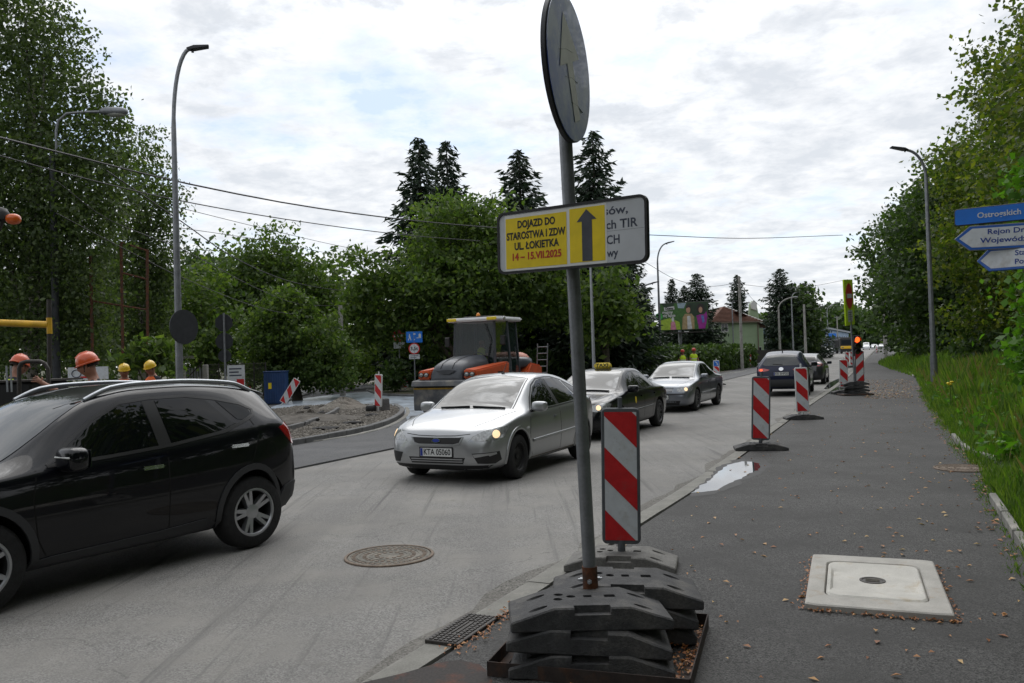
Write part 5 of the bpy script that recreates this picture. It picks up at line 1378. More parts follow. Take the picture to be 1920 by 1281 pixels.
# ------------------------------------------------------------------ covers, puddle, islands
# concrete chamber cover on the path
cs = [at(*q, 0.0) for q in ((1499, 1147), (1783, 1163), (1758, 1062), (1530, 1048))]
cc = sum(cs, Vector()) / 4; ex_ = ((cs[1] - cs[0]) + (cs[2] - cs[3])) / 2; ey_ = ((cs[3] - cs[0]) + (cs[2] - cs[1])) / 2
CL, CWd, CA = ex_.length * .99, ey_.length * .99, (math.atan2(ex_.y, ex_.x) + math.atan2(ey_.y, ey_.x) - math.pi / 2) / 2
t = thing('chamber_cover', 'square pale concrete chamber cover set in the footpath', 'manhole cover', (cc.x, cc.y, 0.0), CA)
m = MB(); o_ = rrect(CL, CWd, 0.02, 3); i_ = rrect(CL * 0.735, CWd * 0.70, 0.085, 6)
# frame ring between a rectangle and the rounded opening
N_ = 56
def ringpt(poly_w, poly_h, r_, k):
    P = rrect(poly_w, poly_h, r_, 6); n = len(P)
    d = [0]
    for i in range(n): d.append(d[-1] + math.dist(P[i], P[(i + 1) % n]))
    tt = d[-1] * k / N_; i = max(j for j in range(n) if d[j] <= tt + 1e-9); u = (tt - d[i]) / max(d[i + 1] - d[i], 1e-9)
    a, b = P[i], P[(i + 1) % n]
    return (a[0] + (b[0] - a[0]) * u, a[1] + (b[1] - a[1]) * u)
def rings(spec):
    v = []; f = []
    for (w_, h_, r_, z) in spec:
        for k in range(N_): x, y = ringpt(w_, h_, r_, k); v.append((x, y, z))
    for i in range(len(spec) - 1):
        for k in range(N_): f.append((i * N_ + k, i * N_ + (k + 1) % N_, (i + 1) * N_ + (k + 1) % N_, (i + 1) * N_ + k))
    return v, f
v, f = rings([(CL, CWd, 0.02, -0.02), (CL, CWd, 0.02, 0.035), (CL - 0.02, CWd - 0.02, 0.02, 0.043), (CL * 0.75, CWd * 0.715, 0.09, 0.045), (CL * 0.735, CWd * 0.70, 0.085, 0.035), (CL * 0.73, CWd * 0.695, 0.085, -0.01)])
m.add(v, f); m.build('frame', 'slab_concrete', t, smooth=30)
v, f = rings([(CL * 0.716, CWd * 0.675, 0.08, -0.01), (CL * 0.716, CWd * 0.675, 0.08, 0.036), (CL * 0.69, CWd * 0.65, 0.07, 0.047), (CL * 0.66, CWd * 0.60, 0.06, 0.047), (CL * 0.62, CWd * 0.36, 0.03, 0.030), (CL * 0.60, CWd * 0.30, 0.03, 0.030), (0.05, 0.02, 0.005, 0.030)])
f.append(tuple(range(6 * N_, 7 * N_)))
m = MB(); m.add(v, f); lid = m.build('lid', 'pale_concrete', t, smooth=30)
m = MB(); m.lathe([(0.085, 0.0305), (0.085, 0.035), (0.07, 0.035), (0.066, 0.031), (0.02, 0.032), (0, 0.033)], 28, T(-0.01, 0.03, 0)); m.build('iron_inset', 'iron', lid, smooth=30)
for k in range(4): m = MB(); m.box((-0.01, 0.03 - 0.03 + 0.02 * k, 0.0345), (0.09, 0.007, 0.003)); m.build('inset_rib', 'iron_dusty', lid)
# round covers
def manhole(label, c, r, z, material, material2, rz=0):
    t = thing('manhole_cover', label, 'manhole cover', (c.x, c.y, z), rz)
    m = MB(); m.lathe([(r, -0.02), (r, 0.004), (r * 0.985, 0.009), (r * 0.94, 0.009), (r * 0.93, 0.0), (r * 0.93, -0.01)], 56); m.build('frame', material2, t, smooth=30)
    m = MB(); m.lathe([(r * 0.915, -0.01), (r * 0.915, 0.003), (r * 0.90, 0.006), (r * 0.86, 0.006), (r * 0.855, 0.002), (r * 0.72, 0.002), (r * 0.715, 0.006), (r * 0.66, 0.006), (r * 0.655, 0.002), (r * 0.45, 0.002), (r * 0.445, 0.006), (r * 0.39, 0.006), (r * 0.385, 0.002), (0.0, 0.002)], 56); lid = m.build('lid', material, t, smooth=25)
    m = MB()
    for ring, nn in ((0.79, 40), (0.55, 26), (0.28, 12)):
        for k in range(nn): m.box((r * ring, 0, 0.004), (r * 0.085, r * 0.07, 0.005), RZ(2 * math.pi * k / nn))
    o = m.build('grip_studs', material2, lid); o['kind'] = 'stuff'
    return t
mc = at(730, 1043, ROADZ)
manhole('round dusty manhole cover in the worn road', mc, 0.395, ROADZ + 0.006, 'iron_dusty', 'iron_brown')
mc2 = at(1806, 879, 0.0); manhole('round rusty cover half under the grass at the path edge', mc2, 0.36, 0.008, 'iron_brown', 'iron_brown')
# gully grate let into the kerb
g0, g1, g2, g3 = (at(*q, 0.0) for q in ((803, 1205), (852, 1214), (928, 1162), (884, 1154)))
gc = (g0 + g1 + g2 + g3) / 4; gd = (g2 - g1); ga = math.atan2(gd.y, gd.x)
t = thing('drain_cover', 'black iron gully cover set into the kerb line', 'drain cover', (gc.x, gc.y, 0.002), ga)
gl, gw = gd.length, 0.20
m = MB(); m.box((0, 0, 0.004), (gl, gw + 0.03, 0.026)); m.build('plate', 'iron', t, bevel=0.004)
m = MB()
for i in range(15):
    for j in range(6):
        if 4 <= i <= 10 and 2 <= j <= 3: continue
        m.box((-gl / 2 + gl * (i + 0.7) / 15.4, -gw / 2 + gw * (j + 0.6) / 6.2, 0.0195), (gl / 15 * 0.62, gw / 6 * 0.62, 0.006))
o = m.build('grip_studs', 'iron', t); o['kind'] = 'stuff'
for j in range(2): m = MB(); m.box((0, -0.016 + 0.034 * j, 0.0195), (gl * 0.4, 0.012, 0.006)); m.build('raised_mark', 'iron', t)

# puddles at the kerb
mat('puddle_water', (0.05, 0.052, 0.055), 0.03, spec=1.0, coat=0.3, var=(3, 0.2))
mat('wet_bitumen_sheen', (0.35, 0.40, 0.46), 0.30, spec=0.8, var=[(2.5, 0.3), (0.8, 0.25)], var2=(1.1, (0.13, 0.14, 0.155), 0.50, 0.64))  # wet bitumen: pale blue base colour carries the sky reflected in it
def blob(name, px, z, material, n=3, kind='structure', wob=0.0):
    P = [at(*q, 0.0) for q in px]; P = [Vector((p.x, p.y, 0)) for p in P]
    Q = smooth_path(P + [P[0]], len(P) * n + 1)[:-1]
    if wob: Q = [q + Vector((random.gauss(0, wob), random.gauss(0, wob), 0)) for q in Q]
    m = MB(); m.flat([(p.x, p.y) for p in Q], z); return tag(m.build(name, material), kind=kind)
blob('puddle', [(1296, 925), (1330, 900), (1362, 874), (1392, 866), (1418, 868), (1425, 878), (1405, 890), (1372, 905), (1340, 920)], 0.004, 'puddle_water', 6, wob=.018)
blob('damp_patch', [(1292, 932), (1325, 897), (1375, 863), (1425, 861), (1444, 872), (1425, 890), (1390, 903), (1345, 925)], 0.002, n=6, wob=.025, material=mat('damp', (0.03, 0.029, 0.029), 0.7, var=(4, 0.3)))
blob('puddle', [(1552, 738), (1566, 728), (1578, 725), (1584, 733), (1572, 742)], 0.004, 'puddle_water')
blob('puddle', [(1545, 727), (1556, 716), (1574, 708), (1580, 714), (1560, 728)], ROADZ + 0.012, 'puddle_water')
blob('rust_stain', [(640, 1290), (760, 1262), (850, 1238), (905, 1250), (915, 1300), (780, 1330)], 0.0022, mat('rust_stain_mat', (0.035, 0.03, 0.028), 0.85, var=(70, 0.4), var2=(5, (0.10, 0.035, 0.02), 0.5, 0.66)))
# wet tack coat on the side street
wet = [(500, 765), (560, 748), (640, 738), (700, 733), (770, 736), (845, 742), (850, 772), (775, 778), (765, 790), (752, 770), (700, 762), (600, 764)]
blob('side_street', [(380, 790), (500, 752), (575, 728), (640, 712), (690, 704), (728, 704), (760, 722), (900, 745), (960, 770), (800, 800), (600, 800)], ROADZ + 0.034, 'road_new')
blob('tack_coat', wet, ROADZ + 0.040, 'wet_bitumen_sheen')
blob('side_lane', [(622, 716), (660, 708), (705, 697), (722, 690), (726, 699), (706, 716), (690, 722)], ROADZ + 0.046, 'gravel_ground')

def kerb_run(name, label, px, z, h, wd, material, step=0.8):
    t = thing(name, label, 'kerb')
    P = [at(*q, z) for q in px]; P = [Vector((p.x, p.y, 0)) for p in P]; Q = smooth_path(P, float(step))
    L_, R_ = offset(Q, wd / 2), offset(Q, -wd / 2)
    for i in range(len(Q) - 1):
        g_ = 0.012
        def lp(A, u): return A[i].lerp(A[i + 1], u)
        q = [lp(L_, g_), lp(L_, 1 - g_), lp(R_, 1 - g_), lp(R_, g_)]
        m = MB(); e = random.uniform(-.006, .006)
        m.prism([(p.x, p.y) for p in q], ROADZ - 0.05, z + h + e); m.build('kerb_stone', material, t, bevel=0.012)
    return Q
outer = [(380, 852), (470, 843), (545, 832), (610, 821), (670, 809), (715, 797), (745, 783), (754, 771), (742, 762)]
kerb_run('island_kerb', 'curved outer kerb of the unfinished traffic island', outer, 0.0, 0.09, 0.16, 'kerb_dark')
kerb_run('island_kerb', 'flush channel kerb curving round the island tip', [(545, 836), (640, 823), (715, 806), (752, 789), (765, 775), (762, 766)], ROADZ, 0.05, 0.14, 'kerb_concrete')
kerb_run('island_kerb', 'inner kerb curving through the gravel of the island', [(400, 823), (480, 815), (545, 805), (592, 790), (622, 777), (634, 769)], 0.06, 0.1, 0.11, 'kerb_dark')
kerb_run('island_kerb', 'kerb along the far side of the side street', [(690, 733), (720, 741), (780, 743), (850, 744)], 0.0, 0.08, 0.15, 'kerb_dark')
kerb_run('island_kerb', 'low kerb at the foot of the ivy mass', [(500, 747), (552, 745), (580, 738), (600, 728), (640, 716), (672, 706)], 0.0, 0.08, 0.16, 'kerb_dark')
# left side kerb far along the street
kerb_run('island_kerb', 'long kerb in front of the hedge and house', [(1235, 722), (1290, 712), (1348, 704), (1428, 691), (1490, 680)], ROADZ, 0.1, 0.18, 'kerb_concrete', 1.6)
blob('new_pavement', [(1200, 722), (1290, 708), (1348, 699), (1428, 687), (1500, 676), (1470, 674), (1400, 682), (1300, 694), (1200, 706)], 0.045, 'gravel_ground')
isl = [(370, 850), (545, 830), (610, 819), (670, 807), (715, 795), (742, 782), (750, 771), (735, 762), (640, 760), (560, 764), (470, 775), (380, 790)]
blob('island_gravel', isl, 0.035, 'gravel_ground')
blob('far_island_gravel', [(692, 734), (720, 739), (780, 741), (850, 742), (850, 726), (760, 720), (720, 722)], 0.045, 'soil')
# gravel heap, rubble, broken asphalt
mat('gravel_stone', (0.17, 0.155, 0.135), 0.95, var=(8, 0.45))
mat('rubble', (0.10, 0.09, 0.078), 0.95, var=[(4, 0.35), (30, 0.25)], bump=(30, 0.5))
mat('asphalt_lump', (0.035, 0.034, 0.034), 0.95, var=(30, 0.35), bump=(60, 0.6))
def heap(name, label, c, rx, ry, h, material, n=26, seed=0):
    r_ = random.Random(seed); v = [(0, 0, h)]; f = []
    rg = 9
    for i in range(1, rg + 1):
        for j in range(n):
            u = i / rg; a = 2 * math.pi * j / n
            zz_ = h * max(0, (1 - u ** 1.15)) * (1 + r_.uniform(-.13, .13)) - (0.02 if i == rg else 0)
            k = u * (1 + r_.uniform(-.05, .05)); v.append((rx * k * math.cos(a), ry * k * math.sin(a), zz_))
    for j in range(n): f.append((0, 1 + j, 1 + (j + 1) % n))
    for i in range(rg - 1):
        for j in range(n): f.append((1 + i * n + j, 1 + (i + 1) * n + j, 1 + (i + 1) * n + (j + 1) % n, 1 + i * n + (j + 1) % n))
    m = MB(); m.add(v, f); o = m.build(name, material, M=T(*c) @ RZ(R(20)))
    return tag(o, label, 'heap')
c0 = at(645, 766, 0.04); heap('gravel_heap', 'conical heap of brown gravel on the traffic island', c0, 0.95, 0.95, 0.42, 'gravel_ground', seed=3)
c0 = at(570, 789, 0.04); heap('rubble_heap', 'low dark heap of dug up soil and rubble on the island', c0, 1.9, 1.1, 0.22, 'rubble', seed=5)
c0 = at(480, 800, 0.04); heap('rubble_heap', 'dug up soil mostly hidden behind the black crossover', c0, 1.8, 1.0, 0.3, 'rubble', seed=6)
def rock_mesh(name, s, material, seed):
    r_ = random.Random(seed); bm = bmesh.new(); bmesh.ops.create_icosphere(bm, subdivisions=1, radius=1)
    for q in bm.verts: q.co = Vector((q.co.x * s[0], q.co.y * s[1], q.co.z * s[2])) * r_.uniform(.72, 1.15)
    me = bpy.data.meshes.new(name); bm.to_mesh(me); bm.free(); me.materials.append(MATS[material]); return me
ROCKS = [rock_mesh('rubble_lump', (.5, .38, .3), 'rubble', 1), rock_mesh('rubble_lump', (.42, .5, .22), 'asphalt_lump', 2), rock_mesh('rubble_lump', (.5, .3, .16), 'rubble', 3)]
rk = [(583, 772, .42), (598, 778, .5), (612, 772, .36), (560, 776, .5), (575, 783, .42), (607, 783, .3), (545, 782, .4), (592, 788, .26), (625, 763, .3), (552, 792, .34), (566, 796, .28), (530, 788, .4), (604, 762, .34), (575, 765, .3)]
for i, (px, py, s) in enumerate(rk):
    q = at(px, py, 0.1); o = bpy.data.objects.new('rubble_lump', ROCKS[i % 3]); COL.objects.link(o); o.location = q; o.scale = (s, s, s); o.rotation_euler = (random.uniform(-.5, .5), random.uniform(-.5, .5), random.uniform(0, 6))
    tag(o, 'lump of broken rubble lying on the traffic island', 'rubble', 'rubble lumps on the island')
for lab, px, py, s in (('flat slab of broken asphalt on the gravel near the outer kerb', 610, 803, (.55, .34, .06)), ('flat broken asphalt piece nearer the island tip', 663, 793, (.42, .26, .07)), ('thin asphalt piece beside the leaning board', 698, 778, (.3, .2, .06))):
    q = at(px, py, 0.06); o = link('asphalt_piece', rock_mesh('asphalt_piece', s, 'asphalt_lump', px)); o.location = q; o.rotation_euler = (0, .05, 1.0); tag(o, lab, 'asphalt')
q = at(721, 770, 0.05); m = MB(); m.box((0, 0, 0.2), (0.32, 0.22, 0.4), taper=0.9); tag(m.build('concrete_block', 'kerb_dark', bevel=0.02, M=T(*q) @ RZ(.5)), 'dark concrete block behind the leaning board on the island', 'block')
q = at(696, 772, 0.05); m = MB(); m.add(*superell((.36, .3, .26), .7)); tag(m.build('cable_coil', 'plastic_black', smooth=60, M=T(*q) @ T(0, 0, .1)), 'small black bundle on the island gravel', 'bundle')
# loose gravel
def scatter_stones(name, polys_px, n, z, s0, s1, material, seed):
    r_ = np.random.default_rng(seed); V = []; F = []
    P = [at(*q, 0.0) for q in polys_px]; xs = [p.x for p in P]; ys_ = [p.y for p in P]; k = 0
    while k < n:
        x, y = r_.uniform(min(xs), max(xs)), r_.uniform(min(ys_), max(ys_)); c_ = False; j = len(P) - 1
        for i in range(len(P)):
            if (P[i].y > y) != (P[j].y > y) and x < (P[j].x - P[i].x) * (y - P[i].y) / (P[j].y - P[i].y) + P[i].x: c_ = not c_
            j = i
        if not c_: continue
        s = r_.uniform(s0, s1); a = r_.uniform(0, 6.3); o = len(V)
        for (dx, dy, dz) in ((-1, -.7, -.5), (1, -.8, -.5), (.8, .9, -.5), (-.9, .8, -.5), (-.5, -.4, .6), (.6, -.3, .5), (.4, .5, .7), (-.4, .5, .5)):
            dx *= r_.uniform(.7, 1.2); V.append((x + s * (dx * math.cos(a) - dy * math.sin(a)), y + s * (dx * math.sin(a) + dy * math.cos(a)), z + s * dz * .8))
        F += [(o, o + 1, o + 5, o + 4), (o + 1, o + 2, o + 6, o + 5), (o + 2, o + 3, o + 7, o + 6), (o + 3, o, o + 4, o + 7), (o + 4, o + 5, o + 6, o + 7)]; k += 1
    m = MB(); m.add(V, F); return m.build(name, material)
tag(scatter_stones('gravel', isl, 5200, 0.045, 0.025, 0.07, 'gravel_stone', 4), 'loose grey brown gravel covering the traffic island', 'gravel', kind='stuff')

# boards and signs of the side street
for (px, py, lab, rz, ln, z) in ((709, 772, 'leaning red and white board at the island tip', -30, (0, 3), 0.04), (761, 733, 'red and white board beside the three and a half tonne sign', 20, (0, -3), 0.06), (526, 762, 'red and white board tilted far over to the right on the island', 10, (0, 33), 0.05), (468, 745, 'pale board seen edge-on left of the blue cabinet', 60, (0, -4), 0.0)):
    p = at(px, py, z)
    delineator(lab, p, R(rz), BL, (R(ln[0]), R(ln[1])), 'board_frame_white', base=False)
def disc_sign(t, z, r, mats, back=False, dy=-0.03):
    m = MB(); m.prism(circle(r, 32), -0.012, 0.0); m.build('sign_disc', mats[0], t, M=T(0, dy, z) @ UP)
    if len(mats) > 1: m = MB(); m.flat(circle(r * .8, 32), 0.002); m.build('sign_face', mats[1], t, M=T(0, dy, z) @ UP)
q = at(751, 735, 0.0); t = thing('sign_group', 'red no entry sign with a small plate beside the blue zone sign', 'sign', q, R(8))
m = MB(); m.tube([(0, 0, 0), (0, 0, 3.6)], 0.035, 8); m.build('post', 'galvanised', t, smooth=50)
disc_sign(t, 3.05, .33, ('sheet_red',)); m = MB(); m.flat([(-.26, -.07), (.26, -.07), (.26, .07), (-.26, .07)], 0.003); m.build('white_bar', 'sheet_white', t, M=T(0, -.03, 3.05) @ UP)
m = MB(); m.prism(rrect(.6, .34, .03), -.01, 0); m.build('plate', 'sheet_grey_white', t, M=T(0, -.03, 2.53) @ UP)
q = at(779, 738, 0.0); t = thing('sign_group', 'blue residential zone sign above a round weight limit sign', 'sign', q, R(12))
m = MB(); m.tube([(0, 0, 0), (0, 0, 3.15)], 0.035, 8); m.build('post', 'galvanised', t, smooth=50)
m = MB(); m.prism(rrect(.82, .56, .04), -.012, 0); m.build('zone_panel', 'sheet_bright_blue', t, M=T(.02, -.03, 2.87) @ UP)
def pict(polys, z, mt='sheet_white'):
    for P in polys: m = MB(); m.flat(P, 0.003); m.build('pictogram', mt, t, M=T(.02, -.03, z) @ UP)
pict([circle(.03, 12, c=(-.24, .13)), [(-.28, .09), (-.21, .1), (-.19, -.02), (-.15, -.16), (-.19, -.16), (-.235, -.04), (-.29, -.17), (-.33, -.16), (-.27, -.02)], [(-.06, .12), (-.04, .19), (.05, .19), (.07, .12)], [(.22, -.02), (.22, .13), (.28, .19), (.34, .13), (.34, -.02)], [(.1, -.06), (.34, -.06), (.34, -.03), (.1, -.03)], circle(.025, 10, c=(.0, -.13))], 2.87)
disc_sign(t, 2.28, .29, ('sheet_red', 'sheet_white')); text('3,5t', .24, 'ink_black', t, T(0, -.035, 2.28) @ UP, .006, .38)
m = MB(); m.prism(rrect(.54, .23, .02), -.01, 0); m.build('plate', 'sheet_grey_white', t, M=T(0, -.03, 1.87) @ UP)
for k in range(2): m = MB(); m.flat([(-.2, .03 - .09 * k), (.2 - .1 * k, .03 - .09 * k), (.2 - .1 * k, .06 - .09 * k), (-.2, .06 - .09 * k)], .003); m.build('text_line', 'ink_slate', t, M=T(0, -.03, 1.87) @ UP)
q = gnd(421, 32); t = thing('sign_group', 'grey backs of an octagon and two round signs on one post', 'sign', q, R(5))
m = MB(); m.tube([(0, 0, 0), (0, 0, 3.75)], 0.04, 8); m.build('post', 'galvanised', t, smooth=50)
for z, n, r in ((3.37, 8, .35), (2.65, 32, .33), (2.08, 32, .25)):
    m = MB(); m.prism([(r * math.cos(2 * math.pi * (k + .5) / n), r * math.sin(2 * math.pi * (k + .5) / n)) for k in range(n)], -0.01, 0.01); m.build('sign_back', 'sign_back', t, M=T(-0.02, 0.045, z) @ UP)
q = atY(340, 613, 19.0); t = tag(link('round_sign', (lambda mm: mm.data)(MB().prism(circle(.40, 40), -.012, .012).build('tmp', 'sign_back'))), 'grey back of a round sign fixed to the left lamp', 'sign'); bpy.data.objects.remove(bpy.data.objects['tmp'])
t.matrix_world = T(q.x + .04, q.y + .05, q.z) @ RZ(R(62)) @ UP
q = gnd(441, 30); t = thing('notice_board', 'small white notice with a red block on a post left of the cabinet', 'sign', q, R(4))
m = MB(); m.tube([(0, .03, 0), (0, .03, 1.6)], .03, 6); m.build('post', 'galvanised', t)
m = MB(); m.prism(rrect(.62, .82, .02), -.012, 0); m.build('panel', 'sheet_white', t, M=T(0, 0, 1.3) @ UP)
m = MB(); m.flat([(.02, -.33), (.28, -.33), (.28, -.1), (.02, -.1)], .003); m.build('red_block', 'sheet_red', t, M=T(0, 0, 1.3) @ UP)
for k in range(3): m = MB(); m.flat([(-.24, .3 - .12 * k), (.2 - .1 * (k % 2), .3 - .12 * k), (.2 - .1 * (k % 2), .25 - .12 * k), (-.24, .25 - .12 * k)], .003); m.build('text_line', 'ink_slate', t, M=T(0, 0, 1.3) @ UP)
# blue site cabinet
mat('cabinet_blue', (0.012, 0.045, 0.14), 0.5, var=(3, 0.25))
q = gnd(516, 36); t = thing('site_cabinet', 'tall dark blue ribbed metal cabinet in front of the ivy', 'cabinet', q, R(8))
m = MB(); m.box((0, 0, .68), (.92, .9, 1.36)); m.build('body', 'cabinet_blue', t, bevel=.02)
for k in range(9): m = MB(); m.box((-.4 + .1 * k, -.46, .68), (.035, .03, 1.22)); m.build('rib', 'cabinet_blue', t)
m = MB(); m.box((0, 0, 1.385), (.98, .96, .05)); m.build('roof', 'cabinet_blue', t, bevel=.01)
m = MB(); m.box((-.2, -.483, .78), (.13, .01, .26)); m.build('yellow_label', 'sheet_yellow', t)
# barrier gate across the side lane
q = at(668, 722, 0.0); t = thing('barrier_gate', 'grey metal barrier with vertical bars across the side lane', 'barrier', q, R(6))
m = MB(); m.box((0, 0, .92), (1.5, .03, .22)); m.build('top_panel', 'galvanised', t)
for x in (-.75, .75): m = MB(); m.tube([(x, 0, 0), (x, 0, 1.06)], .022, 6); m.build('upright', 'galvanised', t)
m = MB(); m.tube([(-.75, 0, .12), (.75, 0, .12)], .015, 6); m.build('bottom_rail', 'galvanised', t)
for k in range(13): m = MB(); m.tube([(-.66 + .11 * k, 0, .12), (-.66 + .11 * k, 0, .82)], .008, 5); m.build('bar', 'galvanised', t)
q = at(712, 716, 0.0); m = MB(); m.box((0, 0, .35), (.5, .5, .7), taper=.8); tag(m.build('concrete_block', 'kerb_dark', bevel=.04, M=T(*q)), 'grey concrete block beside the side lane barrier', 'block')
# ------------------------------------------------------------------ road roller behind the silver hatchback
mat('roller_grey', (0.055, 0.062, 0.075), 0.45, var=(3, 0.2), coat=.2)
mat('roller_orange', (0.55, 0.085, 0.018), 0.45, var=(3, 0.15), var2=(4, (.35, .09, .04), .58, .75))
mat('roller_white', (0.86, 0.87, 0.88), 0.5, var=(3, 0.1))
mat('drum_steel', (0.085, 0.09, 0.10), 0.5, 0.4, var=(3, 0.3), var2=(2, (.20, .19, .17), .5, .7))
mat('amber', (0.75, 0.25, 0.01), 0.3)
mat('cab_glass', (0.014, 0.024, 0.025), 0.04, spec=.5, alpha=.68)
mat('seat_red', (0.35, 0.04, 0.02), 0.7)
h_r = street_dir(24) + math.pi - R(2)
q = at(868, 783, ROADZ)
RO = thing('road_roller', 'orange and dark grey road roller with a white roofed glass cab', 'road roller', (q.x + .55, q.y + 1.9, ROADZ + .03), h_r)
LOW = [1.0]
def rp(name, mt, fn, parent=None, **k):
    m = MB(); fn(m)
    m.v = [(x, y, z * LOW[0]) for x, y, z in m.v]
    return m.build(name, mt, parent or RO, **k)
WR = 0.98
rp('drum', 'drum_steel', lambda m: m.lathe([(0, -WR), (.53, -WR), (.55, -WR + .02), (.55, WR - .02), (.53, WR), (0, WR)], 40, T(1.65, 0, .55) @ RX(R(90))), smooth=30)
rp('drum', 'drum_steel', lambda m: m.lathe([(0, -WR), (.53, -WR), (.55, -WR + .02), (.55, WR - .02), (.53, WR), (0, WR)], 40, T(-1.65, 0, .55) @ RX(R(90))), smooth=30)
LOW[0] = 0.76
# front frame with splash plate over the drum
rp('front_frame', 'drum_steel', lambda m: m.box((2.3, 0, .72), (.14, 2.16, .92)), bevel=.03)
rp('frame_cap', 'drum_steel', lambda m: m.prism([(-.35, 0), (.16, 0), (.10, .22), (-.3, .27)], -1.1, 1.1, T(2.3, 0, 1.2) @ RX(R(90))), bevel=.02)
rp('warning_stripe', mat('dull_yellow', (.28, .17, .02), .8, var=(6, .3)), lambda m: m.box((2.375, 0, 1.12), (.02, 2.1, .06)))
for s in (1, -1):
    rp('side_frame', 'drum_steel', lambda m: m.prism([(2.3, .35), (2.3, 1.25), (.9, 1.25), (.9, .8), (1.5, .5)], 0, .09, T(0, s * 1.02 - .045, 0) @ Matrix(((1, 0, 0, 0), (0, 0, 1, 0), (0, 1, 0, 0), (0, 0, 0, 1)))), bevel=.02)
    rp('orange_wing', 'roller_orange', lambda m: m.add([(2.2, s * .58, 1.46), (2.2, s * 1.0, 1.46), (2.2, s * 1.0, 1.80), (2.2, s * .58, 1.84), (1.2, s * .62, 1.42), (1.2, s * 1.04, 1.42), (1.0, s * 1.04, 1.96), (1.0, s * .62, 1.98), (.2, s * .7, 1.3), (.2, s * 1.04, 1.3), (.1, s * 1.04, 2.08), (.1, s * .7, 2.1)],
        [(0, 1, 2, 3), (0, 4, 5, 1), (1, 5, 6, 2), (2, 6, 7, 3), (3, 7, 4, 0), (4, 8, 9, 5), (5, 9, 10, 6), (6, 10, 11, 7), (7, 11, 8, 4), (8, 11, 10, 9)]), bevel=.04, seg=2, smooth=40)
    for y in (.70, .88):
        rp('work_lamp', 'lens_clear', lambda m: m.lathe([(.075, 0), (.072, .03), (.03, .045), (0, .05)], 18, T(2.2, s * y, 1.65) @ RY(R(90))), smooth=40)
        rp('lamp_bezel', 'plastic_black', lambda m: m.lathe([(.09, 0), (.09, .035), (.074, .035)], 18, T(2.2, s * y, 1.65) @ RY(R(90))), smooth=40)
    for k in range(5): rp('vent_slat', 'plastic_black', lambda m: m.box((.9 - .07 * k, s * 1.05, 1.62), (.03, .02, .16)))
# bonnet: rounded loft
def bonnet(m):
    st = [(2.22, 1.38, 1.52, .50), (2.20, 1.38, 1.86, .54), (2.05, 1.40, 2.08, .57), (1.7, 1.40, 2.24, .60), (1.2, 1.42, 2.36, .62), (.7, 1.42, 2.40, .64)]
    v = []; f = []; K = 13
    for x, zb_, zt_, w_ in st:
        for k in range(K):
            a = math.pi * k / (K - 1); c, s = math.cos(a), math.sin(a)
            v.append((x, w_ * math.copysign(abs(c) ** .45, c), zb_ + (zt_ - zb_) * abs(s) ** .5))
    for i in range(len(st) - 1):
        for k in range(K - 1): f.append((i * K + k, i * K + k + 1, (i + 1) * K + k + 1, (i + 1) * K + k))
    f.append(tuple(range(K))); f.append(tuple(len(v) - 1 - k for k in range(K)))
    m.add(v, f)
bn = rp('bonnet', 'roller_grey', bonnet, smooth=45)
rp('bonnet_badge', 'sign_back', lambda m: m.prism([(-.34, .06), (-.1, .09), (.1, .09), (.34, .06), (.24, -.02), (.1, -.08), (-.1, -.08), (-.24, -.02)], 0, .012, T(2.232, 0, 1.74) @ RY(R(-8)) @ RZ(R(90)) @ RX(R(90))), bn)
for s in (1, -1): rp('bonnet_seam', 'shut_line', lambda m: m.tube([(2.2, s * .2, 1.87), (2.05, s * .2, 2.087), (1.7, s * .2, 2.245), (1.2, s * .2, 2.365), (.72, s * .2, 2.405)], .008, 5), bn)
# rear body
rp('rear_body', 'roller_orange', lambda m: m.prism([(-2.35, 1.2), (-2.35, 1.86), (-1.5, 2.0), (-1.15, 1.5), (.3, 1.45), (.3, 1.2)], -1.02, 1.02, RX(R(90))), bevel=.06, seg=2, smooth=40)
rp('rear_tank', mat('roller_pink', (.55, .22, .15), .5), lambda m: m.add(*superell((1.1, 1.5, .9), .7), T(-1.75, 0, 2.05)), smooth=60)
rp('rear_tank_grey', 'roller_grey', lambda m: m.add(*superell((1.0, 1.9, .55), .5), T(-1.5, 0, 2.0)), smooth=60)
rp('cab_floor', 'roller_grey', lambda m: m.box((-.25, 0, 1.46), (1.6, 1.9, .22)), bevel=.03)
LOW[0] = 1.0
# cab
def post(a, b, r=.045): return lambda m: m.tube([a, b], r, 6)
cabp = [((.52, .74, 1.16), (.42, .70, 2.86)), ((.52, -.74, 1.16), (.42, -.70, 2.86)), ((-1.0, .82, 1.12), (-.92, .74, 2.86)), ((-1.0, -.82, 1.12), (-.92, -.74, 2.86)), ((-.15, .95, 1.12), (-.18, .82, 2.86)), ((-.15, -.95, 1.12), (-.18, -.82, 2.86))]
for a, b in cabp: rp('cab_post', 'roller_grey', post(a, b))
def pane(P): return lambda m: m.add(P, [tuple(range(len(P)))])
rp('cab_glass', 'cab_glass', pane([(.54, -.70, 1.30), (.54, .70, 1.30), (.45, .67, 2.84), (.45, -.67, 2.84)]))
for s in (1, -1):
    rp('cab_glass', 'cab_glass', pane([(.52, s * .76, 1.22), (-.13, s * .97, 1.16), (-.16, s * .84, 2.84), (.42, s * .72, 2.84)]))
    rp('cab_glass', 'cab_glass', pane([(-.17, s * .97, 1.16), (-1.0, s * .84, 1.16), (-.92, s * .76, 2.84), (-.2, s * .84, 2.84)]))
rp('cab_glass', 'cab_glass', pane([(-1.02, -.78, 1.3), (-1.02, .78, 1.3), (-.94, .72, 2.84), (-.94, -.72, 2.84)]))
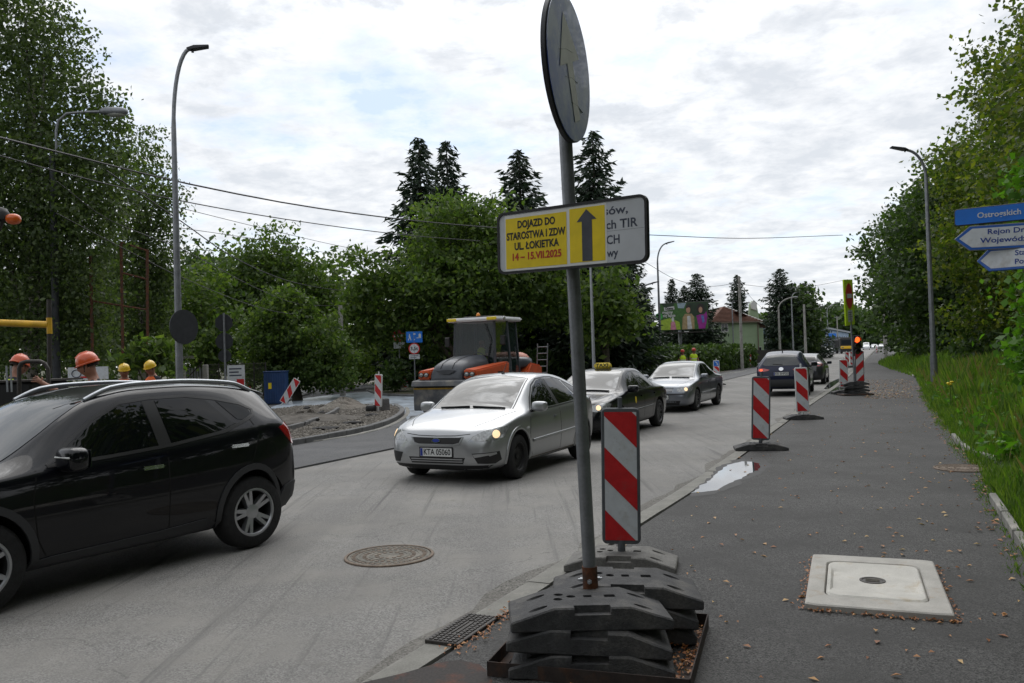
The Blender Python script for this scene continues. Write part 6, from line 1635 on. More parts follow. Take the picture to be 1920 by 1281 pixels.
rf = rp('cab_roof', 'roller_white', lambda m: m.prism(rrect(1.75, 1.95, .2, 5), 2.87, 2.99, T(-.25, 0, 0)), bevel=.04, seg=2, smooth=40)
for y in (-.72, .72): rp('roof_lamp', 'sheet_yellow', lambda m: m.box((.63, y, 2.93), (.03, .34, .09)), rf, bevel=.01)
rp('side_lamp', 'lens_clear', lambda m: m.lathe([(.06, 0), (.05, .04), (0, .05)], 14, T(.3, .975, 2.94) @ RX(R(-90))), rf)
rp('beacon', 'amber', lambda m: m.lathe([(.07, 0), (.07, .05), (.06, .1), (.03, .14), (0, .15)], 16, T(-.1, -.15, 3.02)), rf, smooth=50)
rp('roof_hatch', 'plastic_black', lambda m: m.box((-.3, 0, 3.035), (.9, 1.1, .03)), rf, bevel=.01)
rp('wiper', 'plastic_black', lambda m: m.tube([(.50, .42, 2.78), (.535, .62, 2.25), (.54, .5, 1.6)], .014, 5))
rp('steering_column', 'plastic_black', lambda m: m.tube([(.25, -.1, 1.2), (.12, -.1, 1.75)], .04, 6))
rp('steering_wheel', 'plastic_black', lambda m: m.tube([(.1 + .08 * math.cos(a), -.1 + .2 * math.sin(a), 1.8 + .19 * math.cos(a) * .5) for a in np.linspace(0, 6.28, 22)], .014, 5))
rp('console', 'plastic_black', lambda m: m.box((.38, 0, 1.45), (.22, 1.1, .4)), bevel=.04)
rp('seat', 'seat_red', lambda m: m.box((-.35, -.15, 1.5), (.5, .5, .14)), bevel=.04)
rp('seat_back', 'plastic_black', lambda m: m.box((-.62, -.15, 1.85), (.12, .48, .6)), bevel=.04)
for s in (1, -1): rp('mirror', 'plastic_black', lambda m: m.box((.45, s * 1.0, 2.25), (.05, .18, .3)), bevel=.02)
rp('ladder', 'galvanised', lambda m: [m.tube([(-2.45, .75 + d, 1.0), (-2.6, .75 + d, 2.15)], .02, 5) for d in (0, .38)] + [m.tube([(-2.47 - .03 * k, .75, 1.15 + .22 * k), (-2.47 - .03 * k, 1.13, 1.15 + .22 * k)], .014, 5) for k in range(5)])

# ------------------------------------------------------------------ people
mat('skin', (0.30, 0.14, 0.09), 0.6, var=(9, .1)); mat('hivis_yellow', (0.55, 0.75, 0.02), 0.7); mat('hivis_orange', (0.75, 0.14, 0.02), 0.7)
mat('trousers', (0.03, 0.035, 0.05), 0.9); mat('shirt_dark', (0.02, 0.022, 0.03), 0.9); mat('helmet_orange', (0.62, 0.09, 0.02), 0.3, coat=.4, var=(4, .1)); mat('helmet_yellow', (0.72, 0.46, 0.02), 0.3, coat=.4)
mat('reflective', (0.6, 0.62, 0.62), 0.3); mat('boots', (0.02, 0.016, 0.012), 0.8); mat('hair', (0.02, 0.014, 0.01), 0.9); mat('helmet_red', (0.5, 0.03, 0.02), 0.3)
def person(label, foot, yaw, vest, helmet, arms=None, nod=0.0, height=1.76, sleeves='shirt_dark', fine=True):
    """faces local +X; one skinned body with clothing and helmet as children"""
    k = height / 1.76
    t = thing('person', label, 'person', foot, yaw, 'road workers')
    V = []; E = []; Rr = []
    def add(p, r, par=None):
        V.append(tuple(c * k for c in p)); Rr.append((r[0] * k, r[1] * k) if isinstance(r, tuple) else (r * k, r * k))
        if par is not None: E.append((par, len(V) - 1))
        return len(V) - 1
    pel = add((0, 0, .95), (.125, .16)); wst = add((0, 0, 1.10), (.11, .145), pel); chs = add((.0, 0, 1.30), (.115, .165), wst); sh = add((-.01, 0, 1.43), (.085, .13), chs)
    nk = add((0, 0, 1.50), .066, sh)
    hx = math.sin(nod)
    h1 = add((.012 + .05 * hx, 0, 1.555), (.072, .070), nk); h2 = add((.03 + .1 * hx, 0, 1.60), (.102, .088), h1); h3 = add((.02 + .13 * hx, 0, 1.66), (.118, .098), h2); h4 = add((.008 + .15 * hx, 0, 1.72), (.10, .085), h3)
    no = add((.135 + .16 * hx, 0, 1.625), .018, h2)
    arms = arms or {}
    for s in (1, -1):
        d = arms.get(s, ((.02, s * .26, 1.14), (.10, s * .25, .90)))
        a = add((-.01, s * .165, 1.40), .062, sh); e = add(d[0], .044, a); w_ = add(d[1], .031, e)
        dd = (Vector(d[1]) - Vector(d[0])).normalized()
        p_ = add(tuple(Vector(d[1]) + dd * .075), (.038, .022), w_)
        if fine:
            side = dd.cross(Vector((0, 1, 0))).normalized() if abs(dd.y) < .9 else Vector((1, 0, 0))
            for j in range(4):
                q1 = add(tuple(Vector(V[p_]) / k + dd * .04 + side * (.024 * (j - 1.5))), .0095, p_); add(tuple(Vector(V[q1]) / k + dd * (.035 + .006 * (j in (1, 2))) + Vector((.008, 0, -.012))), .008, q1)
            q1 = add(tuple(Vector(V[w_]) / k + dd * .05 + side * .042), .010, p_); add(tuple(Vector(V[q1]) / k + dd * .03 + side * .012), .009, q1)
        l1 = add((0, s * .095, .86), .088, pel); l2 = add((.02, s * .11, .50), .060, l1); l3 = add((-.01, s * .12, .11), .042, l2); add((.02, s * .12, .045), .045, l3); add((.15, s * .13, .035), .035, len(V) - 1)
    me = bpy.data.meshes.new('body'); me.from_pydata(V, E, [])
    o = bpy.data.objects.new('body', me); COL.objects.link(o)
    md = o.modifiers.new('k', 'SKIN'); md.use_smooth_shade = True
    for i, sv in enumerate(me.skin_vertices[0].data): sv.radius = Rr[i]; sv.use_root = (i == 0)
    o.modifiers.new('s', 'SUBSURF').levels = 1; o.modifiers['s'].render_levels = 1
    m2 = evaluated(o); o.modifiers.clear(); o.data = m2; o.parent = t
    m2.materials.clear()
    for q in ('skin', 'trousers', sleeves, 'boots'): m2.materials.append(MATS[q])
    for p in m2.polygons:
        c_ = p.center / k
        bare = arms.get('bare', True)
        wr = any((c_ - Vector(arms.get(s, ((.02, s * .26, 1.14), (.10, s * .25, .90)))[1])).length < .17 for s in (1, -1)) or (bare and any((c_ - Vector(arms.get(s, ((.02, s * .26, 1.14), (.10, s * .25, .90)))[0])).length < .13 for s in (1, -1)))
        p.material_index = 0 if c_.z > 1.475 and abs(c_.y) < .13 else 0 if wr else 3 if c_.z < .09 else 1 if c_.z < .99 and abs(c_.y) < .23 else 2
    # vest shell
    n = 20; rings_ = [(.86, .155, .195), (1.0, .148, .188), (1.15, .142, .186), (1.30, .148, .20), (1.40, .125, .185), (1.465, .085, .11)]
    v = []; f = []
    for z, a, b in rings_:
        for j in range(n): q = 2 * math.pi * j / n; v.append((k * a * math.cos(q), k * b * math.sin(q), k * z))
    for i in range(len(rings_) - 1):
        for j in range(n): f.append((i * n + j, i * n + (j + 1) % n, (i + 1) * n + (j + 1) % n, (i + 1) * n + j))
    m = MB(); m.add(v, f); vs = m.build('vest', vest, t, smooth=60)
    for z, a, b in ((1.02, .151, .191), (1.17, .146, .190)):
        m = MB(); m.lathe([(1, -.025), (1.012, 0), (1, .025)], 20); m.build('reflective_band', 'reflective', vs, M=T(0, 0, z * k) @ S(a * k, b * k, k))
    if helmet:
        hc = Vector(((.012 + .145 * hx) * k, 0, 1.695 * k))
        m = MB(); m.lathe([(.128, -.012), (.126, .012), (.122, .05), (.105, .095), (.07, .125), (.03, .138), (0, .141)], 24)
        m.prism([(.10 * math.cos(a) + .05, .118 * math.sin(a)) for a in np.linspace(-1.5, 1.5, 12)], -.014, -.004)
        hm = m.build('helmet', helmet, t, smooth=50, M=T(*hc) @ RY(nod * .8) @ S(k * 1.08, k, k))
        m = MB(); m.tube([(-.09, 0, .1), (-.03, 0, .139), (.04, 0, .138), (.1, 0, .1)], .016, 6); m.build('helmet_ridge', helmet, hm, smooth=60)
        m = MB(); m.box((.02, -.118, .03), (.05, .012, .035)); m.build('helmet_sticker', 'reflective', hm)
        m = MB(); m.tube([(.03, .105, -.01), (.055, .085, -.09), (.075, 0, -.135), (.055, -.085, -.09), (.03, -.105, -.01)], .007, 5); m.build('chin_strap', 'ink_black', hm)
        m = MB(); m.lathe([(.131, -.016), (.136, -.004), (.129, .006)], 24); m.build('helmet_rim', helmet, hm, smooth=60)
        for s in (1, -1):
            m = MB(); m.add(*superell((.03, .02, .05), .8, 8, 6), T((.0 + .10 * hx) * k, s * .092 * k, 1.63 * k)); m.build('ear', 'skin', o, smooth=60)
            m = MB(); m.add(*superell((.012, .026, .014), 1, 8, 6), T((.112 + .12 * hx) * k, s * .034 * k, 1.648 * k)); m.build('eye', 'hair', o)
        m = MB(); m.lathe([(.112, -.05), (.108, -.01), (.1, .0)], 20, S(.9, .93, 1)); m.build('hair', 'hair', hm, smooth=60, M=T(-.012, 0, -.005))
    return t
W = atY(176, 690, 11.3)
person('worker in a large orange helmet reaching out with a bare arm', (W.x, W.y, ROADZ), R(200), 'hivis_yellow', 'helmet_orange', {1: ((.30, .24, 1.30), (.52, .20, 1.45)), -1: ((.05, -.3, 1.15), (.2, -.25, 1.0))}, nod=.4, height=1.90)
W = atY(27, 690, 13.5)
person('worker in an orange helmet at the left edge behind the paver rail', (W.x, W.y, ROADZ + .05), R(60), 'hivis_yellow', 'helmet_orange', {}, nod=.5, height=1.9)
W = atY(233, 690, 19.5)
person('worker in a yellow helmet and orange vest, left of the pair', (W.x, W.y, ROADZ), R(-70), 'hivis_orange', 'helmet_yellow', {}, nod=.3, height=1.80)
W = atY(286, 690, 20.0)
person('worker in a yellow helmet and orange vest beside the tall lamp', (W.x, W.y, ROADZ), R(-110), 'hivis_orange', 'helmet_yellow', {}, nod=.45, height=1.85)
W = gnd(1279, 50); person('far worker in a dark shirt and yellow vest, left of the pair by the hedge', (W.x, W.y, 0.05), R(-95), 'hivis_yellow', 'helmet_red', {}, height=1.72, fine=False)
W = gnd(1300, 51); person('far worker in a full yellow vest, right of the pair by the hedge', (W.x, W.y, 0.08), R(-80), 'hivis_yellow', 'helmet_red', {}, height=1.76, sleeves='hivis_yellow', fine=False)
# roller driver, seated
dq = RO.matrix_basis @ Vector((-.3, -.15, .72))
person('driver in a yellow vest sitting in the roller cab', dq, h_r, 'hivis_yellow', None, {1: ((.18, .28, 1.16), (.42, .12, 1.16)), -1: ((.18, -.28, 1.16), (.42, -.12, 1.16))}, fine=False, height=1.6)

# ------------------------------------------------------------------ paver parts and rail behind the black crossover
mat('machine_black', (0.012, 0.012, 0.013), .5); mat('machine_yellow', (.62, .36, .02), .45, var=(5, .2), var2=(9, (.05, .04, .03), .66, .74))
q = atY(-10, 720, 12.4)
pv = thing('paver_machine', 'black road machine with a bent handrail and yellow pipe at the left edge', 'machine', (q.x - .9, q.y, ROADZ), R(6))
def pp_(px, py, Y): return pv.matrix_basis.inverted() @ atY(px, py, Y)
m = MB(); a = pp_(-260, 720, 12.4); b = pp_(58, 716, 12.4)
m.box(((a.x + b.x) / 2, .5, (b.z + .1) / 2), (b.x - a.x, 1.3, b.z - .1)); m.build('hopper', 'machine_black', pv, bevel=.03)
m = MB(); m.box(((a.x + b.x) / 2 + .1, .5, b.z + .015), (b.x - a.x + .25, 1.36, .03)); m.build('deck', 'iron', pv)
m = MB(); m.tube([pp_(36, 745, 12.0), pp_(36, 690, 12.0), pp_(40, 681, 12.0), pp_(50, 678, 12.0), pp_(76, 678, 12.0), pp_(84, 682, 12.0), pp_(90, 692, 12.0), pp_(92, 745, 12.0)], .03, 10); m.build('handrail', 'iron', pv, smooth=60)
for px in (14, 22): m = MB(); m.tube([pp_(px, 735, 12.2), pp_(px - 2, 686, 12.2)], .014, 6); m.build('lever', 'galvanised_bright', pv)
m = MB(); m.tube([pp_(-140, 600, 15.5), pp_(91, 609, 15.5)], .065, 12); m.build('yellow_pipe', 'machine_yellow', pv, smooth=60)
m = MB(); m.tube([pp_(93, 700, 15.5), pp_(92, 562, 15.5)], .042, 10); m.build('upright', 'iron', pv, smooth=60)
m = MB(); m.tube([pp_(93, 626, 15.5), pp_(92, 596, 15.5)], .05, 10); m.build('yellow_sleeve', 'machine_yellow', pv, smooth=60)
m = MB(); m.tube([pp_(-80, 430, 9.0), pp_(0, 430, 9.0), pp_(6, 412, 9.0)], .02, 8); m.build('beacon_arm', 'iron', pv, smooth=60)
m = MB(); m.lathe([(.09, 0), (.085, .08), (.06, .13), (0, .15)], 16, T(*pp_(2, 414, 9.0))); m.build('hooded_lamp', 'machine_black', pv, smooth=50)
m = MB(); m.add(*superell((.15, .13, .115), .8), T(*pp_(25, 411, 9.0))); m.build('beacon', mat('beacon_orange', (.75, .13, .01), .3, coat=.5), pv, smooth=60)
# rusty goal-like pipe frame
t = thing('pipe_frame', 'tall rusty pipe frame standing in front of the birches', 'frame', gnd(225, 24))
def q_(px, py): return atY(px, py, 24) - t.location
for px0, px1, yt in ((170, 174, 480), (227, 231, 455), (276, 277, 468)):
    m = MB(); m.tube([q_(px1, 712), q_(px0, yt)], .045, 6); m.build('upright', 'rust', t)
for a, b in (((176, 565), (277, 581)), ((230, 512), (277, 524)), ((229, 455), (276, 470))):
    m = MB(); m.tube([q_(*a), q_(*b)], .03, 6); m.build('crossbar', 'rust', t)
# yard gate and mesh fence left of the signs
t = thing('yard_gate', 'grey metal yard gate with pale concrete posts behind the crossover', 'gate', gnd(366, 34))
def q_(px, py): return atY(px, py, 34) - t.location
for px in (342, 385):
    a = q_(px, 684); m = MB(); m.box((a.x, 0, a.z / 2), (.2, .2, a.z)); m.build('gate_post', 'concrete', t, bevel=.02)
for k in range(7): a = q_(350 + 5 * k, 690); m = MB(); m.box((a.x, 0, a.z / 2), (.07, .02, a.z)); m.build('slat', 'galvanised', t)
m = MB(); m.tube([q_(352, 708), q_(380, 680)], .025, 6); m.build('brace', 'iron', t)
a, b = q_(322, 671), q_(360, 671); m = MB(); m.box(((a.x + b.x) / 2, .3, a.z), (b.x - a.x, .1, .12)); m.build('lintel', 'concrete', t)
t = thing('mesh_fence', 'dark wire mesh fence between the gate and the notice board', 'fence', gnd(425, 36))
def q_(px, py): return atY(px, py, 36) - t.location
z1 = q_(430, 683).z
for px in range(388, 500, 22): a = q_(px, 683); m = MB(); m.tube([(a.x, 0, 0), (a.x, 0, z1 + .05)], .03, 6); m.build('fence_post', 'iron', t)
a, b = q_(388, 683), q_(498, 683)
m = MB()
for k in range(46): x = a.x + (b.x - a.x) * k / 45; m.tube([(x, 0, .05), (x, 0, z1)], .006, 4, caps=False)
for k in range(9): m.tube([(a.x, 0, .05 + (z1 - .05) * k / 8), (b.x, 0, .05 + (z1 - .05) * k / 8)], .006, 4, caps=False)
o = m.build('wire_mesh', 'iron', t); o['kind'] = 'stuff'
t = thing('banner', 'white banner with grey drawing hung on the fence behind the workers', 'banner', gnd(164, 22), R(3))
m = MB(); m.box((0, 0, 1.60), (1.05, .01, .34)); m.build('sheet', 'sheet_white', t)
m = MB(); m.tube([(-.3 + .12 * math.cos(a), -.012, 1.60 + .1 * math.sin(a)) for a in np.linspace(0, 6.28, 24)], .012, 4); m.build('drawn_ring', 'ink_slate', t)
m = MB(); m.box((-.05, -.008, 1.50), (.3, .004, .05)); m.build('red_band', 'sheet_red', t)
# ------------------------------------------------------------------ vegetation
leafmat('leaf_birch', (0.040, 0.063, 0.025), (0.071, 0.106, 0.041), (0.121, 0.155, 0.067), 0.45)
leafmat('leaf_walnut', (0.046, 0.08, 0.022), (0.08, 0.13, 0.034), (0.145, 0.195, 0.052), 0.45)
leafmat('leaf_green', (0.042, 0.074, 0.022), (0.074, 0.12, 0.034), (0.125, 0.17, 0.048), 0.45)
leafmat('leaf_dark', (0.024, 0.046, 0.014), (0.043, 0.078, 0.024), (0.075, 0.115, 0.036), 0.35)
leafmat('leaf_linden', (0.037, 0.064, 0.013), (0.077, 0.116, 0.022), (0.165, 0.176, 0.035), 0.5)
leafmat('leaf_bright', (0.05, 0.12, 0.015), (0.08, 0.19, 0.022), (0.12, 0.25, 0.035), .45)
leafmat('needles', (0.012, 0.024, 0.014), (0.02, 0.038, 0.022), (0.038, 0.06, 0.032), 0.12)
leafmat('hedge_leaf', (0.026, 0.050, 0.014), (0.050, 0.090, 0.022), (0.084, 0.132, 0.034), .25)
leafmat('grass_blade', (0.055, 0.105, 0.015), (0.092, 0.17, 0.026), (0.165, 0.225, 0.05), 0.45)
leafmat('straw', (0.16, 0.13, 0.05), (0.22, 0.18, 0.08), (0.12, 0.14, 0.04), .3)
leafmat('leaf_fallen', (0.200, 0.069, 0.022), (0.375, 0.175, 0.062), (0.525, 0.375, 0.163), .1)
leafmat('leaf_litter', (0.150, 0.053, 0.018), (0.300, 0.112, 0.038), (0.450, 0.225, 0.083), .1)
mat('bark', (0.07, 0.058, 0.045), .95, var=(6, .35), bump=(20, .6))
mat('bark_birch', (0.30, 0.28, 0.25), .9, var=(4, .3), var2=(7, (.03, .028, .025), .52, .58))
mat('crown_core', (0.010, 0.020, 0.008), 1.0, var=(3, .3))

def leaf_arrays(C, size, nrm=None, elong=1.5, rng=RNG, droop=0.0):
    """rhombic leaves, each folded along its midrib so that it has a form of its own"""
    n = len(C)
    a = rng.normal(size=(n, 3)); 
    if droop: a[:, 2] -= droop
    a /= np.linalg.norm(a, axis=1)[:, None]
    b = rng.normal(size=(n, 3)); b -= (b * a).sum(1)[:, None] * a; b /= np.linalg.norm(b, axis=1)[:, None]
    s = np.asarray(size); s = (s if s.ndim else np.full(n, float(s)))[:, None] * rng.uniform(.45, 1.4, (n, 1))
    nn = np.cross(a, b)
    V = np.stack([C - a * s * .5 * elong, C + b * s * .5 + nn * s * .12, C + a * s * .5 * elong, C - b * s * .5 + nn * s * .12], 1).reshape(-1, 3)
    return V
def mesh_quads(name, V, material):
    n = len(V) // 4
    me = bpy.data.meshes.new(name)
    me.vertices.add(len(V)); me.vertices.foreach_set('co', np.ascontiguousarray(V, np.float32).ravel())
    me.loops.add(4 * n); me.loops.foreach_set('vertex_index', np.arange(4 * n, dtype=np.int32))
    me.polygons.add(n); me.polygons.foreach_set('loop_start', np.arange(0, 4 * n, 4, dtype=np.int32))
    me.materials.append(MATS[material]); me.update(); me.validate()
    return me
def crown_points(ells, per_m2, clump, spread, rng, vert=1.0, core=0.25, flat=0.6):
    """clumps of leaves over the outer shell of each ellipsoid, thinner inside"""
    out = []
    for (c, r) in ells:
        c = np.array(c); r = np.array(r)
        area = 4 * math.pi * ((r[0] * r[1]) ** 1.6 / 3 + (r[0] * r[2]) ** 1.6 / 3 + (r[1] * r[2]) ** 1.6 / 3) ** (1 / 1.6)
        k = max(6, int(area * per_m2))
        d = rng.normal(size=(k, 3)); d /= np.linalg.norm(d, axis=1)[:, None]
        rad = np.where(rng.random(k) < core, rng.uniform(.3, .8, k), rng.uniform(.80, 1.06, k) + .26 * rng.random(k) ** 5)
        bump = 1 + .13 * np.sin(d[:, 0] * 5.1 + c[0]) * np.sin(d[:, 2] * 6.3 + c[2]) + .09 * np.sin(d[:, 1] * 9 + d[:, 2] * 7 + c[1])
        P = c + d * r * (rad * bump)[:, None]
        m_ = rng.poisson(clump, k) + 1
        idx = np.repeat(np.arange(k), m_)
        off = rng.normal(size=(len(idx), 3)) * spread * np.array([1, 1, flat * vert])
        if vert > 1: off[:, 2] -= np.abs(off[:, 2]) * .6
        out.append(P[idx] + off)
    return np.concatenate(out)
def px_ell(px, py, rx, ry, Y, rd=None):
    c = atY(px, py, Y); k = Y / FPX
    return ((c.x, c.y, c.z), (rx * k, (rd if rd else rx * k), ry * k))
def tree(label, foot, ells, material, leaf, per_m2=2.2, clump=14, spread=None, bark='bark', trunk_r=.2, trunk_to=None, cat='tree', group='trees', name='broadleaf_tree', vert=1.0, core=.3, seed=1, droop=0.0, forks=5, elong=1.5, flat=.6, lean=(0, 0)):
    rng = np.random.default_rng(seed)
    foot = Vector(foot); t = thing(name, label, cat, foot, 0, group)
    sp_ = spread or leaf * 2.2
    P = crown_points(ells, per_m2, clump, sp_, rng, vert, core, flat) - np.array(foot)
    P = P[P[:, 2] > .05]
    V = leaf_arrays(P, leaf, rng=rng, droop=droop, elong=elong)
    link('crown', mesh_quads('crown', V, material), t)
    # trunk and limbs into the crown
    cs = [Vector(e[0]) - foot for e in ells]; cz = max(c.z for c in cs); mid = sum(cs, Vector()) / len(cs)
    tt = Vector((mid.x * .7, mid.y * .7, trunk_to or cz * .8))
    r_ = random.Random(seed)
    m = MB(); pts = []
    for k in range(7):
        u = k / 6; pts.append((tt.x * u ** 1.3 + r_.uniform(-.06, .06) * (k > 0), tt.y * u ** 1.3 + r_.uniform(-.06, .06) * (k > 0), tt.z * u))
    m.tube(pts, [trunk_r * (1.35 - u) if u < .15 else trunk_r * (1.05 - .8 * u) for u in np.linspace(0, 1, 7)], 9)
    tr = m.build('trunk', bark, t, smooth=60)
    for c_ in cs[:forks]:
        h0 = r_.uniform(.3, .6); a = Vector(pts[int(h0 * 6)]); b = c_ + Vector((r_.uniform(-.3, .3), r_.uniform(-.3, .3), 0)); mdd = a.lerp(b, .5) + Vector((0, 0, .2 * (b - a).length * .5))
        m = MB(); m.tube(smooth_path([a, mdd, b], 8), [trunk_r * .42 * (1 - .8 * u) + .012 for u in np.linspace(0, 1, 8)], 6); m.build('limb', bark, tr, smooth=60)
    return t
def F(px, Y, z=0.0): q = gnd(px, Y); return Vector((q.x, q.y, q.z + z - .1))
# birches at the left
Yb = 25
tree('huge drooping birch filling the left edge', F(60, Yb), [px_ell(20, 30, 95, 120, Yb), px_ell(90, 130, 70, 110, Yb), px_ell(-40, 200, 130, 170, Yb + .8), px_ell(125, 260, 90, 120, Yb), px_ell(60, 360, 130, 140, Yb), px_ell(150, 400, 85, 110, Yb - .8), px_ell(20, 500, 140, 130, Yb), px_ell(125, 520, 80, 110, Yb - .5), px_ell(50, 620, 120, 75, Yb), px_ell(160, 610, 60, 80, Yb), px_ell(-60, 350, 120, 200, Yb), px_ell(-50, -80, 110, 120, Yb), px_ell(190, 220, 45, 60, Yb), px_ell(205, 330, 50, 70, Yb - .5)],
     'leaf_birch', .088, 5.6, 26, .26, 'bark_birch', .22, trunk_to=10.5, name='birch_tree', vert=2.0, seed=2, droop=.8, group='birches at the left')
Yb = 33
tree('second birch with a rounded top beside the tall lamp', F(265, Yb), [px_ell(268, 300, 42, 55, Yb), px_ell(285, 370, 52, 60, Yb), px_ell(240, 420, 60, 80, Yb), px_ell(290, 470, 50, 70, Yb), px_ell(250, 540, 70, 80, Yb), px_ell(300, 560, 42, 70, Yb), px_ell(235, 640, 75, 60, Yb + .5), px_ell(300, 640, 45, 50, Yb)],
     'leaf_birch', .10, 5.0, 24, .28, 'bark_birch', .18, trunk_to=8.0, name='birch_tree', vert=1.8, seed=3, droop=.8, group='birches at the left')
tree('bushy sapling with pinnate leaves behind the yellow helmets', F(285, 23), [px_ell(268, 668, 22, 24, 23), px_ell(292, 660, 24, 22, 23), px_ell(245, 682, 20, 16, 23), px_ell(305, 685, 20, 22, 23)], 'leaf_walnut', .13, 9, 12, .16, trunk_r=.04, seed=4, cat='shrub', group='shrubs', name='sapling', elong=2.2)
# green trees behind the side street
Yg = 48
tree('broad dark green tree with pointed tops behind the yard gate', F(500, Yg), [px_ell(512, 480, 42, 52, Yg), px_ell(460, 510, 52, 55, Yg), px_ell(560, 520, 50, 55, Yg), px_ell(600, 560, 40, 45, Yg), px_ell(510, 570, 85, 70, Yg), px_ell(430, 570, 55, 65, Yg), px_ell(470, 650, 85, 60, Yg), px_ell(380, 620, 50, 75, Yg)],
     'leaf_green', .16, 2.8, 22, .42, trunk_r=.3, seed=5, elong=1.8)
tree('pale green tree between the lamp and the sign backs', F(380, 42), [px_ell(375, 555, 45, 55, 42), px_ell(350, 610, 40, 60, 42), px_ell(420, 620, 50, 55, 42), px_ell(385, 665, 60, 38, 42)], 'leaf_walnut', .175, 2.8, 18, .36, trunk_r=.18, seed=6)
tree('bluish tree far behind the left trees', F(395, 70), [px_ell(395, 500, 35, 38, 70), px_ell(365, 530, 40, 40, 70), px_ell(440, 520, 40, 40, 70), px_ell(390, 580, 70, 55, 70)], 'leaf_dark', .34, 1.2, 15, .7, trunk_r=.3, seed=7)
tree('airy tree behind the side street pole', F(630, 60), [px_ell(628, 510, 22, 40, 60), px_ell(610, 560, 45, 45, 60), px_ell(660, 560, 42, 40, 60), px_ell(640, 620, 60, 50, 60)], 'leaf_green', .3, 1.2, 14, .6, trunk_r=.25, seed=8)
Yi = 39
tree('dense dark ivy covered mass overhanging the blue cabinet', F(555, Yi), [px_ell(530, 610, 52, 62, Yi, 1.6), px_ell(580, 640, 58, 60, Yi, 1.6), px_ell(500, 650, 42, 55, Yi, 1.4), px_ell(620, 665, 45, 42, Yi + 1, 1.5), px_ell(560, 690, 75, 35, Yi, 1.4), px_ell(545, 580, 30, 35, Yi, 1.2), px_ell(600, 705, 60, 26, Yi, 1.3), px_ell(520, 705, 55, 26, Yi, 1.3)], 'leaf_green', .13, 7, 18, .22, trunk_r=.2, seed=9, name='ivy_thicket', cat='shrub', group='shrubs', core=.15)
tree('ivy wall along the left of the side lane', F(655, 52), [px_ell(660, 660, 35, 45, 52, 4), px_ell(690, 670, 25, 35, 62, 5), px_ell(645, 690, 25, 25, 50, 2)], 'leaf_walnut', .18, 3.5, 16, .3, trunk_r=.1, seed=10, name='ivy_thicket', cat='shrub', group='shrubs')
# the big walnut behind the roller
Yw = 46
tree('spreading bright green walnut behind the roller', F(880, Yw), [px_ell(850, 420, 70, 50, Yw), px_ell(920, 440, 75, 60, Yw), px_ell(800, 488, 62, 45, Yw), px_ell(722, 525, 42, 24, Yw - 1), px_ell(675, 565, 34, 28, Yw - 1), px_ell(760, 560, 80, 55, Yw), px_ell(860, 540, 90, 65, Yw - 1), px_ell(960, 520, 85, 70, Yw), px_ell(690, 610, 55, 45, Yw), px_ell(780, 620, 70, 40, Yw), px_ell(1010, 470, 50, 60, Yw), px_ell(1030, 560, 55, 55, Yw), px_ell(905, 600, 80, 40, Yw + 1), px_ell(662, 478, 16, 9, Yw - 1), px_ell(700, 490, 20, 10, Yw - 1)],
     'leaf_walnut', .16, 2.7, 22, .42, trunk_r=.42, seed=11, trunk_to=5.5, forks=9, elong=2.0)
tree('walnut branch low over the taxi', F(1140, 44), [px_ell(1130, 540, 45, 55, 44), px_ell(1150, 600, 50, 45, 44), px_ell(1115, 620, 40, 45, 44)], 'leaf_walnut', .19, 2.4, 18, .4, trunk_r=.2, seed=12, elong=2.0)
tree('low dark hedge in front of the walnut trunk', F(745, 44), [px_ell(742, 700, 20, 24, 44, 1.0), px_ell(735, 712, 18, 14, 44, 1.0)], 'leaf_dark', .16, 6, 15, .22, trunk_r=.05, seed=13, name='hedge_bush', cat='shrub', group='shrubs')
# dark undergrowth behind the roller and cars
tree('dark thicket between the walnut and the spruces', F(950, 52), [px_ell(830, 660, 90, 45, 52, 2), px_ell(930, 660, 80, 50, 54, 2), px_ell(1030, 660, 80, 55, 54, 2), px_ell(1110, 670, 70, 45, 54, 2)], 'leaf_dark', .3, 1.8, 15, .5, trunk_r=.2, seed=14, name='thicket', cat='shrub', group='shrubs')
# right hand lindens, a row along the verge and on past the camera
def linden(label, foot, h, r, seed, low=.12, material='leaf_linden', leaf=.17, dens=2.6):
    rng = random.Random(seed); E = []
    f = Vector(foot)
    for k in range(15):
        u = (k + .5) / 15; z = h * (low + (1 - low) * u); w_ = r * (math.sin(math.pi * min(1, (u * .86 + .14))) ** .7)
        a = 2.4 * k; d = w_ * .55
        E.append(((f.x + d * math.cos(a), f.y + d * math.sin(a), f.z + z), (w_ * .62 + .4, w_ * .62 + .4, h * .085 + .5)))
    return tree(label, foot, E, material, leaf, dens, 17, leaf * 2.1, trunk_r=.28, seed=seed, trunk_to=h * .75, group='lindens along the verge', name='linden_tree', forks=8, elong=1.5)
def vp(Y, c):                                      # a place on the verge, c metres in from the path edge
    i = min(range(len(VB)), key=lambda k: abs(VB[k].y - Y)); return verge_point(i, c)
LIND = [(26, 7.6, 20.0, 4.9, 'nearest linden towering over the direction signs', 'leaf_linden', .135), (35, 7.4, 18.0, 4.7, 'second linden behind the tall right hand lamp', 'leaf_linden', .15), (46, 6.4, 15.8, 4.7, 'third linden with yellowish leaves', 'leaf_linden', .17), (60, 5.2, 14.5, 4.8, 'fourth linden behind the farther lamp', 'leaf_dark', .25), (78, 4.6, 15.0, 5.0, 'fifth linden leaning over the far path', 'leaf_dark', .28), (100, 4.4, 15.5, 5.2, 'sixth linden whose crown overhangs the signal', 'leaf_dark', .32), (128, 4.5, 13.0, 5, 'farthest linden at the end of the row', 'leaf_green', .36)]
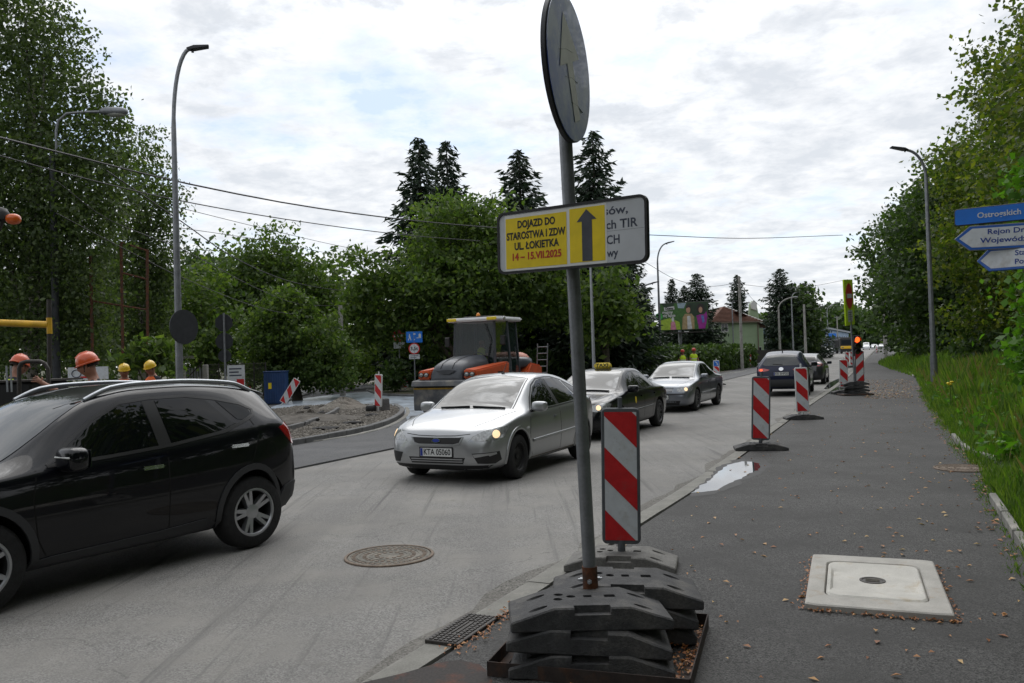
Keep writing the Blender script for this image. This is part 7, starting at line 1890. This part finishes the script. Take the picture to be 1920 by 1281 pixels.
for i, (Y, c_, h, r, lab, mt, lf) in enumerate(LIND):
    p = vp(Y, c_); linden(lab, (p.x, p.y, p.z - .1), h, r, 30 + i, material=mt, leaf=lf, low=.10 if i < 4 else .14, dens=3.1 if i < 3 else 1.6)
# trees out of frame on the same verge: they shade and mirror in the cars
for i, (Y, c_, h) in enumerate(((16, 10.5, 17.5), (7, 9.5, 17), (-2, 9.0, 17), (-11, 8.0, 17))):
    q = VB[0] + nrm * c_; p = Vector((VE[1].x + 4 + c_ * .55 + (Y - 4) * .42, Y, .35))
    linden(['linden beyond the right edge of the view', 'linden to the right of the camera', 'linden behind the camera on the right', 'next linden behind the camera on the right'][i], p, h, 5.4, 50 + i, leaf=(.19, .3, .34, .34)[i], dens=(1.7, .9, .8, .8)[i])
tree('undergrowth under the lindens behind the tall grass', vp(36, 8.0), [((vp(Y, c_).x, vp(Y, c_).y, vp(Y, c_).z + .9), (2.6, 2.6, 1.3)) for Y, c_ in ((20, 7.5), (25, 7), (31, 6.8), (38, 6.0), (46, 5.4), (55, 4.6), (65, 4.0), (75, 3.6))], 'leaf_dark', .2, 2.2, 15, .3, trunk_r=.05, seed=60, name='undergrowth', cat='shrub', group='shrubs')
tree('young maple with bright green leaves cut by the right edge', atY(1975, 780, 9.2) , [px_ell(1948, 330, 52, 48, 9.2), px_ell(1950, 420, 40, 50, 9.2), px_ell(1945, 560, 42, 45, 9.2), px_ell(1940, 640, 52, 45, 9.2), px_ell(1965, 500, 50, 60, 9.4), px_ell(1970, 680, 60, 40, 9.2)], 'leaf_bright', .075, 22, 14, .12, trunk_r=.05, seed=61, name='young_maple', elong=1.25)

# spruces: whorls of drooping boughs
def spruce_mesh(h, r, seed, levels=34, dens=1.0):
    rng = np.random.default_rng(seed); C = []; A = []; Sz = []
    for i in range(levels):
        u = (i + rng.uniform(0, .6)) / levels; z = h * (.04 + .96 * u)
        ln = r * (1 - u) ** .62 * rng.uniform(.75, 1.15) + .10
        nb = 7 if u < .8 else 5
        for k in range(nb):
            a = 2 * math.pi * (k + rng.uniform(-.3, .3)) / nb + i; l2 = ln * rng.uniform(.65, 1.18)
            n = max(6, int(l2 * 22 * dens))
            s = rng.uniform(.12, 1, n); x = l2 * s; dz = -.22 * l2 * s + .20 * l2 * s ** 3 + (.35 * l2 * s * max(0, u - .7) * 3)
            side = rng.normal(0, 1, n) * .14 * l2 * (1.15 - s)
            C.append(np.stack([x * math.cos(a) - side * math.sin(a), x * math.sin(a) + side * math.cos(a), z + dz - np.abs(rng.normal(0, .09, n)) * (1 + l2 * .15)], 1))
            dd = np.stack([np.full(n, math.cos(a)), np.full(n, math.sin(a)), np.full(n, -.45)], 1) + rng.normal(0, .4, (n, 3)); A.append(dd); Sz.append(np.full(n, .21 + .025 * l2))
    C = np.concatenate(C); A = np.concatenate(A); Sz = np.concatenate(Sz)
    A /= np.linalg.norm(A, axis=1)[:, None]; b = rng.normal(size=A.shape); b -= (b * A).sum(1)[:, None] * A; b /= np.linalg.norm(b, axis=1)[:, None]
    s = Sz[:, None] * rng.uniform(.7, 1.3, (len(C), 1))
    V = np.stack([C - A * s * .6, C + b * s * .2, C + A * s * .8, C - b * s * .2], 1).reshape(-1, 3)
    return mesh_quads('crown', V, 'needles')
SPM = [spruce_mesh(10, 2.3, 1, 62), spruce_mesh(10, 2.0, 2, 60), spruce_mesh(10, 2.8, 3, 60)]
TRK = MB().tube([(0, 0, 0), (0, 0, 5), (0, 0, 9.8)], [.2, .12, .02], 8).build('tmp', 'bark').data; bpy.data.objects.remove(bpy.data.objects['tmp'])
def spruce(label, px, ytop, Y, wid, k=0):
    f = F(px, Y); h = atY(px, ytop, Y).z - f.z
    t = thing('spruce_tree', label, 'tree', f, random.uniform(0, 6), 'spruces'); t.scale = (wid * h / 10, wid * h / 10, h / 10)
    link('crown', SPM[k], t); link('trunk', TRK, t)
for a in (('narrow spruce rising highest behind the walnut', 796, 256, 56, 1.08, 1), ('slender spruce top beside the highest one', 848, 262, 58, .95, 1), ('spruce behind the walnut left of the sign board', 984, 281, 54, 1.15, 0), ('tall spruce right of the sign post', 1124, 245, 50, 1.05, 0),
          ('dark spruce under the right end of the sign board', 1178, 462, 52, 1.05, 2), ('dark spruce behind the taxi', 1075, 420, 54, 1.2, 2), ('dark spruce between the two curved lamps', 1212, 545, 56, .85, 2),
          ('left spruce tip above the billboard', 1263, 522, 82, 1.0, 1), ('middle spruce tip above the billboard', 1286, 535, 79, 1.0, 0), ('right spruce tip above the billboard', 1311, 512, 78, 1.25, 2), ('spruce standing behind the house roof', 1386, 515, 100, 1.05, 0),
          ('tallest of the spruces beyond the house', 1466, 503, 112, 1.2, 2), ('second of the spruces beyond the house', 1488, 535, 114, 1.25, 2), ('rightmost of the spruces beyond the house', 1512, 530, 118, 1.3, 2), ('spruce in the gap by the left curved lamp', 1218, 585, 62, .7, 2),
          ('dark spruce filling the gap behind the walnut', 930, 470, 60, 1.2, 2), ('spruce behind the billboard post', 1305, 600, 76, 1.6, 2)):
    spruce(*a)
tree('rounded dark tree beside the spruces beyond the house', F(1505, 112), [px_ell(1500, 585, 28, 45, 112), px_ell(1518, 610, 20, 40, 112), px_ell(1490, 640, 35, 25, 112)], 'leaf_dark', .42, 1.1, 15, .7, trunk_r=.3, seed=70)
# clipped-wild hedge in front of the billboard
def box_hedge(name, label, pts, h, wd, material, leaf, dens, seed, group=None):
    rng = np.random.default_rng(seed); P = [Vector(p) for p in pts]; C = []
    for a, b in zip(P, P[1:]):
        ln = (b - a).length; n = int(ln * (wd + 2 * h) * dens)
        u = rng.random(n); face = rng.random(n); d = (b - a).normalized(); nn_ = Vector((-d.y, d.x, 0))
        w_ = np.where(face < .35, rng.uniform(-wd / 2, wd / 2, n), np.where(face < .9, -wd / 2, wd / 2) + rng.normal(0, .12, n)); z = np.where(face < .35, h + rng.normal(0, .12, n) + .15 * np.sin(u * ln * 2.1), rng.uniform(0, h, n))
        base = np.array(a)[None] + np.outer(u, np.array(b - a)); base = base + np.outer(w_, np.array(nn_)); base[:, 2] += z; C.append(base)
    C = np.concatenate(C); t = thing(name, label, 'hedge', P[0], 0, group)
    link('foliage', mesh_quads('foliage', leaf_arrays(C - np.array(P[0]), leaf, rng=rng, elong=2.0, droop=-1.2), material), t)
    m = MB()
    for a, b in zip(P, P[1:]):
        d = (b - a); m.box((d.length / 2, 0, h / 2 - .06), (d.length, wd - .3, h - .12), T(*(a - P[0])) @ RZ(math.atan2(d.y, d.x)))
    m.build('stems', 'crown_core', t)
hd = [atY(px, 690, Y) for px, Y in ((1185, 50), (1240, 58), (1320, 66), (1398, 78))]
hd = [Vector((p.x, p.y, zg(p.y))) for p in hd]
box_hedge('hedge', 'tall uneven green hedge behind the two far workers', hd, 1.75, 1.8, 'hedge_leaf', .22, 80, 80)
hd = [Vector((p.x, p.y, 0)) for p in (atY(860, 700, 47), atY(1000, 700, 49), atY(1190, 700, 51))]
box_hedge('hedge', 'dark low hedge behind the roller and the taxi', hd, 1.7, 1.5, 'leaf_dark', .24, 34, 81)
# ------------------------------------------------------------------ house, billboard, far end of the street
mat('render_green', (0.28, 0.37, 0.23), .9, var=[(1.5, .08), (20, .06)]); mat('roof_tile', (0.13, 0.06, 0.04), .85, var=(2, .3)); mat('plaster_white', (.6, .6, .58), .8)
mat('window_frame', (.6, .6, .58), .5); mat('pane_dark', (.02, .025, .03), .08); mat('hall_blue', (.22, .30, .42), .6, var=(.5, .1)); mat('hall_roof', (.25, .27, .3), .6)
HY = 85.0
g0 = atY(1338, 690, HY); g0.z = zg(HY); g1 = atY(1424, 690, HY + 1.0); g1.z = g0.z
hd_ = g1 - g0; HW = hd_.length; ha = math.atan2(hd_.y, hd_.x)
H_ = thing('green_house', 'pale green house with a brown tiled roof and a stepped chimney gable', 'house', g0, ha)
def hz(py): return atY(1380, py, HY).z - g0.z
ze, zr = hz(603), hz(572)
D = 9.0
m = MB(); m.box((HW / 2, D / 2, ze / 2), (HW, D, ze)); m.build('wall', 'render_green', H_)
# hipped roof made of tile courses
rf = MB(); o = .35
rv = [(-o, -o, ze), (HW + o, -o, ze), (HW + o, D + o, ze), (-o, D + o, ze), (HW * .42, 1.6, zr), (HW * .62, D - 1.5, zr)]
rf.add(rv, [(0, 1, 4), (1, 2, 5, 4), (2, 3, 5), (3, 0, 4, 5), (3, 2, 1, 0)]); ro = rf.build('roof', 'roof_tile', H_)
for k in range(12):
    u = (k + .5) / 12; a = Vector(rv[0]).lerp(Vector(rv[4]), u); b = Vector(rv[1]).lerp(Vector(rv[4]), u)
    m = MB(); m.tube([a + Vector((0, -.02, .02)), b + Vector((0, -.02, .02))], .045, 4); m.build('tile_course', 'roof_tile', ro)
    a = Vector(rv[1]).lerp(Vector(rv[4]), u); b = Vector(rv[2]).lerp(Vector(rv[5]), u)
    m = MB(); m.tube([a + Vector((.02, 0, .03)), b + Vector((.02, 0, .03))], .045, 4); m.build('tile_course', 'roof_tile', ro)
m = MB(); m.tube([Vector(rv[1]), Vector(rv[4])], .07, 5); m.build('ridge_tile', 'plaster_white', ro)
m = MB(); m.box((HW / 2, -o, ze - .05), (HW + 2 * o, .12, .14)); m.build('gutter', 'iron_brown', H_)
# right wing with the stepped gable
wx = HW
m = MB(); m.prism([(0, 0), (1.5, 0), (1.5, ze + .4), (1.2, zr + .35), (.85, zr + .55), (.55, zr + .2), (.35, ze + .3), (0, ze - .2)], 0, .4, T(wx - .3, 1.9, 0) @ Matrix(((1, 0, 0, 0), (0, 0, 1, 0), (0, 1, 0, 0), (0, 0, 0, 1)))); m.build('gable_wing', 'render_green', H_)
m = MB(); m.prism([(1.15, zr - .5), (1.22, zr + .3), (.86, zr + .62), (.5, zr + .28), (.6, zr - .3)], -.06, .1, T(wx - .3, 1.8, 0) @ Matrix(((1, 0, 0, 0), (0, 0, 1, 0), (0, 1, 0, 0), (0, 0, 0, 1)))); m.build('white_gable_cap', 'plaster_white', H_)
m = MB(); m.add([(HW * .55, -o - .1, ze + 1.1), (HW + 1.9, 1.8, ze - .5), (HW + 1.9, 4.5, ze - .5), (HW * .55, 4, ze + 1.1)], [(0, 1, 2, 3)]); m.add([(HW * .55, -o - .1, ze + .98), (HW + 1.9, 1.8, ze - .62), (HW + 1.9, 4.5, ze - .62), (HW * .55, 4, ze + .98)], [(3, 2, 1, 0)]); m.build('lean_roof', 'roof_tile', H_)
m = MB(); m.box((HW + .75, 2.1, ze * .42), (1.5, .8, ze * .84)); m.build('porch', 'render_green', H_)
m = MB(); m.tube([(HW - .05, -.08, 0), (HW - .05, -.08, ze)], .06, 6); m.build('downpipe', 'iron_brown', H_)
for px0, px1, py0, py1 in ((1353, 1366, 606, 623),):
    a = atY(px0, py1, HY) - g0; b = atY(px1, py0, HY) - g0; x0, x1 = a.x / math.cos(ha), b.x / math.cos(ha)
    m = MB(); m.box(((x0 + x1) / 2, -.03, (a.z + b.z) / 2), (x1 - x0, .08, b.z - a.z)); wf = m.build('window', 'window_frame', H_)
    for s in (-1, 1): m = MB(); m.box(((x0 + x1) / 2 + s * (x1 - x0) * .24, -.075, (a.z + b.z) / 2), ((x1 - x0) * .38, .02, (b.z - a.z) * .84)); m.build('pane', 'pane_dark', wf)
for x in (HW + .45, HW + 1.05): m = MB(); m.box((x, 1.69, 1.4), (.35, .04, .9)); wf = m.build('window', 'window_frame', H_); m = MB(); m.box((x, 1.665, 1.4), (.27, .02, .8)); m.build('pane', 'pane_dark', wf)
t = thing('garden_fence', 'dark board fence at the corner of the green house', 'fence', gnd(1418, 82), R(20))
for k in range(14): m = MB(); m.box((-.2 + .42 * k, .1 * k, .75), (.38, .04, 1.5)); m.build('board', 'iron', t)

# billboard with an advertising print: plain areas of colour only
BY = 74.0
bl, br_ = atY(1238, 594, BY), atY(1328, 592, BY - 1.2)
d = br_ - bl; BW = d.length; bh = 52 / FPX * BY
B = thing('billboard', 'large colourful billboard on a steel column above the hedge', 'billboard', (bl + br_) / 2, math.atan2(d.y, d.x))
m = MB(); m.box((0, .08, 0), (BW, .14, bh)); m.build('panel', 'machine_black', B, bevel=.02)
for nm, c_ in (('ad_green', (.05, .13, .03)), ('ad_lime', (.30, .42, .04)), ('ad_dark', (.02, .04, .02)), ('ad_sky', (.28, .36, .42)), ('ad_tan', (.34, .25, .13)), ('ad_pale', (.5, .5, .5)), ('ad_skin', (.42, .24, .16)), ('ad_purple', (.28, .02, .24)), ('ad_blue', (.10, .16, .40)), ('ad_pink', (.55, .22, .30)), ('ad_hair', (.03, .02, .02)), ('ad_leaf', (.04, .30, .06))): mat(nm, c_, .5, var=(4, .25))
lay = [0]
def ad(poly, mt):
    lay[0] += 1; m = MB(); m.flat([((u - .5) * BW, (.5 - v) * bh) for u, v in poly], .012 + .0025 * lay[0]); m.build('print_area', mt, B, M=UP)
ad([(.01, .02), (.99, .02), (.99, .98), (.01, .98)], 'ad_green'); ad([(.36, .03), (.55, .03), (.5, .22), (.38, .2)], 'ad_sky'); ad([(.01, .62), (.2, .55), (.4, .7), (.42, .97), (.01, .97)], 'ad_lime'); ad([(.55, .03), (.98, .03), (.98, .5), (.75, .55), (.6, .4)], 'ad_dark')
ad([(.02, .02), (.3, .02), (.28, .12), (.1, .16)], 'ad_dark')
ad([(.08, .16), (.30, .13), (.31, .24), (.09, .28)], 'ad_pale')
ad([(.45, .97), (.47, .55), (.52, .42), (.66, .42), (.71, .55), (.71, .97)], 'ad_tan'); ad([(.565, .97), (.565, .5), (.63, .5), (.66, .97)], 'ad_pale'); ad([(.55 + .045 * math.cos(a) + .04, .28 + .12 * math.sin(a)) for a in np.linspace(0, 6.1, 16)], 'ad_skin'); ad([(.535, .24), (.55, .13), (.60, .11), (.645, .15), (.64, .22), (.6, .19)], 'ad_hair')
ad([(.80, .97), (.755, .5), (.83, .46), (.92, .46), (.965, .35), (.985, .55), (.93, .97)], 'ad_purple'); ad([(.85, .5), (.91, .5), (.92, .72), (.88, .78)], 'ad_blue'); ad([(.845 + .075 * math.cos(a), .25 + .17 * math.sin(a)) for a in np.linspace(0, 6.1, 18)], 'ad_hair'); ad([(.845 + .04 * math.cos(a), .30 + .11 * math.sin(a)) for a in np.linspace(0, 6.1, 14)], 'ad_skin')
ad([(.21, .97), (.22, .72), (.27, .62), (.31, .72), (.33, .97)], 'ad_pink'); ad([(.265 + .03 * math.cos(a), .6 + .09 * math.sin(a)) for a in np.linspace(0, 6.1, 12)], 'ad_pale')
for body, u, v, s, wdt in (('Chcemy', .195, .20, .3, .17), ('majmy', .16, .34, .38, .22), ('się fajnie', .19, .46, .36, .26)):
    text(body, s, 'ink_black' if body == 'Chcemy' else 'ad_pale', B, UP @ T((u - .5) * BW, (.5 - v) * bh, .08), .01, wdt * BW)
m = MB(); m.prism(circle(.34, 8), .02, .03); m.build('green_cutout', 'ad_leaf', B, M=T(-BW / 2 - .1, -.02, .05) @ UP)
m = MB(); m.box((0, -.35, -bh / 2 - .22), (BW * .9, .9, .08)); m.build('walkway', 'iron', B)
m = MB(); m.box((.05 * BW, -.6, -bh / 2 - .16), (.4, .1, .08)); m.build('floodlight', 'plate_white', B)
m = MB(); m.tube([(-.1 * BW, .15, -bh / 2), (-.1 * BW, .15, -B.location.z)], .16, 10); m.build('column', 'galvanised', B, smooth=50)

# far end: hall, fence, truck, cars
hy = 215; a = atY(1518, 650, hy); a.z = zg(hy); b = atY(1592, 650, hy + 30); dd = b - a; dd.z = 0
t = thing('warehouse', 'long pale blue hall with a sloping roof far down the street', 'building', a, math.atan2(dd.y, dd.x))
L_ = dd.length; z0, z1 = atY(1518, 611, hy).z - a.z, atY(1592, 625, hy + 30).z - a.z
m = MB(); m.add([(0, 0, 0), (L_, 0, 0), (L_, 0, z1), (0, 0, z0), (0, 14, 0), (L_, 14, 0), (L_, 14, z1), (0, 14, z0)], [(0, 1, 2, 3), (1, 5, 6, 2), (5, 4, 7, 6), (4, 0, 3, 7), (3, 2, 6, 7), (4, 5, 1, 0)]); m.build('wall', 'hall_blue', t)
for k in range(6): m = MB(); m.box((L_ * (k + .6) / 6.5, -.06, min(z0, z1) * .62), (L_ / 11, .08, 1.1)); m.build('window', 'pane_dark', t)
m = MB(); m.add([(-.5, -.5, z0), (L_ + .5, -.5, z1), (L_ + .5, 14.5, z1), (-.5, 14.5, z0), (-.5, -.5, z0 + .5), (L_ + .5, -.5, z1 + .5), (L_ + .5, 14.5, z1 + .5), (-.5, 14.5, z0 + .5)], [(0, 1, 5, 4), (1, 2, 6, 5), (2, 3, 7, 6), (3, 0, 4, 7), (4, 5, 6, 7)]); m.build('roof_edge', 'hall_roof', t)
t = thing('panel_fence', 'tall grey mesh fence beside the far street', 'fence', gnd(1548, 165), R(58))
for k in range(12): m = MB(); m.tube([(k * 2.5, 0, 0), (k * 2.5, 0, 3.6)], .06, 5); m.build('fence_post', 'iron', t)
for k in range(11):
    m = MB(); m.box((k * 2.5 + 1.25, 0, 1.8), (2.4, .03, 3.2)); m.build('panel', mat('mesh_panel', (.06, .065, .07), .8, alpha=.55), t)
q = gnd(1561, 185); t = thing('road_sign', 'blue road sign far beyond the spruces', 'sign', q, R(10)); m = MB(); m.tube([(0, .05, 0), (0, .05, 4.2)], .06, 6); m.build('post', 'galvanised', t)
m = MB(); m.box((0, 0, 3.6), (1.9, .05, 1.3)); m.build('panel', 'sheet_bright_blue', t)
# yellow lorry facing us
q = at(1588, 662, ROADZ); Yt = 160; q = gnd(1588, Yt)
t = thing('site_lorry', 'yellow and black site lorry facing us far down the street', 'truck', (q.x, q.y, q.z + ROADZ), R(-12))
for nm, mt, c_, s_ in (('bumper', 'machine_black', (0, -.05, .65), (2.45, .3, .6)), ('nose', 'paint_yellow', (0, 0, 1.2), (2.4, .5, .55)), ('cab', 'machine_black', (0, .9, 1.9), (2.45, 1.9, 2.2)), ('screen', 'pane_dark', (0, -.06, 2.2), (2.1, .06, 1.0)), ('body', 'machine_black', (0, 4.5, 1.9), (2.5, 5, 1.7)), ('roof_bar', 'machine_black', (0, .5, 3.05), (2.2, .4, .14))):
    m = MB(); m.box(c_, s_); m.build(nm, mt, t, bevel=.06)
for x in (-.85, .85):
    m = MB(); m.box((x, -.27, 1.2), (.35, .06, .2)); m.build('headlight', 'lens_clear', t)
    for y in (.6, 5.4): m = MB(); m.lathe([(0, -.15), (.5, -.15), (.5, .15), (0, .15)], 20, T(x * 1.15, y, .5) @ RY(R(90))); m.build('wheel', 'tyre', t)
SMALL = dict(HATCH, sub=1, nst=8, kx=1.0)
for i, (px, Y, paint, lab, van) in enumerate(((1624, 235, 'paint_white', 'far white van on the street behind the signal', True), (1640, 250, 'paint_white', 'far white car at the vanishing point of the street', False), (1652, 290, 'paint_silver', 'farther silver car beside the far white car', False), (1637, 300, 'paint_grey', 'farthest grey car at the end of the street', False), (1552, 150, 'paint_silver', 'silver car parked by the far fence', False))):
    q = gnd(px, Y); sp = dict(SMALL)
    if van: sp['top'] = [(0, .6), (.05, .9), (.5, 1.15), (.9, 1.35), (1.5, 2.0), (2.2, 2.1), (4.2, 2.05), (4.34, 1.0)]; sp['belt'] = [(0, .5), (.5, 1.0), (4.2, 1.1), (4.34, .8)]; sp['roofw'] = [(0, .5), (1, .75), (4.34, .75)]
    c = Car('distant_car', lab, paint, sp, (q.x, q.y, q.z + ROADZ), street_dir(Y) + math.pi, 'distant cars')
    c.panel('windscreen', 'T', [(1.12, -.66), (1.12, .66), (1.7, .56), (1.7, -.56)] if van else [(1.12, -.66), (1.12, .66), (1.98, .535), (1.98, -.535)], 'windscreen', .004, .2)
    for s in (1, -1): c.lump('headlight', 'F', (.6 * s, .65), (.25, .14, .04), 'lens_clear')
    c.wheels('steel')
# wooded hill on the horizon
rng = np.random.default_rng(5); E = []
for k in range(60):
    px = rng.uniform(1180, 1760); Y = rng.uniform(330, 430); top = 640 - 36 * math.exp(-((px - 1560) / 170) ** 2) - rng.uniform(0, 10)
    c_ = atY(px, top + 14, Y); E.append(((c_.x, c_.y, c_.z), (14, 14, 7)))
P = crown_points(E, .05, 10, 1.8, rng); o = link('far_woods', mesh_quads('far_woods', leaf_arrays(P, 1.5, rng=rng), 'leaf_dark')); tag(o, 'dark wooded hill far beyond the street', 'woods', kind='stuff')
m = MB(); xs = list(range(-60, 320, 20)); v = []; f = []
for x in xs:
    for y, hh in ((330, 0), (360, 9 * math.exp(-((x - 150) / 70) ** 2) + 2), (440, 13 * math.exp(-((x - 150) / 80) ** 2) + 3), (520, 0)): v.append((x, y, hh + zg(y)))
for i in range(len(xs) - 1):
    for k in range(3): f.append((i * 4 + k, i * 4 + k + 1, i * 4 + 5 + k, i * 4 + 4 + k))
m.add(v, f); tag(m.build('hill', 'crown_core', smooth=60), kind='structure')
# trees closing the view far left and behind
tree('row of trees closing the view at the far left', F(-200, 45), [px_ell(-120 + 60 * k, 590 + 20 * (k % 2), 90, 110, 46) for k in range(8)], 'leaf_dark', .34, .9, 14, .7, trunk_r=.3, seed=90, group='trees')
for i, (x, y) in enumerate(((-14, -16), (0, -20), (14, -18), (-26, -6))):
    linden(['tree behind the camera to the left', 'tree straight behind the camera', 'tree behind the camera to the right', 'tree on the far left behind the camera'][i], (x, y, -.1), 12, 6, 95 + i, leaf=.6, dens=.5)

# ------------------------------------------------------------------ grass, weeds, fallen leaves
def blades(name, label, n, yr, cr, hr, wd, material, seed, lean=.35, pw=1.0):
    rng = np.random.default_rng(seed); ys_ = np.array([p.y for p in VB]); B_ = []
    y = yr[0] + (yr[1] - yr[0]) * rng.random(n) ** pw; i = np.clip(np.searchsorted(ys_, y), 0, len(VB) - 1); c_ = cr[0] + (cr[1] - cr[0]) * rng.random(n) ** 1.2
    bp_ = np.array([(VB[k].x, VB[k].y, zg(VB[k].y)) for k in i]); off_y = y - bp_[:, 1]
    base = bp_ + np.outer(c_, np.array(nrm)); base[:, 1] += off_y; base[:, 0] += off_y * .5; base[:, 2] += .02 + .45 * (1 - np.exp(-c_ / 3)) - .03
    patch = .75 + .35 * np.sin(base[:, 0] * 1.3) * np.sin(base[:, 1] * .9 + 1) 
    h = rng.uniform(hr[0], hr[1], n) * patch * np.clip(.4 + c_ * .6, .3, 1); a = rng.uniform(0, 2 * math.pi, n); dx = np.stack([np.cos(a), np.sin(a), np.zeros(n)], 1); ln = rng.uniform(.05, lean, n)[:, None]
    sd = np.stack([-np.sin(a), np.cos(a), np.zeros(n)], 1) * (wd * (1 + base[:, 1:2] * .012))
    up = np.array([[0, 0, 1.0]]); hh = h[:, None]
    V = np.stack([base - sd, base + sd, base + sd * .7 + up * hh * .6 + dx * ln * hh * .4, base + up * hh + dx * ln * hh * 1.3 - sd * .1], 1).reshape(-1, 3)
    o = link(name, mesh_quads(name, V, material)); return tag(o, label, 'grass', kind='stuff')
blades('grass', 'long green grass on the right hand verge', 90000, (4.5, 30), (.0, 7), (.2, .6), .0055, 'grass_blade', 1, pw=1.5)
blades('tall_grass', 'taller grass and weeds under the lindens', 42000, (7, 70), (.5, 8), (.45, 1.05), .007, 'grass_blade', 2, .3, pw=1.2)
blades('dry_grass', 'straw coloured seed stalks in the verge', 4200, (5, 45), (.3, 7), (.45, 1.1), .004, 'straw', 3, .3)
blades('creeping_grass', 'short grass tufts creeping over the edge of the path', 5000, (4, 30), (-.16, .1), (.12, .3), .004, 'grass_blade', 6, .6, pw=1.5)
blades('far_grass', 'grass along the far part of the path', 16000, (30, 110), (.05, 4), (.3, .7), .012, 'grass_blade', 4)
rng = np.random.default_rng(8); C = []
for k in range(240):
    y = rng.uniform(5.5, 26); i = int(np.argmin([abs(p.y - y) for p in VB])); p = VB[i] + nrm * rng.uniform(.15, 5); z = bank_z((p - VB[i]).length)
    hh = rng.uniform(.2, .6); n = rng.integers(14, 34); C.append(np.stack([p.x + rng.normal(0, .12, n), p.y + rng.normal(0, .12, n), z + rng.uniform(.02, hh, n)], 1))
o = link('weeds', mesh_quads('weeds', leaf_arrays(np.concatenate(C), .065, rng=rng, elong=2.2), 'leaf_bright')); tag(o, 'leafy weeds growing in the verge grass', 'weeds', kind='stuff')
q = at(1782, 720, .55)
fl = thing('yellow_flower', 'single yellow flower head standing in the verge grass', 'flower', (atY(1782, 735, 20)))
m = MB(); m.tube([(0, 0, -.6), (0, 0, .18)], .008, 5); m.build('stem', 'turf', fl)
for k in range(7): m = MB(); m.add(*superell((.07, .07, .05), 1, 8, 5), T(.05 * math.cos(k * 2.4) * (k > 0), .05 * math.sin(k * 2.4) * (k > 0), .18 + .03 * (k % 3))); m.build('blossom', 'sheet_yellow', fl)
# edging stones where they show
et = thing('edging', 'pale concrete edging stones between the path and the grass', 'kerb')
for px0, px1 in (((1788, 822), (1802, 838)), ((1802, 838), (1822, 853)), ((1824, 855), (1872, 868)), ((1862, 940), (1885, 975)), ((1886, 977), (1908, 1012)), ((1910, 1015), (1945, 1065)), ((1702, 697), (1714, 708)), ((1664, 688), (1700, 697))):
    a, b = at(*px0, 0), at(*px1, 0); d = b - a; m = MB(); m.box((d.length / 2, 0, .02), (d.length - .01, .07, .14)); m.build('edging_stone', 'kerb_concrete', et, bevel=.012, M=T(a.x, a.y, 0) @ RZ(math.atan2(d.y, d.x)))
# pink paved crossing
blob('paved_crossing', [(1600, 699), (1640, 695), (1690, 697), (1664, 691), (1640, 690), (1606, 692)], .005, mat('pink_paver', (.30, .20, .18), .9, var=(6, .2)))
def fallen(name, label, pts, size, material, seed, z=.008):
    rng = np.random.default_rng(seed); C = np.array(pts, float); n = len(C); a = rng.uniform(0, 6.3, n); s = rng.uniform(.5, 1.35, n)[:, None] * size
    ax = np.stack([np.cos(a), np.sin(a), rng.normal(0, .10, n)], 1); bx_ = np.stack([-np.sin(a), np.cos(a), rng.normal(0, .12, n)], 1)
    C[:, 2] += z + np.abs(rng.normal(0, .006, n))
    V = np.stack([C - ax * s, C + bx_ * s * .55 + [0, 0, .006], C + ax * s, C - bx_ * s * .55 + [0, 0, .01]], 1).reshape(-1, 3)
    return tag(link(name, mesh_quads(name, V, material)), label, 'leaves', kind='stuff')
rng = np.random.default_rng(21)
pts = []
while len(pts) < 520:
    y = 3.4 + 22 * rng.random() ** 1.7; x = rng.uniform(0, 12); p = Vector((x, y, 0))
    i = int(np.argmin(np.abs(ya - y))); kx = xa[i]; j = int(np.argmin([abs(q.y - y) for q in ve])); vx = ve[j].x
    if kx + .1 < x < vx:
        u = (x - kx) / (vx - kx)
        if rng.random() < .25 + .75 * u ** 2: pts.append((x, y, 0))
fallen('fallen_leaves', 'scattered dry leaves on the dark footpath', pts, .023, 'leaf_fallen', 1, .003)
pts = []
for k in range(4200):                              # drift against the verge
    j = rng.integers(3, len(ve) - 1); y0_ = ve[j].y
    if y0_ > 34 or y0_ < 3.5: continue
    p = ve[j].lerp(ve[j + 1], rng.random()) - nrm * abs(rng.normal(0, .13)) * rng.uniform(.4, 1.5); pts.append((p.x, p.y, 0))
fallen('leaf_litter', 'rusty leaf litter along the edge of the grass', pts, .028, 'leaf_litter', 2, .004)
pts = []
for k in range(230):
    e = rng.integers(0, 4); u = rng.uniform(-.52, .52)
    lx_, ly_ = ((u * CL, -CWd / 2 - abs(rng.normal(0, .03))), (-CL / 2 - abs(rng.normal(0, .03)), u * CWd), (u * CL, CWd / 2 + abs(rng.normal(0, .03))), (CL / 2 + abs(rng.normal(0, .03)), u * CWd))[e]
    pts.append((cc.x + lx_ * math.cos(CA) - ly_ * math.sin(CA), cc.y + lx_ * math.sin(CA) + ly_ * math.cos(CA), 0))
for k in range(260): q = Fm @ Vector((rng.uniform(.34, .5), rng.uniform(-.5, .5), 0)); pts.append((q.x, q.y, .01))
for k in range(160):
    u = rng.random(); q = at(850 + 140 * u, 1220 - 90 * u, 0); pts.append((q.x + rng.normal(0, .05), q.y + rng.normal(0, .06), 0))
fallen('leaf_litter', 'rusty leaf litter round the chamber cover and the steel frame', pts, .015, 'leaf_litter', 3, .004)
pts = []
for k in range(800): q = at(rng.uniform(1622, 1712), rng.uniform(712, 748), 0); pts.append((q.x, q.y, 0))
fallen('fallen_leaves', 'carpet of yellow brown leaves on the path beside the signal', pts, .038, 'leaf_fallen', 4)
